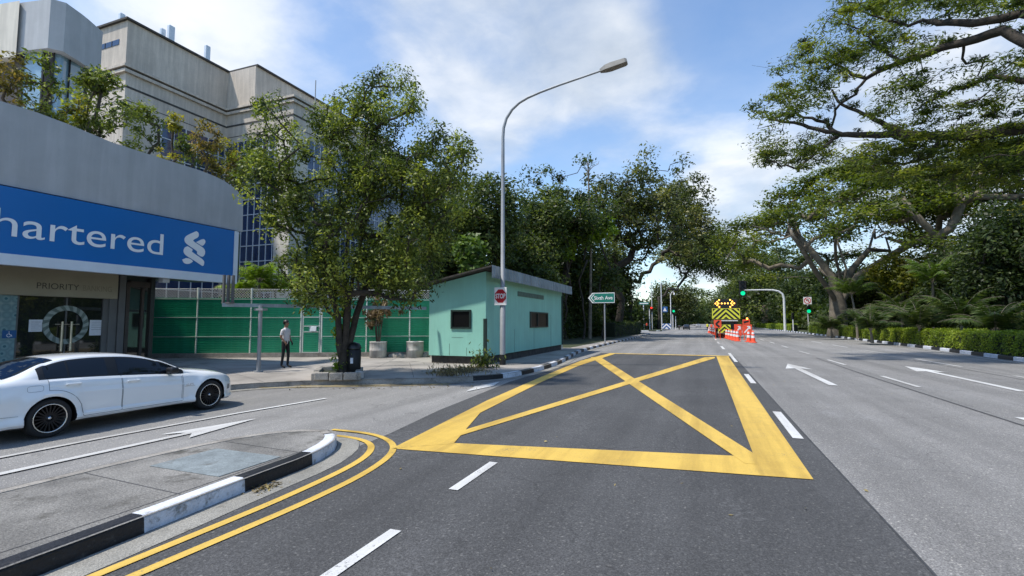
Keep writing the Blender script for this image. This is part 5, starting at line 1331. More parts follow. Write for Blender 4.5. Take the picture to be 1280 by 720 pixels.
rng = np.random.default_rng(22)
tb = onz(428, 470, .15)
cl = px_clumps(rng, [(440, 270, 105, 80, 104), (425, 215, 80, 60, 50), (487, 122, 38, 34, 24), (432, 148, 40, 28, 22), (330, 132, 22, 14, 5), (470, 185, 70, 45, 36), (548, 205, 34, 45, 26), (582, 192, 9, 7, 3), (505, 245, 55, 60, 36),
                     (345, 190, 38, 42, 24), (318, 222, 24, 28, 10), (388, 330, 38, 44, 30), (392, 378, 20, 14, 7), (425, 360, 30, 24, 10), (500, 325, 55, 34, 30), (552, 262, 24, 36, 11), (470, 352, 40, 18, 10), (532, 285, 30, 50, 22), (505, 358, 36, 18, 10), (560, 215, 22, 24, 8), (350, 260, 24, 40, 10)], 14.9, 2.1)
make_tree('street_tree', 'bushy olive green street tree with many stems in the broken planter', tb, 9, cl, (.36, .36, .42), 150, .105, 'leaf_near', 'bark_dark', .17, .12, 3, cat='tree', up=.35, aspect=.42, base_var=.46, spread=.5, tip_r=.010,
          trunk_nodes=[(0, 0, 0), (.01, 0, .12), (.0, .01, .25)], wiggle=.07, shell=.42, flare=1.25, power=2.6,
          stems=[(2, [(-.14, -.05, .9), (-.24, .0, 1.8), (-.5, .1, 2.9), (-1.0, .2, 4.0)]), (2, [(-.06, .1, 1.0), (-.12, .2, 2.1), (-.25, .3, 3.3), (-.3, .5, 4.8)]), (2, [(.10, -.05, .9), (.22, -.1, 2.0), (.42, -.1, 3.2), (.75, .0, 4.8)]),
                 (2, [(.16, .08, .9), (.32, .2, 1.9), (.65, .3, 2.9), (1.4, .5, 4.0)]), (2, [(.02, -.16, .8), (.05, -.3, 1.8), (-.05, -.7, 2.8), (.1, -1.0, 3.6)])])
# ivy like shoots on the trunk
rng = np.random.default_rng(5)
cl = np.array([(rng.normal(0, .16), rng.normal(0, .14), rng.uniform(.25, 2.4)) for _ in range(26)])
ivy = leaf_mesh('creeper', *scatter(rng, cl, np.full((26, 3), .16), 26, .12, .3, .5, 1, .6, .3), 'leaf_bright'); ivy.location = tb; tag(ivy, 'green leafy shoots growing up the trunk of the street tree', 'creeper')

# terrace shrubs on the bank roof
def terrace(u, v0, v1, w, leaf, label, seed, n=26, r=.26, per=46, dx=-1.2, kind='shrub', size=.13, stems=2, tiers=None):
    rng = np.random.default_rng(seed); b = onx(u, v0, XS + dx); t = onx(u, v1, XS + dx); k = (t - Vector((0, 0, CAM_H))).xy.length / F_PX; hw = w / 2 * k * 1.0; H = max(t.z - 6.86, .8); base = Vector((b.x, b.y, 6.84))
    cl = []
    for i in range(n):
        f = rng.random() ** .8
        if tiers: f = rng.choice(tiers) + rng.normal(0, .07)
        a = rng.random() * 6.28; q = .78 * hw * rng.random() ** .5 * (.65 + .5 * math.sin(math.pi * min(1, max(0, f)))); cl.append((base.x + q * math.cos(a) * .8, base.y + q * math.sin(a), base.z + H * (.18 + .8 * f)))
    return make_tree('terrace_shrub', label, base, H, np.array(cl), (r, r, r * .85), per, size, leaf, 'bark', .05, .3, seed, 'shrubs on the bank roof terrace', kind, up=.3, aspect=.4, base_var=.5, spread=.4, tip_r=.008)
terrace(3, 130, 60, 34, 'leaf_rust', 'brownish shrub at the left end of the roof terrace', 31)
terrace(49, 150, 66, 34, 'leaf_near', 'narrow dark two tiered shrub before the upper storey windows', 32, 30, .26, tiers=(.15, .35, .6, .9))
terrace(112, 170, 84, 28, 'leaf_near', 'upright shrub with a rounded top tuft beside the large terrace shrub', 33, 22, .25, tiers=(.3, .9, .85))
terrace(128, 178, 98, 84, 'leaf_near', 'largest spreading yellow green shrub on the roof terrace', 34, 56, .32, 60)
terrace(92, 160, 120, 34, 'leaf_yellow', 'low yellowish shrub left of the large terrace shrub', 37, 16)
terrace(176, 190, 132, 44, 'leaf_near', 'open dark green shrub right of the large terrace shrub', 35, 24)
terrace(214, 204, 146, 26, 'leaf_yellow', 'thin stemmed shrub with a pale yellow tip on the terrace', 36, 14, .2, tiers=(.95, .9, .4))
terrace(232, 206, 168, 30, 'leaf_near', 'small dull green shrub between the thin shrub and the reddish one', 38, 14)
terrace(256, 216, 150, 36, 'leaf_rust', 'reddish yellow shrub near the rounded parapet corner', 39, 26)
terrace(285, 226, 178, 46, 'leaf_yellow', 'yellow flowering shrub leaning over the parapet corner', 40, 34, .28)
terrace(298, 246, 200, 30, 'leaf_rust', 'rust tinted shrub at the very end of the terrace', 41, 20)
# palms behind the fence
for i, (u, v, Z, h, L) in enumerate(((322, 330, 29, 4.0, 1.9), (345, 350, 30, 3.4, 1.8), (302, 350, 30, 3.3, 1.7), (368, 345, 31, 3.6, 1.8))):
    b = atd(u, 420, Z); b.z = .15
    palm(('tallest bright palm behind the green fence beside the office columns', 'bright palm behind the fence just left of the street tree', 'low palm behind the fence beside the bank sign', 'palm behind the fence half hidden by the street tree')[i], b, h, 16, L * 1.15, .6, 'leaf_bright', .08, 50 + i, 'palms behind the fence', leaflets=30, width=.5, droop=.85, up0=1.5)


def blob_tree(name, label, u, Z, vtop, hw, vbot, leaf='leaf_dark', n=90, per=110, size=.3, bark='bark_dark', seed=0, group=None, r=1.5, tr=.3, base_var=.42, spread=.35, up=.45, du=0, shellp=.38, noise=.12, fork=.4, cat='tree', lumps=5):
    """a broad-leaved tree whose crown is a few overlapping lobes"""
    rng = np.random.default_rng(seed); base = atd(u, 420, Z); base.z = .1; top = atd(u + du, vtop, Z); bot = atd(u + du, vbot, Z); W = hw / F_PX * Z
    c = np.array(((top.x), (top.y), (top.z + bot.z) / 2)); rz = (top.z - bot.z) / 2; pts = []
    for k in range(lumps):
        a = rng.random() * 6.28; off = np.array([math.cos(a) * W * .45, math.sin(a) * W * .45, rng.uniform(-.45, .35) * rz]) if k else np.zeros(3)
        q = (W * (.85 if k == 0 else rng.uniform(.45, .62)), W * (.85 if k == 0 else rng.uniform(.45, .62)), rz * (.98 if k == 0 else rng.uniform(.42, .6)))
        pts.append(ellip_points(rng, n // lumps + (n // 4 if k == 0 else 0), c + off, q, -.9, shellp, noise))
    cl = np.concatenate(pts)
    return make_tree(name, label, base, top.z, cl, (r, r, r * .75), per, size, leaf, bark, tr, fork * .8, seed, group, cat, up=up, aspect=.5, base_var=base_var, spread=spread, tip_r=.03, sides=5)


G1 = 'trees behind the hut'
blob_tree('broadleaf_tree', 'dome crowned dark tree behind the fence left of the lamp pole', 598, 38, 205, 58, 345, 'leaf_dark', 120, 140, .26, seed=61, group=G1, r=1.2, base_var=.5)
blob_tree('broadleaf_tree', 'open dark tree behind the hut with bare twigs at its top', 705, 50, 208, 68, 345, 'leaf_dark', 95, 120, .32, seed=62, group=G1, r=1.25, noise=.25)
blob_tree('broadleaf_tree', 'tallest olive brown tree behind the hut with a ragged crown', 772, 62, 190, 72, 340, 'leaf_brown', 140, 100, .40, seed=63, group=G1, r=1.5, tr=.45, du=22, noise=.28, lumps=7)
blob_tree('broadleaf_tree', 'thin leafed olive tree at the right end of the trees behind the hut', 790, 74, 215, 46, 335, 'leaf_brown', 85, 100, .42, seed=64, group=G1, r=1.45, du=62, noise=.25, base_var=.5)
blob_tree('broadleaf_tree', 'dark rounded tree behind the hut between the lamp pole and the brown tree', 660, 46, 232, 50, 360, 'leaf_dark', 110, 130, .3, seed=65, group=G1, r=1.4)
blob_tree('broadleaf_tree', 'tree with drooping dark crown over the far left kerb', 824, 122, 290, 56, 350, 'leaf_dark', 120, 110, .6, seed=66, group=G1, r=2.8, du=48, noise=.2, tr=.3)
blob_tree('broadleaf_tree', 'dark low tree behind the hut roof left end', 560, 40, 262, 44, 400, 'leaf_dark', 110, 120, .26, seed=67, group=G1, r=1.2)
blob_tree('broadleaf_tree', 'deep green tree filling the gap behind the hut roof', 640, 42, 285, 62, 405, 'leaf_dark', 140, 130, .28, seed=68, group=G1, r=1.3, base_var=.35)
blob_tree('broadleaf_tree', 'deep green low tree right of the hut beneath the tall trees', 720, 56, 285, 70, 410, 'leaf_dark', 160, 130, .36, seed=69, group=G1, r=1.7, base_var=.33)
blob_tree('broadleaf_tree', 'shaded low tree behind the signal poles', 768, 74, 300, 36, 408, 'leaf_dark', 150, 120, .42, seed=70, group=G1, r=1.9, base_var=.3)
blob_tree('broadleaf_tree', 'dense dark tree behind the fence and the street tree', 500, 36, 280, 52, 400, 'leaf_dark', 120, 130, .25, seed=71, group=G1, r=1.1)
for i, (u, v, Z, hw) in enumerate(((755, 283, 50, 16), (729, 288, 49, 12), (707, 300, 48, 10))):
    blob_tree('young_tree', ('brightest large leafed young tree among the dark trees', 'smaller bright young tree left of the brightest one', 'leftmost and smallest of the bright young trees')[i], u, Z, v - 20, hw, v + 26, 'leaf_bright', 16, 42, .55, seed=80 + i, group='bright young trees', r=.8, tr=.1, lumps=2, base_var=.55)
blob_tree('broad_shrub', 'bright large leaved shrub behind the fence right of the street tree', 590, 33, 290, 24, 360, 'leaf_palm', 30, 50, .4, seed=84, r=.8, tr=.1, lumps=2, cat='shrub')
# bare twiggy top
bt = atd(735, 205, 50); mb = BB(bt); rr = random.Random(3)
b0 = Vector((bt.x, bt.y, .1)); mb.tube([b0, Vector((bt.x + .2, bt.y, bt.z * .5)), bt], [.2, .12, .07], 6)
for k in range(7):
    p = bt + Vector((0, 0, -.4 * k * .5)); q = p + Vector((rr.uniform(-1.6, 1.6), rr.uniform(-1, 1), rr.uniform(.3, 1.1))); mb.tube([p, p.lerp(q, .5) + Vector((0, 0, .15)), q], [.05, .035, .02], 5)
    for j in range(2): w_ = q + Vector((rr.uniform(-.5, .5), rr.uniform(-.4, .4), rr.uniform(0, .5))); mb.tube([q, w_], [.02, .012], 4)
o = mb.build('bare_tree', 'bark_pale', fix=False); o.location = bt; tag(o, 'slender bare tree with pale twigs rising above the dark crowns', 'tree')

# ---- right side of the road
def rain_tree(name, label, u, Z, vtop, uL, uR, vedge, leaf, n, per, size, seed, group, tr=.9, fork_v=None, bark='bark_pale', base_var=.45, thick=.28, r=(2.3, 2.3, .75), limbs=None):
    """wide umbrella crown on spreading limbs"""
    rng = np.random.default_rng(seed); base = atd(u, 420, Z); base.z = .1; top = atd((uL + uR) / 2, vtop, Z); edge = atd((uL + uR) / 2, vedge, Z); W = (uR - uL) / 2 / F_PX * Z; H = top.z; hd = top.z - edge.z; pts = []
    while len(pts) < n:
        q = rng.normal(size=2); q /= np.linalg.norm(q); rad = rng.random() ** .5; lob = 1 + .13 * math.sin(5 * math.atan2(q[1], q[0]) + seed)
        x, y = q * rad * W * lob; z = H - hd * rad ** 2.2 - rng.random() * thick * hd * (1 + .6 * math.sin(x * .55 + seed) * math.sin(y * .5))
        pts.append((top.x + x, top.y + y, z))
    fk = (atd(u, fork_v, Z).z if fork_v else H * .35)
    tn = [(0, 0, 0), (0, 0, fk * .25), (.1, .1, fk * .55), (.1, 0, fk * .85), (.15, .1, fk)]
    st = None
    if limbs:
        st = []
        for L_ in limbs:
            q = [np.array(atd(*p)) - np.array(base) for p in L_]; st.append((len(tn) - 1, q))
    return make_tree(name, label, base, H, np.array(pts), r, per, size, leaf, bark, tr, .3, seed, group, 'tree', up=.75, aspect=.5, base_var=base_var, spread=.4, tip_r=.05, trunk_nodes=tn, wiggle=.10, shell=.5, flare=1.35, sides=7, horiz=.6, stems=st, power=1.85, cap=.40)
G2 = 'rain trees along the right side'
rain_tree('rain_tree', 'huge umbrella crowned rain tree with pale spreading limbs behind the right hedge', 1048, 60, 208, 902, 1225, 318, 'leaf_rain', 250, 210, .36, 91, G2, .95, 384,
          limbs=[[(1036, 362, 59), (1020, 340, 57), (1003, 312, 55), (990, 294, 54), (965, 288, 53), (940, 282, 52)], [(1040, 345, 60), (1018, 318, 61), (998, 296, 63), (990, 272, 65), (975, 258, 67)],
                 [(1050, 345, 60), (1045, 325, 59), (1044, 305, 57), (1047, 282, 56), (1060, 262, 55)], [(1064, 338, 61), (1086, 312, 63), (1093, 288, 65), (1102, 258, 67), (1120, 240, 68)],
                 [(1072, 345, 59), (1110, 322, 57), (1140, 304, 56), (1165, 296, 55), (1190, 297, 54)], [(1058, 336, 60), (1046, 300, 62), (1070, 284, 65), (1105, 268, 68)]])
rain_tree('rain_tree', 'darker dome shaped rain tree beyond the signal arm', 958, 148, 300, 893, 1025, 372, 'leaf_dark', 170, 160, .8, 92, G2, 1.1, 384, thick=.8, r=(3.8, 3.8, 2.0))
rain_tree('rain_tree', 'rain tree far down the right side of the road', 937, 205, 335, 900, 985, 385, 'leaf_dark', 90, 110, 1.0, 93, G2, .8, 388, thick=.9, r=(3.4, 3.4, 1.8))
rain_tree('rain_tree', 'tall rain tree behind the huge one near the right edge', 1215, 48, 176, 1110, 1390, 238, 'leaf_rain', 190, 190, .32, 94, G2, .7, 335, thick=.5, base_var=.4)

# the near rain tree whose limbs reach over the road from beyond the right edge
def near_rain_tree():
    rng = np.random.default_rng(77); tb = Vector((20.5, 12.0, .1))
    root = empty('rain_tree', tb, 'near rain tree with dark gnarled limbs reaching in from the upper right', 'tree', G2)
    T = np.array(tb); nodes = []; mb = BB(tb)
    fork = np.array(tb + Vector((0, .5, 6.5)))
    limbs = [([(1420, -20, 17), (1290, 14, 18.5), (1280, 15, 19), (1218, 29, 20), (1185, 28, 21), (1160, 27, 22)], .26, .12),
             ([(1420, 120, 17), (1300, 60, 18.5), (1254, 38, 19.5), (1205, 53, 20.5), (1163, 66, 21.5), (1126, 78, 22.5), (1083, 98, 23.5), (1059, 88, 24), (1030, 72, 24.6)], .30, .05),
             ([(1430, 180, 19), (1290, 104, 20.5), (1245, 96, 21.5), (1211, 107, 22), (1190, 112, 22.6), (1169, 124, 23), (1140, 138, 23.6)], .17, .04),
             ([(1430, 230, 18), (1290, 160, 20), (1230, 168, 21), (1175, 172, 22), (1126, 165, 23), (1100, 152, 23.5), (1080, 143, 24), (1053, 131, 24.6), (1040, 112, 25)], .30, .05),
             ([(1230, 168, 21), (1144, 172, 22.5), (1100, 169, 23), (1059, 168, 23.6), (1034, 165, 24), (1004, 156, 24.6), (970, 150, 25.2), (945, 140, 25.6)], .24, .04),
             ([(1050, 168, 23.8), (1040, 174, 23.5), (1027, 186, 23.3), (1016, 195, 23.2), (998, 211, 23), (976, 208, 23), (958, 196, 23)], .10, .03),
             ([(1045, 166, 23.8), (1034, 153, 24.3), (1004, 147, 24.8), (985, 134, 25.2), (975, 118, 25.6)], .11, .03),
             ([(1083, 98, 23.5), (1070, 118, 23.8), (1050, 130, 24), (1042, 150, 24.2), (1041, 166, 24)], .07, .05),
             ([(1205, 53, 20.5), (1208, 80, 21), (1232, 70, 21.4), (1222, 95, 21.8)], .06, .03),
             ([(1126, 78, 22.5), (1108, 60, 22.8), (1090, 52, 23), (1075, 36, 23.4), (1050, 30, 24)], .08, .03),
             ([(1160, 27, 22), (1130, 30, 22.5), (1100, 22, 23), (1070, 10, 23.5)], .09, .03),
             ([(1175, 172, 22), (1165, 195, 22.5), (1130, 205, 23.3), (1090, 206, 24)], .12, .04)]
    heads = []
    for (pts, r0, r1) in limbs:
        P = [atd(*p) for p in pts]
        Q = []                                                           # smooth, slightly kinked line
        for i in range(len(P) - 1):
            a, b = P[i], P[i + 1]
            for f in (0, .33, .66): Q.append(a.lerp(b, f) + Vector(rng.normal(0, .05, 3)) * (0 if f == 0 else 1))
        Q.append(P[-1])
        if pts[0][0] > 1400: Q = [Vector(fork), Vector(fork).lerp(Q[0], .5) + Vector((0, 0, .6))] + Q
        n = len(Q); mb.tube(Q, [r0 + (r1 - r0) * (i / (n - 1)) ** .8 for i in range(n)], 8, caps=False); nodes += [np.array(q) for q in Q if q.x * 0 == 0][(6 if pts[0][0] > 1400 else 2):]
    mb.tube([tb, tb + Vector((0, 0, .8)), tb + Vector((0, .2, 3)), tb + Vector((0, .5, 6.8))], [1.1, .8, .68, .6], 14, caps=False)
    A = np.array(nodes)
    # foliage clumps: photo polygons filled at a spread of depths
    def inside(poly, u, v):
        c = False
        for (x0, y0), (x1, y1) in zip(poly, poly[1:] + poly[:1]):
            if (y0 > v) != (y1 > v) and u < (x1 - x0) * (v - y0) / (y1 - y0) + x0: c = not c
        return c
    polys = [([(916, 148), (950, 108), (995, 62), (1020, 30), (1075, -10), (1180, -20), (1130, 36), (1075, 88), (1035, 128), (985, 146), (945, 158)], 100, 24.2), ([(945, 160), (1042, 172), (1046, 192), (1000, 214), (950, 208)], 34, 24),
             ([(1080, 112), (1165, 82), (1290, 64), (1290, 160), (1110, 168)], 70, 22.5), ([(1040, 194), (1110, 172), (1290, 150), (1290, 236), (1110, 222)], 150, 22.5), ([(1060, 70), (1110, 40), (1200, 50), (1130, 82)], 22, 23), ([(1050, -10), (1290, -10), (1290, 22), (1060, 12)], 40, 21), ([(1180, -150), (1500, -180), (1500, -10), (1120, -10)], 40, 21), ([(1285, 0), (1600, 0), (1600, 200), (1285, 200)], 60, 19), ([(1330, -60), (1750, -60), (1750, 160), (1330, 160)], 60, 15)]
    cl = []
    for (poly, n, Z) in polys:
        us = [p[0] for p in poly]; vs = [p[1] for p in poly]; k = 0
        while k < n:
            u, v = rng.uniform(min(us), max(us)), rng.uniform(min(vs), max(vs))
            if inside(poly, u, v): cl.append(np.array(atd(u, v, Z + rng.uniform(-2.5, 2.5)))); k += 1
    cl = np.array(cl)
    allA = A.copy()
    for c in cl[np.argsort([np.min(np.linalg.norm(A - c, axis=1)) for c in cl])]:
        d = np.linalg.norm(allA - c, axis=1) * (1 + .4 * np.clip((allA[:, 2] - c[2]), 0, 2)); a = allA[int(np.argmin(d))]; L = np.linalg.norm(c - a)
        ps = [a + (c - a) * f + rng.normal(0, .10, 3) * min(L, 2.0) * (0 < f < 1) for f in (0, .3, .55, .8, 1)]
        mb.tube(ps, [max(.014, min(.05, .016 * L)) + .006, max(.012, .013 * L), .013, .011, .008], 5, caps=False); allA = np.concatenate([allA, np.array(ps[1:])])
        for _ in range(3):
            e = c + rng.normal(0, .45, 3) * np.array([1, 1, .35]); mb.tube([ps[3], (ps[3] + e) / 2 + rng.normal(0, .06, 3), e], [.010, .007, .005], 4, caps=False)
    mb.build('trunk', 'bark_dark', root, fix=False)
    R = np.tile(np.array((.85, .85, .26)), (len(cl), 1)) * rng.uniform(.40, 1.5, (len(cl), 1))
    P, al, aw, var = scatter(rng, cl - T, R, 125, .20, .7, .26, 1, .42, .5, .55, horiz=.4)
    P[:, 2] -= .10 * np.linalg.norm(P - np.repeat(cl - T, 125, axis=0), axis=1) ** 2
    leaf_mesh('crown', P, al, aw, var, 'leaf_rain', root)
    fp = np.array([a for a in A if rng.random() < .5]) - T
    fp = fp + rng.normal(0, .10, fp.shape) + np.array([0, 0, .12])
    leaf_mesh('ferns', *scatter(rng, fp, np.tile((.26, .26, .16), (len(fp), 1)), 60, .20, .1, .2, 1, .3, .3, .6), 'leaf_dark', root)
near_rain_tree()

G3 = 'dark trees behind the right hedge'
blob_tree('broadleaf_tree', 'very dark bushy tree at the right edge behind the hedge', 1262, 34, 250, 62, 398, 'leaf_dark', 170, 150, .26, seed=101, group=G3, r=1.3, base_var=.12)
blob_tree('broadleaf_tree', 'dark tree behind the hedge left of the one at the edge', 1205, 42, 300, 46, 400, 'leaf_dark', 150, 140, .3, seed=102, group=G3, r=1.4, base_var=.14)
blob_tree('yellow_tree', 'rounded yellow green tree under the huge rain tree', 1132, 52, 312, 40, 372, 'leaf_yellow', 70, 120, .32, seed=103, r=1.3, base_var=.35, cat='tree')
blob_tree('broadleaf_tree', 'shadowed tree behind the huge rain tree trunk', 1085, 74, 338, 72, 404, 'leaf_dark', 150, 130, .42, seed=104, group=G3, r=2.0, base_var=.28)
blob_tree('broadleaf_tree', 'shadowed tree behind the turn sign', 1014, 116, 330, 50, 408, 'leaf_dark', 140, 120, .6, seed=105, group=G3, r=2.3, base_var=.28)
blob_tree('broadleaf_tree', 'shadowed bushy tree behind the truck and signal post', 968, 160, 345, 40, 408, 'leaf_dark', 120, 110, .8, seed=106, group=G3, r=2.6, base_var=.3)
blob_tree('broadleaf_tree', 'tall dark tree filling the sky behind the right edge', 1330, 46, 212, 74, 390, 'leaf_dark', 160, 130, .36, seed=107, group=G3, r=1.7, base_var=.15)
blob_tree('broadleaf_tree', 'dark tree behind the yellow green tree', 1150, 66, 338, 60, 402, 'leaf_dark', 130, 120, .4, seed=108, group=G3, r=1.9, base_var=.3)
blob_tree('broad_shrub', 'pale green rounded shrub beneath the signal arm', 992, 116, 372, 22, 410, 'leaf_hedge', 40, 90, .4, seed=109, r=1.1, cat='shrub', tr=.12, lumps=3)
blob_tree('flowering_tree', 'slim yellow topped tree at the far right edge', 1278, 40, 245, 16, 330, 'leaf_yellow', 20, 60, .3, seed=112, r=.9, lumps=2, tr=.12)
G4 = 'far trees along the road'
for i, (lat, Z, uc, vt, hw, vb, lab) in enumerate(((-9.6, 175, 843, 346, 26, 408, 'dark rounded far tree behind the left signals'), (-9.6, 260, 863, 352, 20, 404, 'far tree on the left where the road narrows'), (-10, 420, 871, 372, 13, 402, 'farthest tree on the left of the road'),
        (18, 280, 914, 352, 20, 402, 'far tree right of the road behind the truck'), (19, 450, 899, 372, 12, 402, 'farthest tree on the right of the road'), (18, 220, 928, 342, 24, 404, 'far dark tree over the arrow board'))):
    u = 640 + 615 * (.358 + lat / Z) / .934
    blob_tree('roadside_tree', lab, u, Z, vt, hw, vb, 'leaf_dark' if i % 2 else 'leaf_brown', 70, 80, 1.2 if Z > 200 else .8, seed=120 + i, group=G4, r=3.6, tr=.4, base_var=.45, du=uc - u)
# palms on the right verge
for i, (u, Z, h, L, m_, lab) in enumerate(((1072, 50, 5.2, 2.6, 'leaf_palm', 'tall pale palm with hanging dead fronds beside the rain tree trunk'), (1110, 44, 3.8, 2.8, 'leaf_palm_dark', 'arching palm in front of the yellow green tree'), (1168, 40, 5.6, 2.7, 'leaf_palm', 'taller palm with a fan of upright fronds right of the yellow tree'), (1040, 52, 2.0, 2.2, 'leaf_palm_dark', 'low dark palm bush below the rain tree trunk'),
                                              (1150, 36, 2.6, 2.6, 'leaf_palm_dark', 'dark arching palm close behind the hedge middle'), (1205, 33, 3.4, 2.8, 'leaf_palm_dark', 'dark palm leaning behind the hedge right part'), (1245, 30, 2.4, 2.6, 'leaf_palm_dark', 'low dark palm behind the hedge near the right edge'), (1090, 40, 2.2, 2.4, 'leaf_palm', 'short palm with feathery fronds behind the hedge'), (1128, 42, 4.6, 2.6, 'leaf_palm', 'palm with slender leaning stem in front of the rain tree limb'))):
    b = atd(u, 420, Z); b.z = .13
    palm(lab, b, h * (.85 if i in (0, 2) else .42), 17, L * 1.25, .8, m_ if i in (0, 2) else 'leaf_palm_dark', .10, 140 + i, 'palms behind the right hedge', droop=.72, leaflets=36, width=.5, up0=1.5)


# ------------------------------------------------------------------ hedges
def hedge(name, label, line, w, h, seed, per_m=900, size=.075, mat_='leaf_hedge'):
    rng = np.random.default_rng(seed); P, acc = resample(line, .3); base = Vector(P[0]); base.z = .13
    root = empty(name, base, label, 'hedge', 'hedges along the right kerb'); mb = BB(base); Lt = acc[-1]; rings = []
    for i, p in enumerate(P):
        t = (P[min(i + 1, len(P) - 1)] - P[max(i - 1, 0)]).normalized(); nn = Vector((t.y, -t.x, 0)); hh = h * (1 + .05 * math.sin(i * .9) + .04 * math.sin(i * .37 + 1)) - .07
        rings.append([p - nn * (w / 2 - .06) + Vector((0, 0, .13)), p - nn * (w / 2 - .07) + Vector((0, 0, hh - .05)), p + Vector((0, 0, hh)), p + nn * (w / 2 - .07) + Vector((0, 0, hh - .05)), p + nn * (w / 2 - .06) + Vector((0, 0, .13))])
    for a, b in zip(rings[:-1], rings[1:]):
        for k in range(4): mb.add([a[k], a[k + 1], b[k + 1], b[k]], [(0, 1, 2, 3)])
    mb.add(rings[0], [tuple(range(5))]); mb.add(rings[-1], [tuple(range(5))]); mb.build('twigs', 'hedge_core', root)
    n = int(Lt * per_m); s = rng.random(n) * Lt; i = np.clip(np.searchsorted(acc, s) - 1, 0, len(P) - 2); Pa = np.array([tuple(p) for p in P]); ac = np.array(acc); f = (s - ac[i]) / (ac[i + 1] - ac[i]); C = Pa[i] + (Pa[i + 1] - Pa[i]) * f[:, None]
    T = Pa[i + 1] - Pa[i]; T /= np.linalg.norm(T, axis=1)[:, None]; Nn = np.stack([T[:, 1], -T[:, 0], np.zeros(n)], 1)
    hh = h * (1 + .05 * np.sin(s * 3) + .04 * np.sin(s * 1.23 + 1) + .03 * np.sin(s * 7.7)); side = rng.random(n); lat = np.where(side < .42, -w / 2, np.where(side < .58, w / 2, rng.uniform(-w / 2, w / 2, n))); z = np.where(side < .58, .16 + rng.random(n) ** .8 * (hh - .16), hh)
    bump = .05 * np.sin(s * 2.3 + z * 4) + .04 * np.sin(s * 5.1 + 2) + rng.normal(0, .035, n)
    nrm = np.where((side < .42)[:, None], -Nn, np.where((side < .58)[:, None], Nn, np.array([0, 0, 1.0])))
    X = C + Nn * lat[:, None]; X[:, 2] += z + .02; X += nrm * bump[:, None]
    nv = nrm * .8 + rng.normal(0, .6, (n, 3)) + np.array([0, 0, .4]); nv /= np.linalg.norm(nv, axis=1)[:, None]; tl = rng.normal(size=(n, 3)) + np.array([0, 0, .5]); tl -= nv * np.sum(tl * nv, axis=1)[:, None]; tl /= np.linalg.norm(tl, axis=1)[:, None]; tw = np.cross(nv, tl); sz = size * rng.uniform(.6, 1.4, n)[:, None] / 2
    var = .5 + .22 * np.sin(s * 1.7 + 3 * np.sin(s * .31)) * .6 + rng.normal(0, .2, n)
    leaf_mesh('foliage', X - np.array(base), tl * sz * 1.2, tw * sz * .6, var, mat_, root)
    return root
HL = [(p[0] + 0.75, p[1]) for p in KERB_R]
def kx_at(y): return float(np.interp(y, [p[1] for p in KERB_R], [p[0] for p in KERB_R]))
hedge('clipped_hedge', 'long clipped bright green hedge behind the near right kerb', [(kx_at(y) + .95, y) for y in range(-10, 91, 4)], 1.1, 1.22, 201, 1100, .085)
hedge('clipped_hedge', 'shorter clipped hedge under the signal arm beyond the gap', [(kx_at(y) + .95, y) for y in range(108, 175, 6)], 1.2, 1.35, 202, 400, .16)
lh = atd(782, 420, 70); hedge('clipped_hedge', 'flat topped dull hedge on the left beyond the hut', [(-9.6, 56), (-9.4, 62), (-9.2, 68), (-9.0, 76)], 1.2, 1.7, 203, 500, .12, 'leaf_palm_dark')['group'] = 'hedge on the left'


# ------------------------------------------------------------------ undergrowth and far woods
def thicket(name, line, w, h, per_m, size, leaf, seed, bv=.35):
    """continuous scrub that reads as one mass"""
    rng = np.random.default_rng(seed); P, acc = resample(line, 1.0); n = int(acc[-1] * per_m); s = rng.random(n) * acc[-1]; Pa = np.array([tuple(p) for p in P]); C = np.stack([np.interp(s, acc, Pa[:, k]) for k in range(3)], 1)
    hh = h * (.75 + .2 * np.sin(s * .9 + seed) + .15 * np.sin(s * .37 + 2 * seed) + .1 * np.sin(s * 2.1))
    T = np.gradient(Pa, axis=0); T = np.stack([np.interp(s, acc, T[:, k]) for k in range(3)], 1); T /= np.linalg.norm(T, axis=1)[:, None]; Nn = np.stack([T[:, 1], -T[:, 0], np.zeros(n)], 1)
    z = rng.random(n) ** .8 * hh; lat = rng.uniform(-1, 1, n) * w / 2 * np.sqrt(np.clip(1 - (z / (hh + .01)) ** 2 * .7, .1, 1)); X = C + Nn * lat[:, None]; X[:, 2] = z + .1
    nv = rng.normal(0, .7, (n, 3)) + np.array([0, 0, .7]); nv /= np.linalg.norm(nv, axis=1)[:, None]; tl = rng.normal(size=(n, 3)); tl -= nv * np.sum(tl * nv, axis=1)[:, None]; tl /= np.linalg.norm(tl, axis=1)[:, None]; tw = np.cross(nv, tl); sz = size * rng.uniform(.5, 1.4, n)[:, None] / 2
    o = leaf_mesh(name, X, tl * sz, tw * sz * .55, bv + .12 * np.sin(s * .8) + rng.normal(0, .18, n), leaf); o['kind'] = 'stuff'; return o
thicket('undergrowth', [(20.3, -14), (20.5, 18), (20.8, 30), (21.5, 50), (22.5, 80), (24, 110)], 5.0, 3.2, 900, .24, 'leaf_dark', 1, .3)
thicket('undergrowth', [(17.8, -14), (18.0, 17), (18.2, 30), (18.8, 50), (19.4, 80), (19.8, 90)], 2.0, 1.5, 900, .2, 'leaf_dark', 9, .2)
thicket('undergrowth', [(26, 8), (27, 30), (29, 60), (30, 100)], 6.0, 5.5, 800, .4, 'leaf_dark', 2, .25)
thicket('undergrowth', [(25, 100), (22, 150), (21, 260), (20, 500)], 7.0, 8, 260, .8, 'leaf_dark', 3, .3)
thicket('undergrowth', [(-34, 24), (-22, 30), (-14.5, 40), (-13.5, 60), (-14, 80)], 4.5, 4.2, 850, .28, 'leaf_dark', 4, .27)
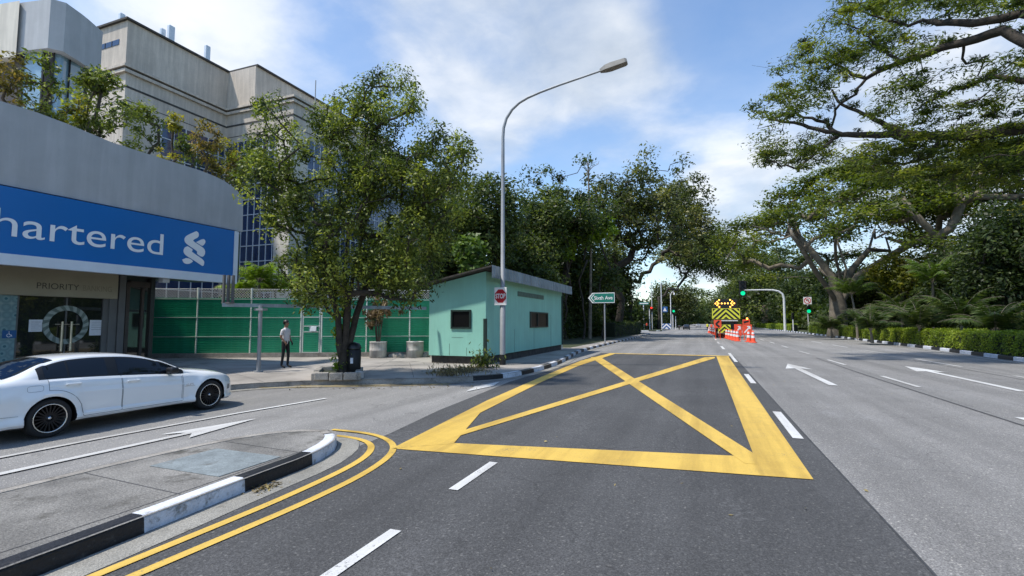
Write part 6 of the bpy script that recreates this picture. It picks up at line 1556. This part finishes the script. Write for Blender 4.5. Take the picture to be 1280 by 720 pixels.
thicket('undergrowth', [(-60, 82), (-22, 76), (-15.5, 66)], 4.0, 6, 500, .4, 'leaf_dark', 5, .25)
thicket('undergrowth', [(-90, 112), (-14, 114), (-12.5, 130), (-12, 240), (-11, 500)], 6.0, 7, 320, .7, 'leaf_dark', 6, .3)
thicket('far_woods', [(-300, 520), (-60, 560), (60, 600), (400, 500), (700, 250)], 60, 26, 90, 4.5, 'leaf_dark', 7, .45)
thicket('far_woods', [(45, -20), (48, 40), (50, 120), (60, 300)], 8, 13, 300, .8, 'leaf_dark', 8, .3)


# ------------------------------------------------------------------ road works: truck, boards, cones, workers
def clip_poly(poly, inside, cut):
    out = []
    for a, b in zip(poly, poly[1:] + poly[:1]):
        ia, ib = inside(a), inside(b)
        if ia: out.append(a)
        if ia != ib: out.append(cut(a, b))
    return out
def clip_rect(poly, x0, x1, z0, z1):
    for (ax, lim, sg) in ((0, x0, 1), (0, x1, -1), (1, z0, 1), (1, z1, -1)):
        if not poly: return poly
        poly = clip_poly(poly, lambda p: (p[ax] - lim) * sg >= 0, lambda a, b: tuple(a[k] + (b[k] - a[k]) * ((lim - a[ax]) / (b[ax] - a[ax])) for k in (0, 1)))
    return poly
def chevrons(mb, org, x0, x1, z0, z1, y, pitch, slope, apex_x=0.0):
    c = z0 - 3 * pitch
    while c < z1 + abs(x1 - x0) * slope:
        for (xa, xb, s) in ((x0, apex_x, 1), (apex_x, x1, -1)):
            zz = lambda x, q: q - slope * abs(x - apex_x)
            poly = clip_rect([(xa, zz(xa, c)), (xb, zz(xb, c)), (xb, zz(xb, c + pitch * .5)), (xa, zz(xa, c + pitch * .5))], x0, x1, z0, z1)
            if len(poly) > 2: mb.add([(org.x + p[0], y, p[1]) for p in poly], [tuple(range(len(poly)))])
        c += pitch


tk = atd(908.3, 420, 56); tk.z = 0.004
truck = empty('works_truck', tk, 'road works truck with yellow black chevron panels and lit amber arrow board', 'truck')
mb = BB(tk); mb.box((tk.x - 1.15, tk.y + .5, .95), (tk.x + 1.15, tk.y + 4.6, 1.15), bev=.03); mb.box((tk.x - 1.15, tk.y + .55, 1.15), (tk.x + 1.15, tk.y + .7, 2.2)); mb.box((tk.x - 1.15, tk.y + .71, 1.15), (tk.x - 1.05, tk.y + 4.6, 1.7)); mb.box((tk.x + 1.05, tk.y + .71, 1.15), (tk.x + 1.15, tk.y + 4.6, 1.7)); mb.build('bed', 'trim_black', truck)
mb = BB(tk); mb.prism([(tk.y + 4.7, .6), (tk.y + 6.5, .6), (tk.y + 6.5, 1.4), (tk.y + 6.2, 2.3), (tk.y + 4.7, 2.35)], 0, tk.x - 1.1, tk.x + 1.1); mb.build('cab', 'car_silver', truck)
for (yy) in (tk.y + 1.4, tk.y + 5.6):
    for sd in (-1, 1):
        mtx = Matrix.Translation((tk.x + sd * .98, yy, .46)) @ Matrix.Rotation(math.pi / 2, 4, 'Y'); mb = BB(tk); mb.lathe([(0, -.13), (.24, -.13), (.45, -.12), (.455, 0), (.45, .12), (.24, .13), (0, .13)], 24, 0, mtx); mb.build('wheel', 'rubber', truck)
px = 56 / F_PX
def zpx(v): return atd(908.3, v, 56).z
mb = BB(tk); mb.box((tk.x - 1.46, tk.y - .02, zpx(399)), (tk.x + 1.46, tk.y + .06, zpx(385.6)), bev=.02); cp = mb.build('chevron_panel', 'chev_yellow', truck)
mb = BB(tk); chevrons(mb, tk, -1.38, 1.38, zpx(398.6), zpx(386), tk.y - .03, .54, .95); mb.build('chevron', 'black', cp, fix=False)
mb = BB(tk); mb.box((tk.x - .85, tk.y - .1, .62), (tk.x + .45, tk.y - .02, zpx(406)), bev=.02); lp_ = mb.build('lower_panel', 'chev_yellow', truck)
mb = BB(tk); q = Vector((tk.x - .2, tk.y, 0)); chevrons(mb, q, -.62, .62, .66, zpx(406.3), tk.y - .11, .46, .95); mb.build('chevron', 'black', lp_, fix=False)
mb = BB(tk); mb.box((tk.x - 1.2, tk.y - .05, zpx(401.5)), (tk.x + 1.2, tk.y + .3, zpx(400))); mb.box((tk.x - .9, tk.y - .01, .55), (tk.x + .9, tk.y + .5, .8)); mb.build('frame_beam', 'steel_light', truck)
mb = BB(tk); mb.box((tk.x - 1.2, tk.y + .05, zpx(385.2)), (tk.x + 1.15, tk.y + .15, zpx(373.8)), bev=.02)
for sx in (-.9, .9): mb.tube([(tk.x + sx, tk.y + .2, 1.2), (tk.x + sx, tk.y + .2, zpx(376))], .05)
ab = mb.build('arrow_board', 'black', truck)
for (x, y) in ((215, 155), (192, 175), (170, 198), (192, 220), (215, 243), (205, 198), (245, 198), (282, 198), (318, 198), (358, 198), (345, 155), (370, 175), (392, 198), (370, 220), (345, 243)):
    c = Vector((tk.x + (880 + x / 10.29 - 908.3) * px, tk.y + .04, zpx(360 + y / 10.29))); mb = BB(tk); mb.lathe([(0, .03), (.06, .02), (.085, 0)], 12, 0, Matrix.Translation(c) @ Matrix.Rotation(math.pi / 2, 4, 'X')); mb.build('lamp', 'lamp_amber', ab)


def works_board(label, u0, v0, u1, v1, Z, kind):
    a, b = atd(u0, v0, Z), atd(u1, v1, Z); base = Vector(((a.x + b.x) / 2, a.y, 0.004)); r = empty('works_board', base, label, 'board', 'orange boards at the road works')
    w = abs(b.x - a.x) / 2; z0, z1 = b.z, a.z; mb = BB(base); mb.box((base.x - w, base.y, z0), (base.x + w, base.y + .03, z1), bev=.008); pnl = mb.build('panel', 'orange', r)
    mb = BB(base); cx, cz, h = base.x, (z0 + z1) / 2, (z1 - z0) / 2; y = base.y - .006
    def st(p, q, wd):
        p = Vector((p[0], 0, p[1])); q = Vector((q[0], 0, q[1])); t = (q - p).normalized(); nn = Vector((-t.z, 0, t.x)) * wd / 2; mb.add([(v.x, y, v.z) for v in (p - nn, q - nn, q + nn, p + nn)], [(0, 1, 2, 3)])
    if kind == 'chev': st((cx + w * .45, cz + h * .75), (cx - w * .45, cz), .2); y -= .003; st((cx - w * .45, cz), (cx + w * .45, cz - h * .75), .2)
    elif kind == 'slash': st((cx - w * .6, cz - h * .6), (cx + w * .55, cz + h * .55), .13); y -= .003; st((cx + w * .6, cz + h * .1), (cx + w * .55, cz + h * .62), .11); y -= .003; st((cx - w * .0, cz + h * .6), (cx + w * .6, cz + h * .62), .11)
    elif kind == 'flat': st((cx - w * .7, cz - h * .3), (cx + w * .7, cz + h * .4), .22)
    mb.build('arrow', 'white_band' if kind == 'slash' else 'black', pnl, fix=False)
    mb = BB(base)
    for s in (-.6, .6): mb.tube([(base.x + s * w, base.y + .05, 0), (base.x + s * w, base.y + .05, z0 + .2)], .03); mb.box((base.x + s * w - .05, base.y - .3, 0), (base.x + s * w + .05, base.y + .35, .06))
    mb.build('stand', 'orange', r)
    return r, base, z1
works_board('orange board with a black left chevron beside the truck', 892.2, 400, 901.8, 410, 54, 'chev')
works_board('orange board with a slanting white arrow right of the lower chevron panel', 917.6, 405.4, 927.2, 419.5, 51.5, 'slash')
works_board('wider orange board with a slanting white arrow at the right end', 927.8, 405.6, 939.8, 418.5, 51, 'slash')
r_, b_, z_ = works_board('raised orange board with a slanted black stripe and amber lamp', 928, 399.4, 937.2, 405.2, 53, 'flat')
mb = BB(b_); mb.lathe([(.07, 0), (.09, .05), (.08, .16), (0, .2)], 12, 0, Matrix.Translation((b_.x + .1, b_.y, z_))); mb.build('beacon', 'lamp_amber', r_)


def make_cone(label):
    r = empty('traffic_cone', (0, 0, 0), label, 'cone', 'orange cones round the road works')
    mb = MB(); mb.box((-.24, -.24, .0), (.24, .24, .06), bev=.02); mb.build('base', 'orange', r)
    pr = [(.19, .06), (.16, .18), (.135, .42), (.10, .64), (.075, .84), (.04, 1.0), (.0, 1.01)]
    mb = MB(); mb.lathe([(.19, .06), (.17, .12), (.14, .40)], 18); mb.lathe([(.125, .60), (.105, .72)], 18); mb.lathe([(.085, .90), (.05, 1.0), (0, 1.01)], 18); mb.build('body', 'orange', r)
    mb = MB(); mb.lathe([(.14, .40), (.125, .60)], 18); mb.lathe([(.105, .72), (.085, .90)], 18); mb.build('band', 'white_band', r)
    return r
cspots = [(886.5, 416.2), (889.0, 417.0), (891.6, 417.8), (894.2, 418.6), (896.9, 419.4), (899.7, 420.3), (902.6, 421.2), (905.5, 422.1), (908.5, 423.0), (911.6, 423.9), (914.9, 424.8), (918.4, 425.7), (922.0, 426.6), (936.0, 427.6), (941.6, 428.4)]
row = 'orange and white cone in the slanting row leading to the truck'
proto = None
for i, (u, v) in enumerate(cspots):
    p = onz(u, v, 0.004); lab = row if i < 13 else ('orange cone standing just left of the nearest cone' if i == 13 else 'nearest orange cone at the right end of the works')
    if proto is None: proto = make_cone(lab); o = proto
    else: o = copy_tree(proto); o['label'] = lab
    o.location = p; o.rotation_euler.z = .3 * math.sin(i * 2.1); o.scale = (1.15, 1.15, 1.05)
    if i >= 13: o['group'] = 'pair of cones nearest the camera'
p = onz(884.6, 414.6, .004); build_person('worker in yellow vest standing by the cones left of the truck', p, math.radians(-80), 1.75, 'orange', 'trousers', None, .3, .03, 'vest', False)
p = onz(889.5, 415.2, .004); build_person('worker in orange shirt beside the yellow vested worker', p, math.radians(-120), 1.7, 'orange', 'trousers', None, .2, .03, None, False)

# ------------------------------------------------------------------ signals and signs
def signal_head(root, c, lit, n=3, r=.15, gap=.36, mat_lit='lamp_green'):
    mb = BB(root.location); h = gap * n / 2; mb.box((c.x - .22, c.y, c.z - h), (c.x + .22, c.y + .25, c.z + h), bev=.04)
    hd = mb.build('signal_head', 'black', root)
    for k in range(n):
        z = c.z + h - gap * (k + .5); mb = BB(root.location); m_ = Matrix.Translation((c.x, c.y - .02, z)) @ Matrix.Rotation(math.pi / 2, 4, 'X'); mb.lathe([(0, .03), (r * .7, .02), (r, 0)], 16, 0, m_); mb.build('lens', mat_lit if k == lit else 'trim_black', hd)
        mb = BB(root.location); vs = []; fs = []
        for j in range(11):
            a = math.pi * j / 10; vs += [(c.x + (r + .03) * math.cos(a), c.y, z + (r + .03) * math.sin(a)), (c.x + (r + .03) * math.cos(a), c.y - .22, z + (r + .03) * math.sin(a))]
        fs = [(2 * j, 2 * j + 1, 2 * j + 3, 2 * j + 2) for j in range(10)]; mb.add(vs, fs); mb.build('hood', 'black', hd, fix=False)
    return hd
GY = 106.0; gp = ony(981.3, 410, GY); gp.z = .13
gs = empty('signal_gantry', gp, 'curved pale signal gantry holding a lit green light over the road', 'traffic light')
pts = [Vector((gp.x, GY, .13))] + [Vector((min(ony(u, v, GY).x, gp.x), GY, ony(u, v, GY).z)) for u, v in ((981.2, 380), (980.6, 373), (978, 367.5), (973, 364), (966, 362.6), (955, 362.4), (936, 362.6))]
mb = BB(gp); mb.tube(pts, [.24, .2, .19, .18, .17, .16, .14, .11], 12); mb.build('mast', 'steel_light', gs)
c = ony(928.4, 360.4, GY); hd = signal_head(gs, Vector((c.x, GY, c.z)), 2, 3, .42, .95)
hd.data.transform(Matrix.Identity(4)); mb = BB(gp); mb.box((c.x - .65, GY + .02, c.z - 1.5), (c.x + .65, GY + .06, c.z + 1.5), bev=.05); mb.build('backboard', 'black', gs)
mb = BB(gp); mb.tube([pts[-1], Vector((c.x, GY + .1, pts[-1].z))], .1); mb.build('arm_end', 'steel_light', gs)
def square_sign(u, v, Z, half, m_, name, label, zb=.13, cat='sign'):
    c = atd(u, v, Z); b = Vector((c.x, c.y, zb)); r = empty(name, b, label, cat); mb = BB(b); mb.tube([b, Vector((c.x, c.y + .06, c.z))], .07, 10); mb.build('post', 'steel_light', r)
    mb = BB(b); mb.box((c.x - half, c.y - .03, c.z - half), (c.x + half, c.y, c.z + half), bev=.01); pl_ = mb.build('plate', m_, r); return r, c, pl_
r, c, pl_ = square_sign(1009.3, 375.8, 84, .62, 'white_band', 'turn_sign', 'white square sign with red ring banning a turn above a green signal')
mb = BB(r.location)
for k in range(28):
    a0, a1 = 2 * math.pi * k / 28, 2 * math.pi * (k + 1) / 28; mb.add([(c.x + q * math.cos(a), c.y - .036, c.z + q * math.sin(a)) for q, a in ((.42, a0), (.54, a0), (.54, a1), (.42, a1))], [(0, 1, 2, 3)])
mb.add([(c.x - .36, c.y - .037, c.z + .28), (c.x - .28, c.y - .037, c.z + .36), (c.x + .36, c.y - .037, c.z - .28), (c.x + .28, c.y - .037, c.z - .36)], [(0, 1, 2, 3)]); mb.build('red_ring', 'red', pl_, fix=False)
mb = BB(r.location); P_ = [(.16, -.3), (.16, .1), (.08, .2), (-.08, .2), (-.16, .1), (-.16, -.08)]
for a, b in zip(P_[:-1], P_[1:]):
    a = Vector((a[0], 0, a[1])); b = Vector((b[0], 0, b[1])); t = (b - a).normalized(); nn = Vector((-t.z, 0, t.x)) * .05; mb.add([(c.x + q.x, c.y - .0345, c.z + q.z) for q in (a - nn, b - nn, b + nn, a + nn)], [(0, 1, 2, 3)])
mb.build('arrow', 'black', pl_, fix=False)
c2 = atd(1010.6, 386.8, 84); signal_head(r, Vector((c2.x, c2.y - .25, c2.z)), 1, 2, .3, .62)
pb = atd(991.6, 410, 92); pb.z = .13; sp_ = empty('signal_post', pb, 'short black and white signal post at the hedge gap', 'post')
mb = BB(pb); mb.tube([pb, pb + Vector((0, 0, 2.4))], .08); mb.build('post', 'white_band', sp_); c2 = Vector((pb.x, pb.y - .15, 3.0)); signal_head(sp_, c2, 9, 3, .13, .4)
ra, rb2 = (kx_at(90) + 1.0, 92.0), (kx_at(92) + 9, 92.0); rb_ = Vector((ra[0], ra[1], .13)); rl = empty('railing', rb_, 'pale green pedestrian railing behind the gap between the hedges', 'railing')
mb = BB(rb_)
for z in (.75, 1.25, 1.75): mb.tube([(ra[0], ra[1], z), (rb2[0], rb2[1], z)], .045, 6)
mb.build('rail', 'fence_post', rl)
for k in range(8): mb = BB(rb_); x = ra[0] + (rb2[0] - ra[0]) * k / 7; mb.tube([(x, ra[1] + .06, .1), (x, ra[1] + .06, 1.8)], .05, 6); mb.build('post', 'fence_post', rl)

# direction sign on the left
c = atd(751.5, 372.3, 40); k = 40 / F_PX; b = Vector((c.x + .25, c.y, .15)); dsn = empty('direction_sign', b, 'green arrow shaped road name sign pointing left beyond the hut', 'sign')
mb = BB(b); w, h = 16.6 * k, 6.4 * k
mb.prism([(c.x - w, c.z), (c.x - w + h * .85, c.z + h), (c.x + w, c.z + h), (c.x + w, c.z - h), (c.x - w + h * .85, c.z - h)], 1, c.y, c.y + .04); pl_ = mb.build('plate', 'white_band', dsn)
mb = BB(b); e = .86; mb.prism([(c.x - w * .90, c.z), (c.x - w * .92 + h * .8, c.z + h * e), (c.x + w * .965, c.z + h * e), (c.x + w * .965, c.z - h * e), (c.x - w * .92 + h * .8, c.z - h * e)], 1, c.y - .006, c.y - .002); mb.build('field', 'sign_green', pl_)
mb = BB(b); q0 = c.x - w * .80; mb.add([(q0, c.y - .01, c.z), (q0 + h * .62, c.y - .01, c.z + h * .7), (q0 + h * .8, c.y - .01, c.z + h * .7), (q0 + h * .2, c.y - .01, c.z), (q0 + h * .8, c.y - .01, c.z - h * .7), (q0 + h * .62, c.y - .01, c.z - h * .7)], [(0, 1, 2, 3), (0, 3, 4, 5)]); mb.build('chevron', 'white_band', pl_, fix=False)
text_obj('lettering', 'Sixth Ave', h * .98, 'white_band', (c.x + w * .16 - b.x, c.y - .012 - b.y, c.z - h * .33 - b.z), (1, 0, 0), (0, 0, 1), pl_, 0, 'CENTER', fit=w * 1.38, bold=.015)
mb = BB(b)
mb.tube([(b.x, c.y + .1, .15), (b.x, c.y + .1, c.z + h)], .06, 10); mb.build('post', 'steel', dsn)

LZ = 112
def lpost(name, u, vtop, label, cat, r=.09, m_='steel_light', Z=LZ):
    b = atd(u, 420, Z); b.z = .15; t = atd(u, vtop, Z); rt = empty(name, b, label, cat); mb = BB(b); mb.tube([b, Vector((b.x, b.y, t.z))], [r, r * .8], 8); mb.build('post', m_, rt); return rt, b, t
rt, b, t = lpost('street_name_sign', 805, 381, 'green street name plate on a white post at the far left corner', 'sign', .13, 'white_band')
mb = BB(b); mb.box((t.x - 1.1, t.y - .12, t.z - .0), (t.x + 1.1, t.y - .04, t.z + .62), bev=.03); pl_ = mb.build('plate', 'sign_green', rt)
mb = BB(b); mb.box((t.x - .95, t.y - .126, t.z + .2), (t.x + .95, t.y - .122, t.z + .42)); mb.build('white_strip', 'white_band', pl_)
rt, b, t = lpost('pedestrian_signal', 812.4, 386, 'pedestrian signal with a red light beside the street name post', 'traffic light', .12, 'white_band')
signal_head(rt, Vector((t.x + .35, t.y - .2, t.z - .1)), 0, 2, .22, .6, 'lamp_red')
lpost('slim_pole', 815.6, 352, 'slim tall grey pole behind the red pedestrian signal', 'pole', .09)
rt, b, t = lpost('crossing_sign', 827.6, 353, 'tall pole carrying a square blue pedestrian crossing sign', 'sign', .14)
c = atd(831.2, 386.8, LZ); mb = BB(b); mb.box((c.x - .58, c.y - .2, c.z - .62), (c.x + .58, c.y - .14, c.z + .62), bev=.02); pl_ = mb.build('plate', 'sign_blue', rt); mb = BB(b); mb.add([(c.x - .4, c.y - .205, c.z - .4), (c.x + .4, c.y - .205, c.z - .4), (c.x, c.y - .205, c.z + .42)], [(0, 1, 2)]); mb.build('triangle', 'white_band', pl_, fix=False)
rt, b, t = lpost('hook_lamp', 839.2, 367, 'white hooked lamp post near the left green signal', 'street lamp', .11, 'white_band')
mb = BB(b); mb.tube([Vector((t.x, t.y, t.z)), Vector((t.x + .15, t.y, t.z + .35)), Vector((t.x + .45, t.y, t.z + .4)), Vector((t.x + .6, t.y, t.z + .1))], .07, 8); mb.build('hook', 'white_band', rt); mb = BB(b); mb.lathe([(0, .2), (.12, .15), (.2, -.1), (.12, -.25), (0, -.28)], 14, 0, Matrix.Translation((t.x + .6, t.y, t.z - .1))); mb.build('globe', 'white_band', rt)
rt, b, t = lpost('traffic_signal', 841.6, 392, 'left kerb traffic signal showing green on a pale post', 'traffic light', .14, 'steel_light')
signal_head(rt, Vector((t.x + .1, t.y - .2, t.z + .55)), 1, 3, .26, .6)
lpost('marker_post', 702.3, 387, 'thin white post standing at the far end of the hut', 'post', .035, 'white_band', 30.5)
lpost('marker_post', 845.0, 395, 'thin white marker post right of the left green signal', 'post', .08, 'white_band')
c = atd(833.2, 407.6, 109); b = Vector((c.x, c.y, .15)); bd = empty('chevron_board', b, 'low blue and white chevron board at the far left kerb', 'sign'); mb = BB(b); mb.box((c.x - .95, c.y, .35), (c.x + .95, c.y + .05, 1.55), bev=.02); pl_ = mb.build('plate', 'sign_blue', bd); mb = BB(b); chevrons(mb, c, -.9, .9, .4, 1.5, c.y - .006, .8, 1.0); mb.build('chevron', 'white_band', pl_, fix=False)
mb = BB(b)
for s in (-.6, .6): mb.tube([(c.x + s, c.y + .08, .1), (c.x + s, c.y + .08, 1.0)], .05)
mb.build('post', 'steel', bd)
p = atd(808.8, 420, 108); p.z = .15; build_person('person in red shirt standing at the far left corner under the street name', p, math.radians(-60), 1.75, 'orange', 'trousers', None, .2, .03, None, False)

def build_moto(label, p):
    r = empty('motorcycle', p, label, 'motorcycle', None, math.pi / 2)
    for cx in (-.65, .65): mb = MB(); mb.lathe([(.2, -.05), (.3, -.06), (.32, 0), (.3, .06), (.2, .05)], 20, 0, Matrix.Translation((cx, 0, .32)) @ Matrix.Rotation(math.pi / 2, 4, 'X')); mb.build('wheel', 'rubber', r)
    mb = MB(); mb.tube([(-.75, 0, .75), (-.3, 0, .8), (.1, 0, .85), (.45, 0, .75)], [.1, .15, .17, .08], 10); mb.tube([(.62, 0, .32), (.45, 0, .95)], .04); mb.box((-.25, -.16, .3), (.25, .16, .62), bev=.05); mb.build('body', 'trim_black', r)
    mb = MB(); mb.tube([(.4, -.35, 1.02), (.45, 0, 1.0), (.4, .35, 1.02)], .02); mb.build('handlebar', 'steel', r); mb = MB(); mb.lathe([(0, 0), (.05, .01), (.06, .03)], 10, 0, Matrix.Translation((-.9, 0, .78)) @ Matrix.Rotation(-math.pi / 2, 4, 'Y')); mb.build('tail_light', 'red_lens', r)
    return r
p = onz(849, 412.2, .004); build_moto('black motorcycle waiting near the left kerb beside the dark car', p)
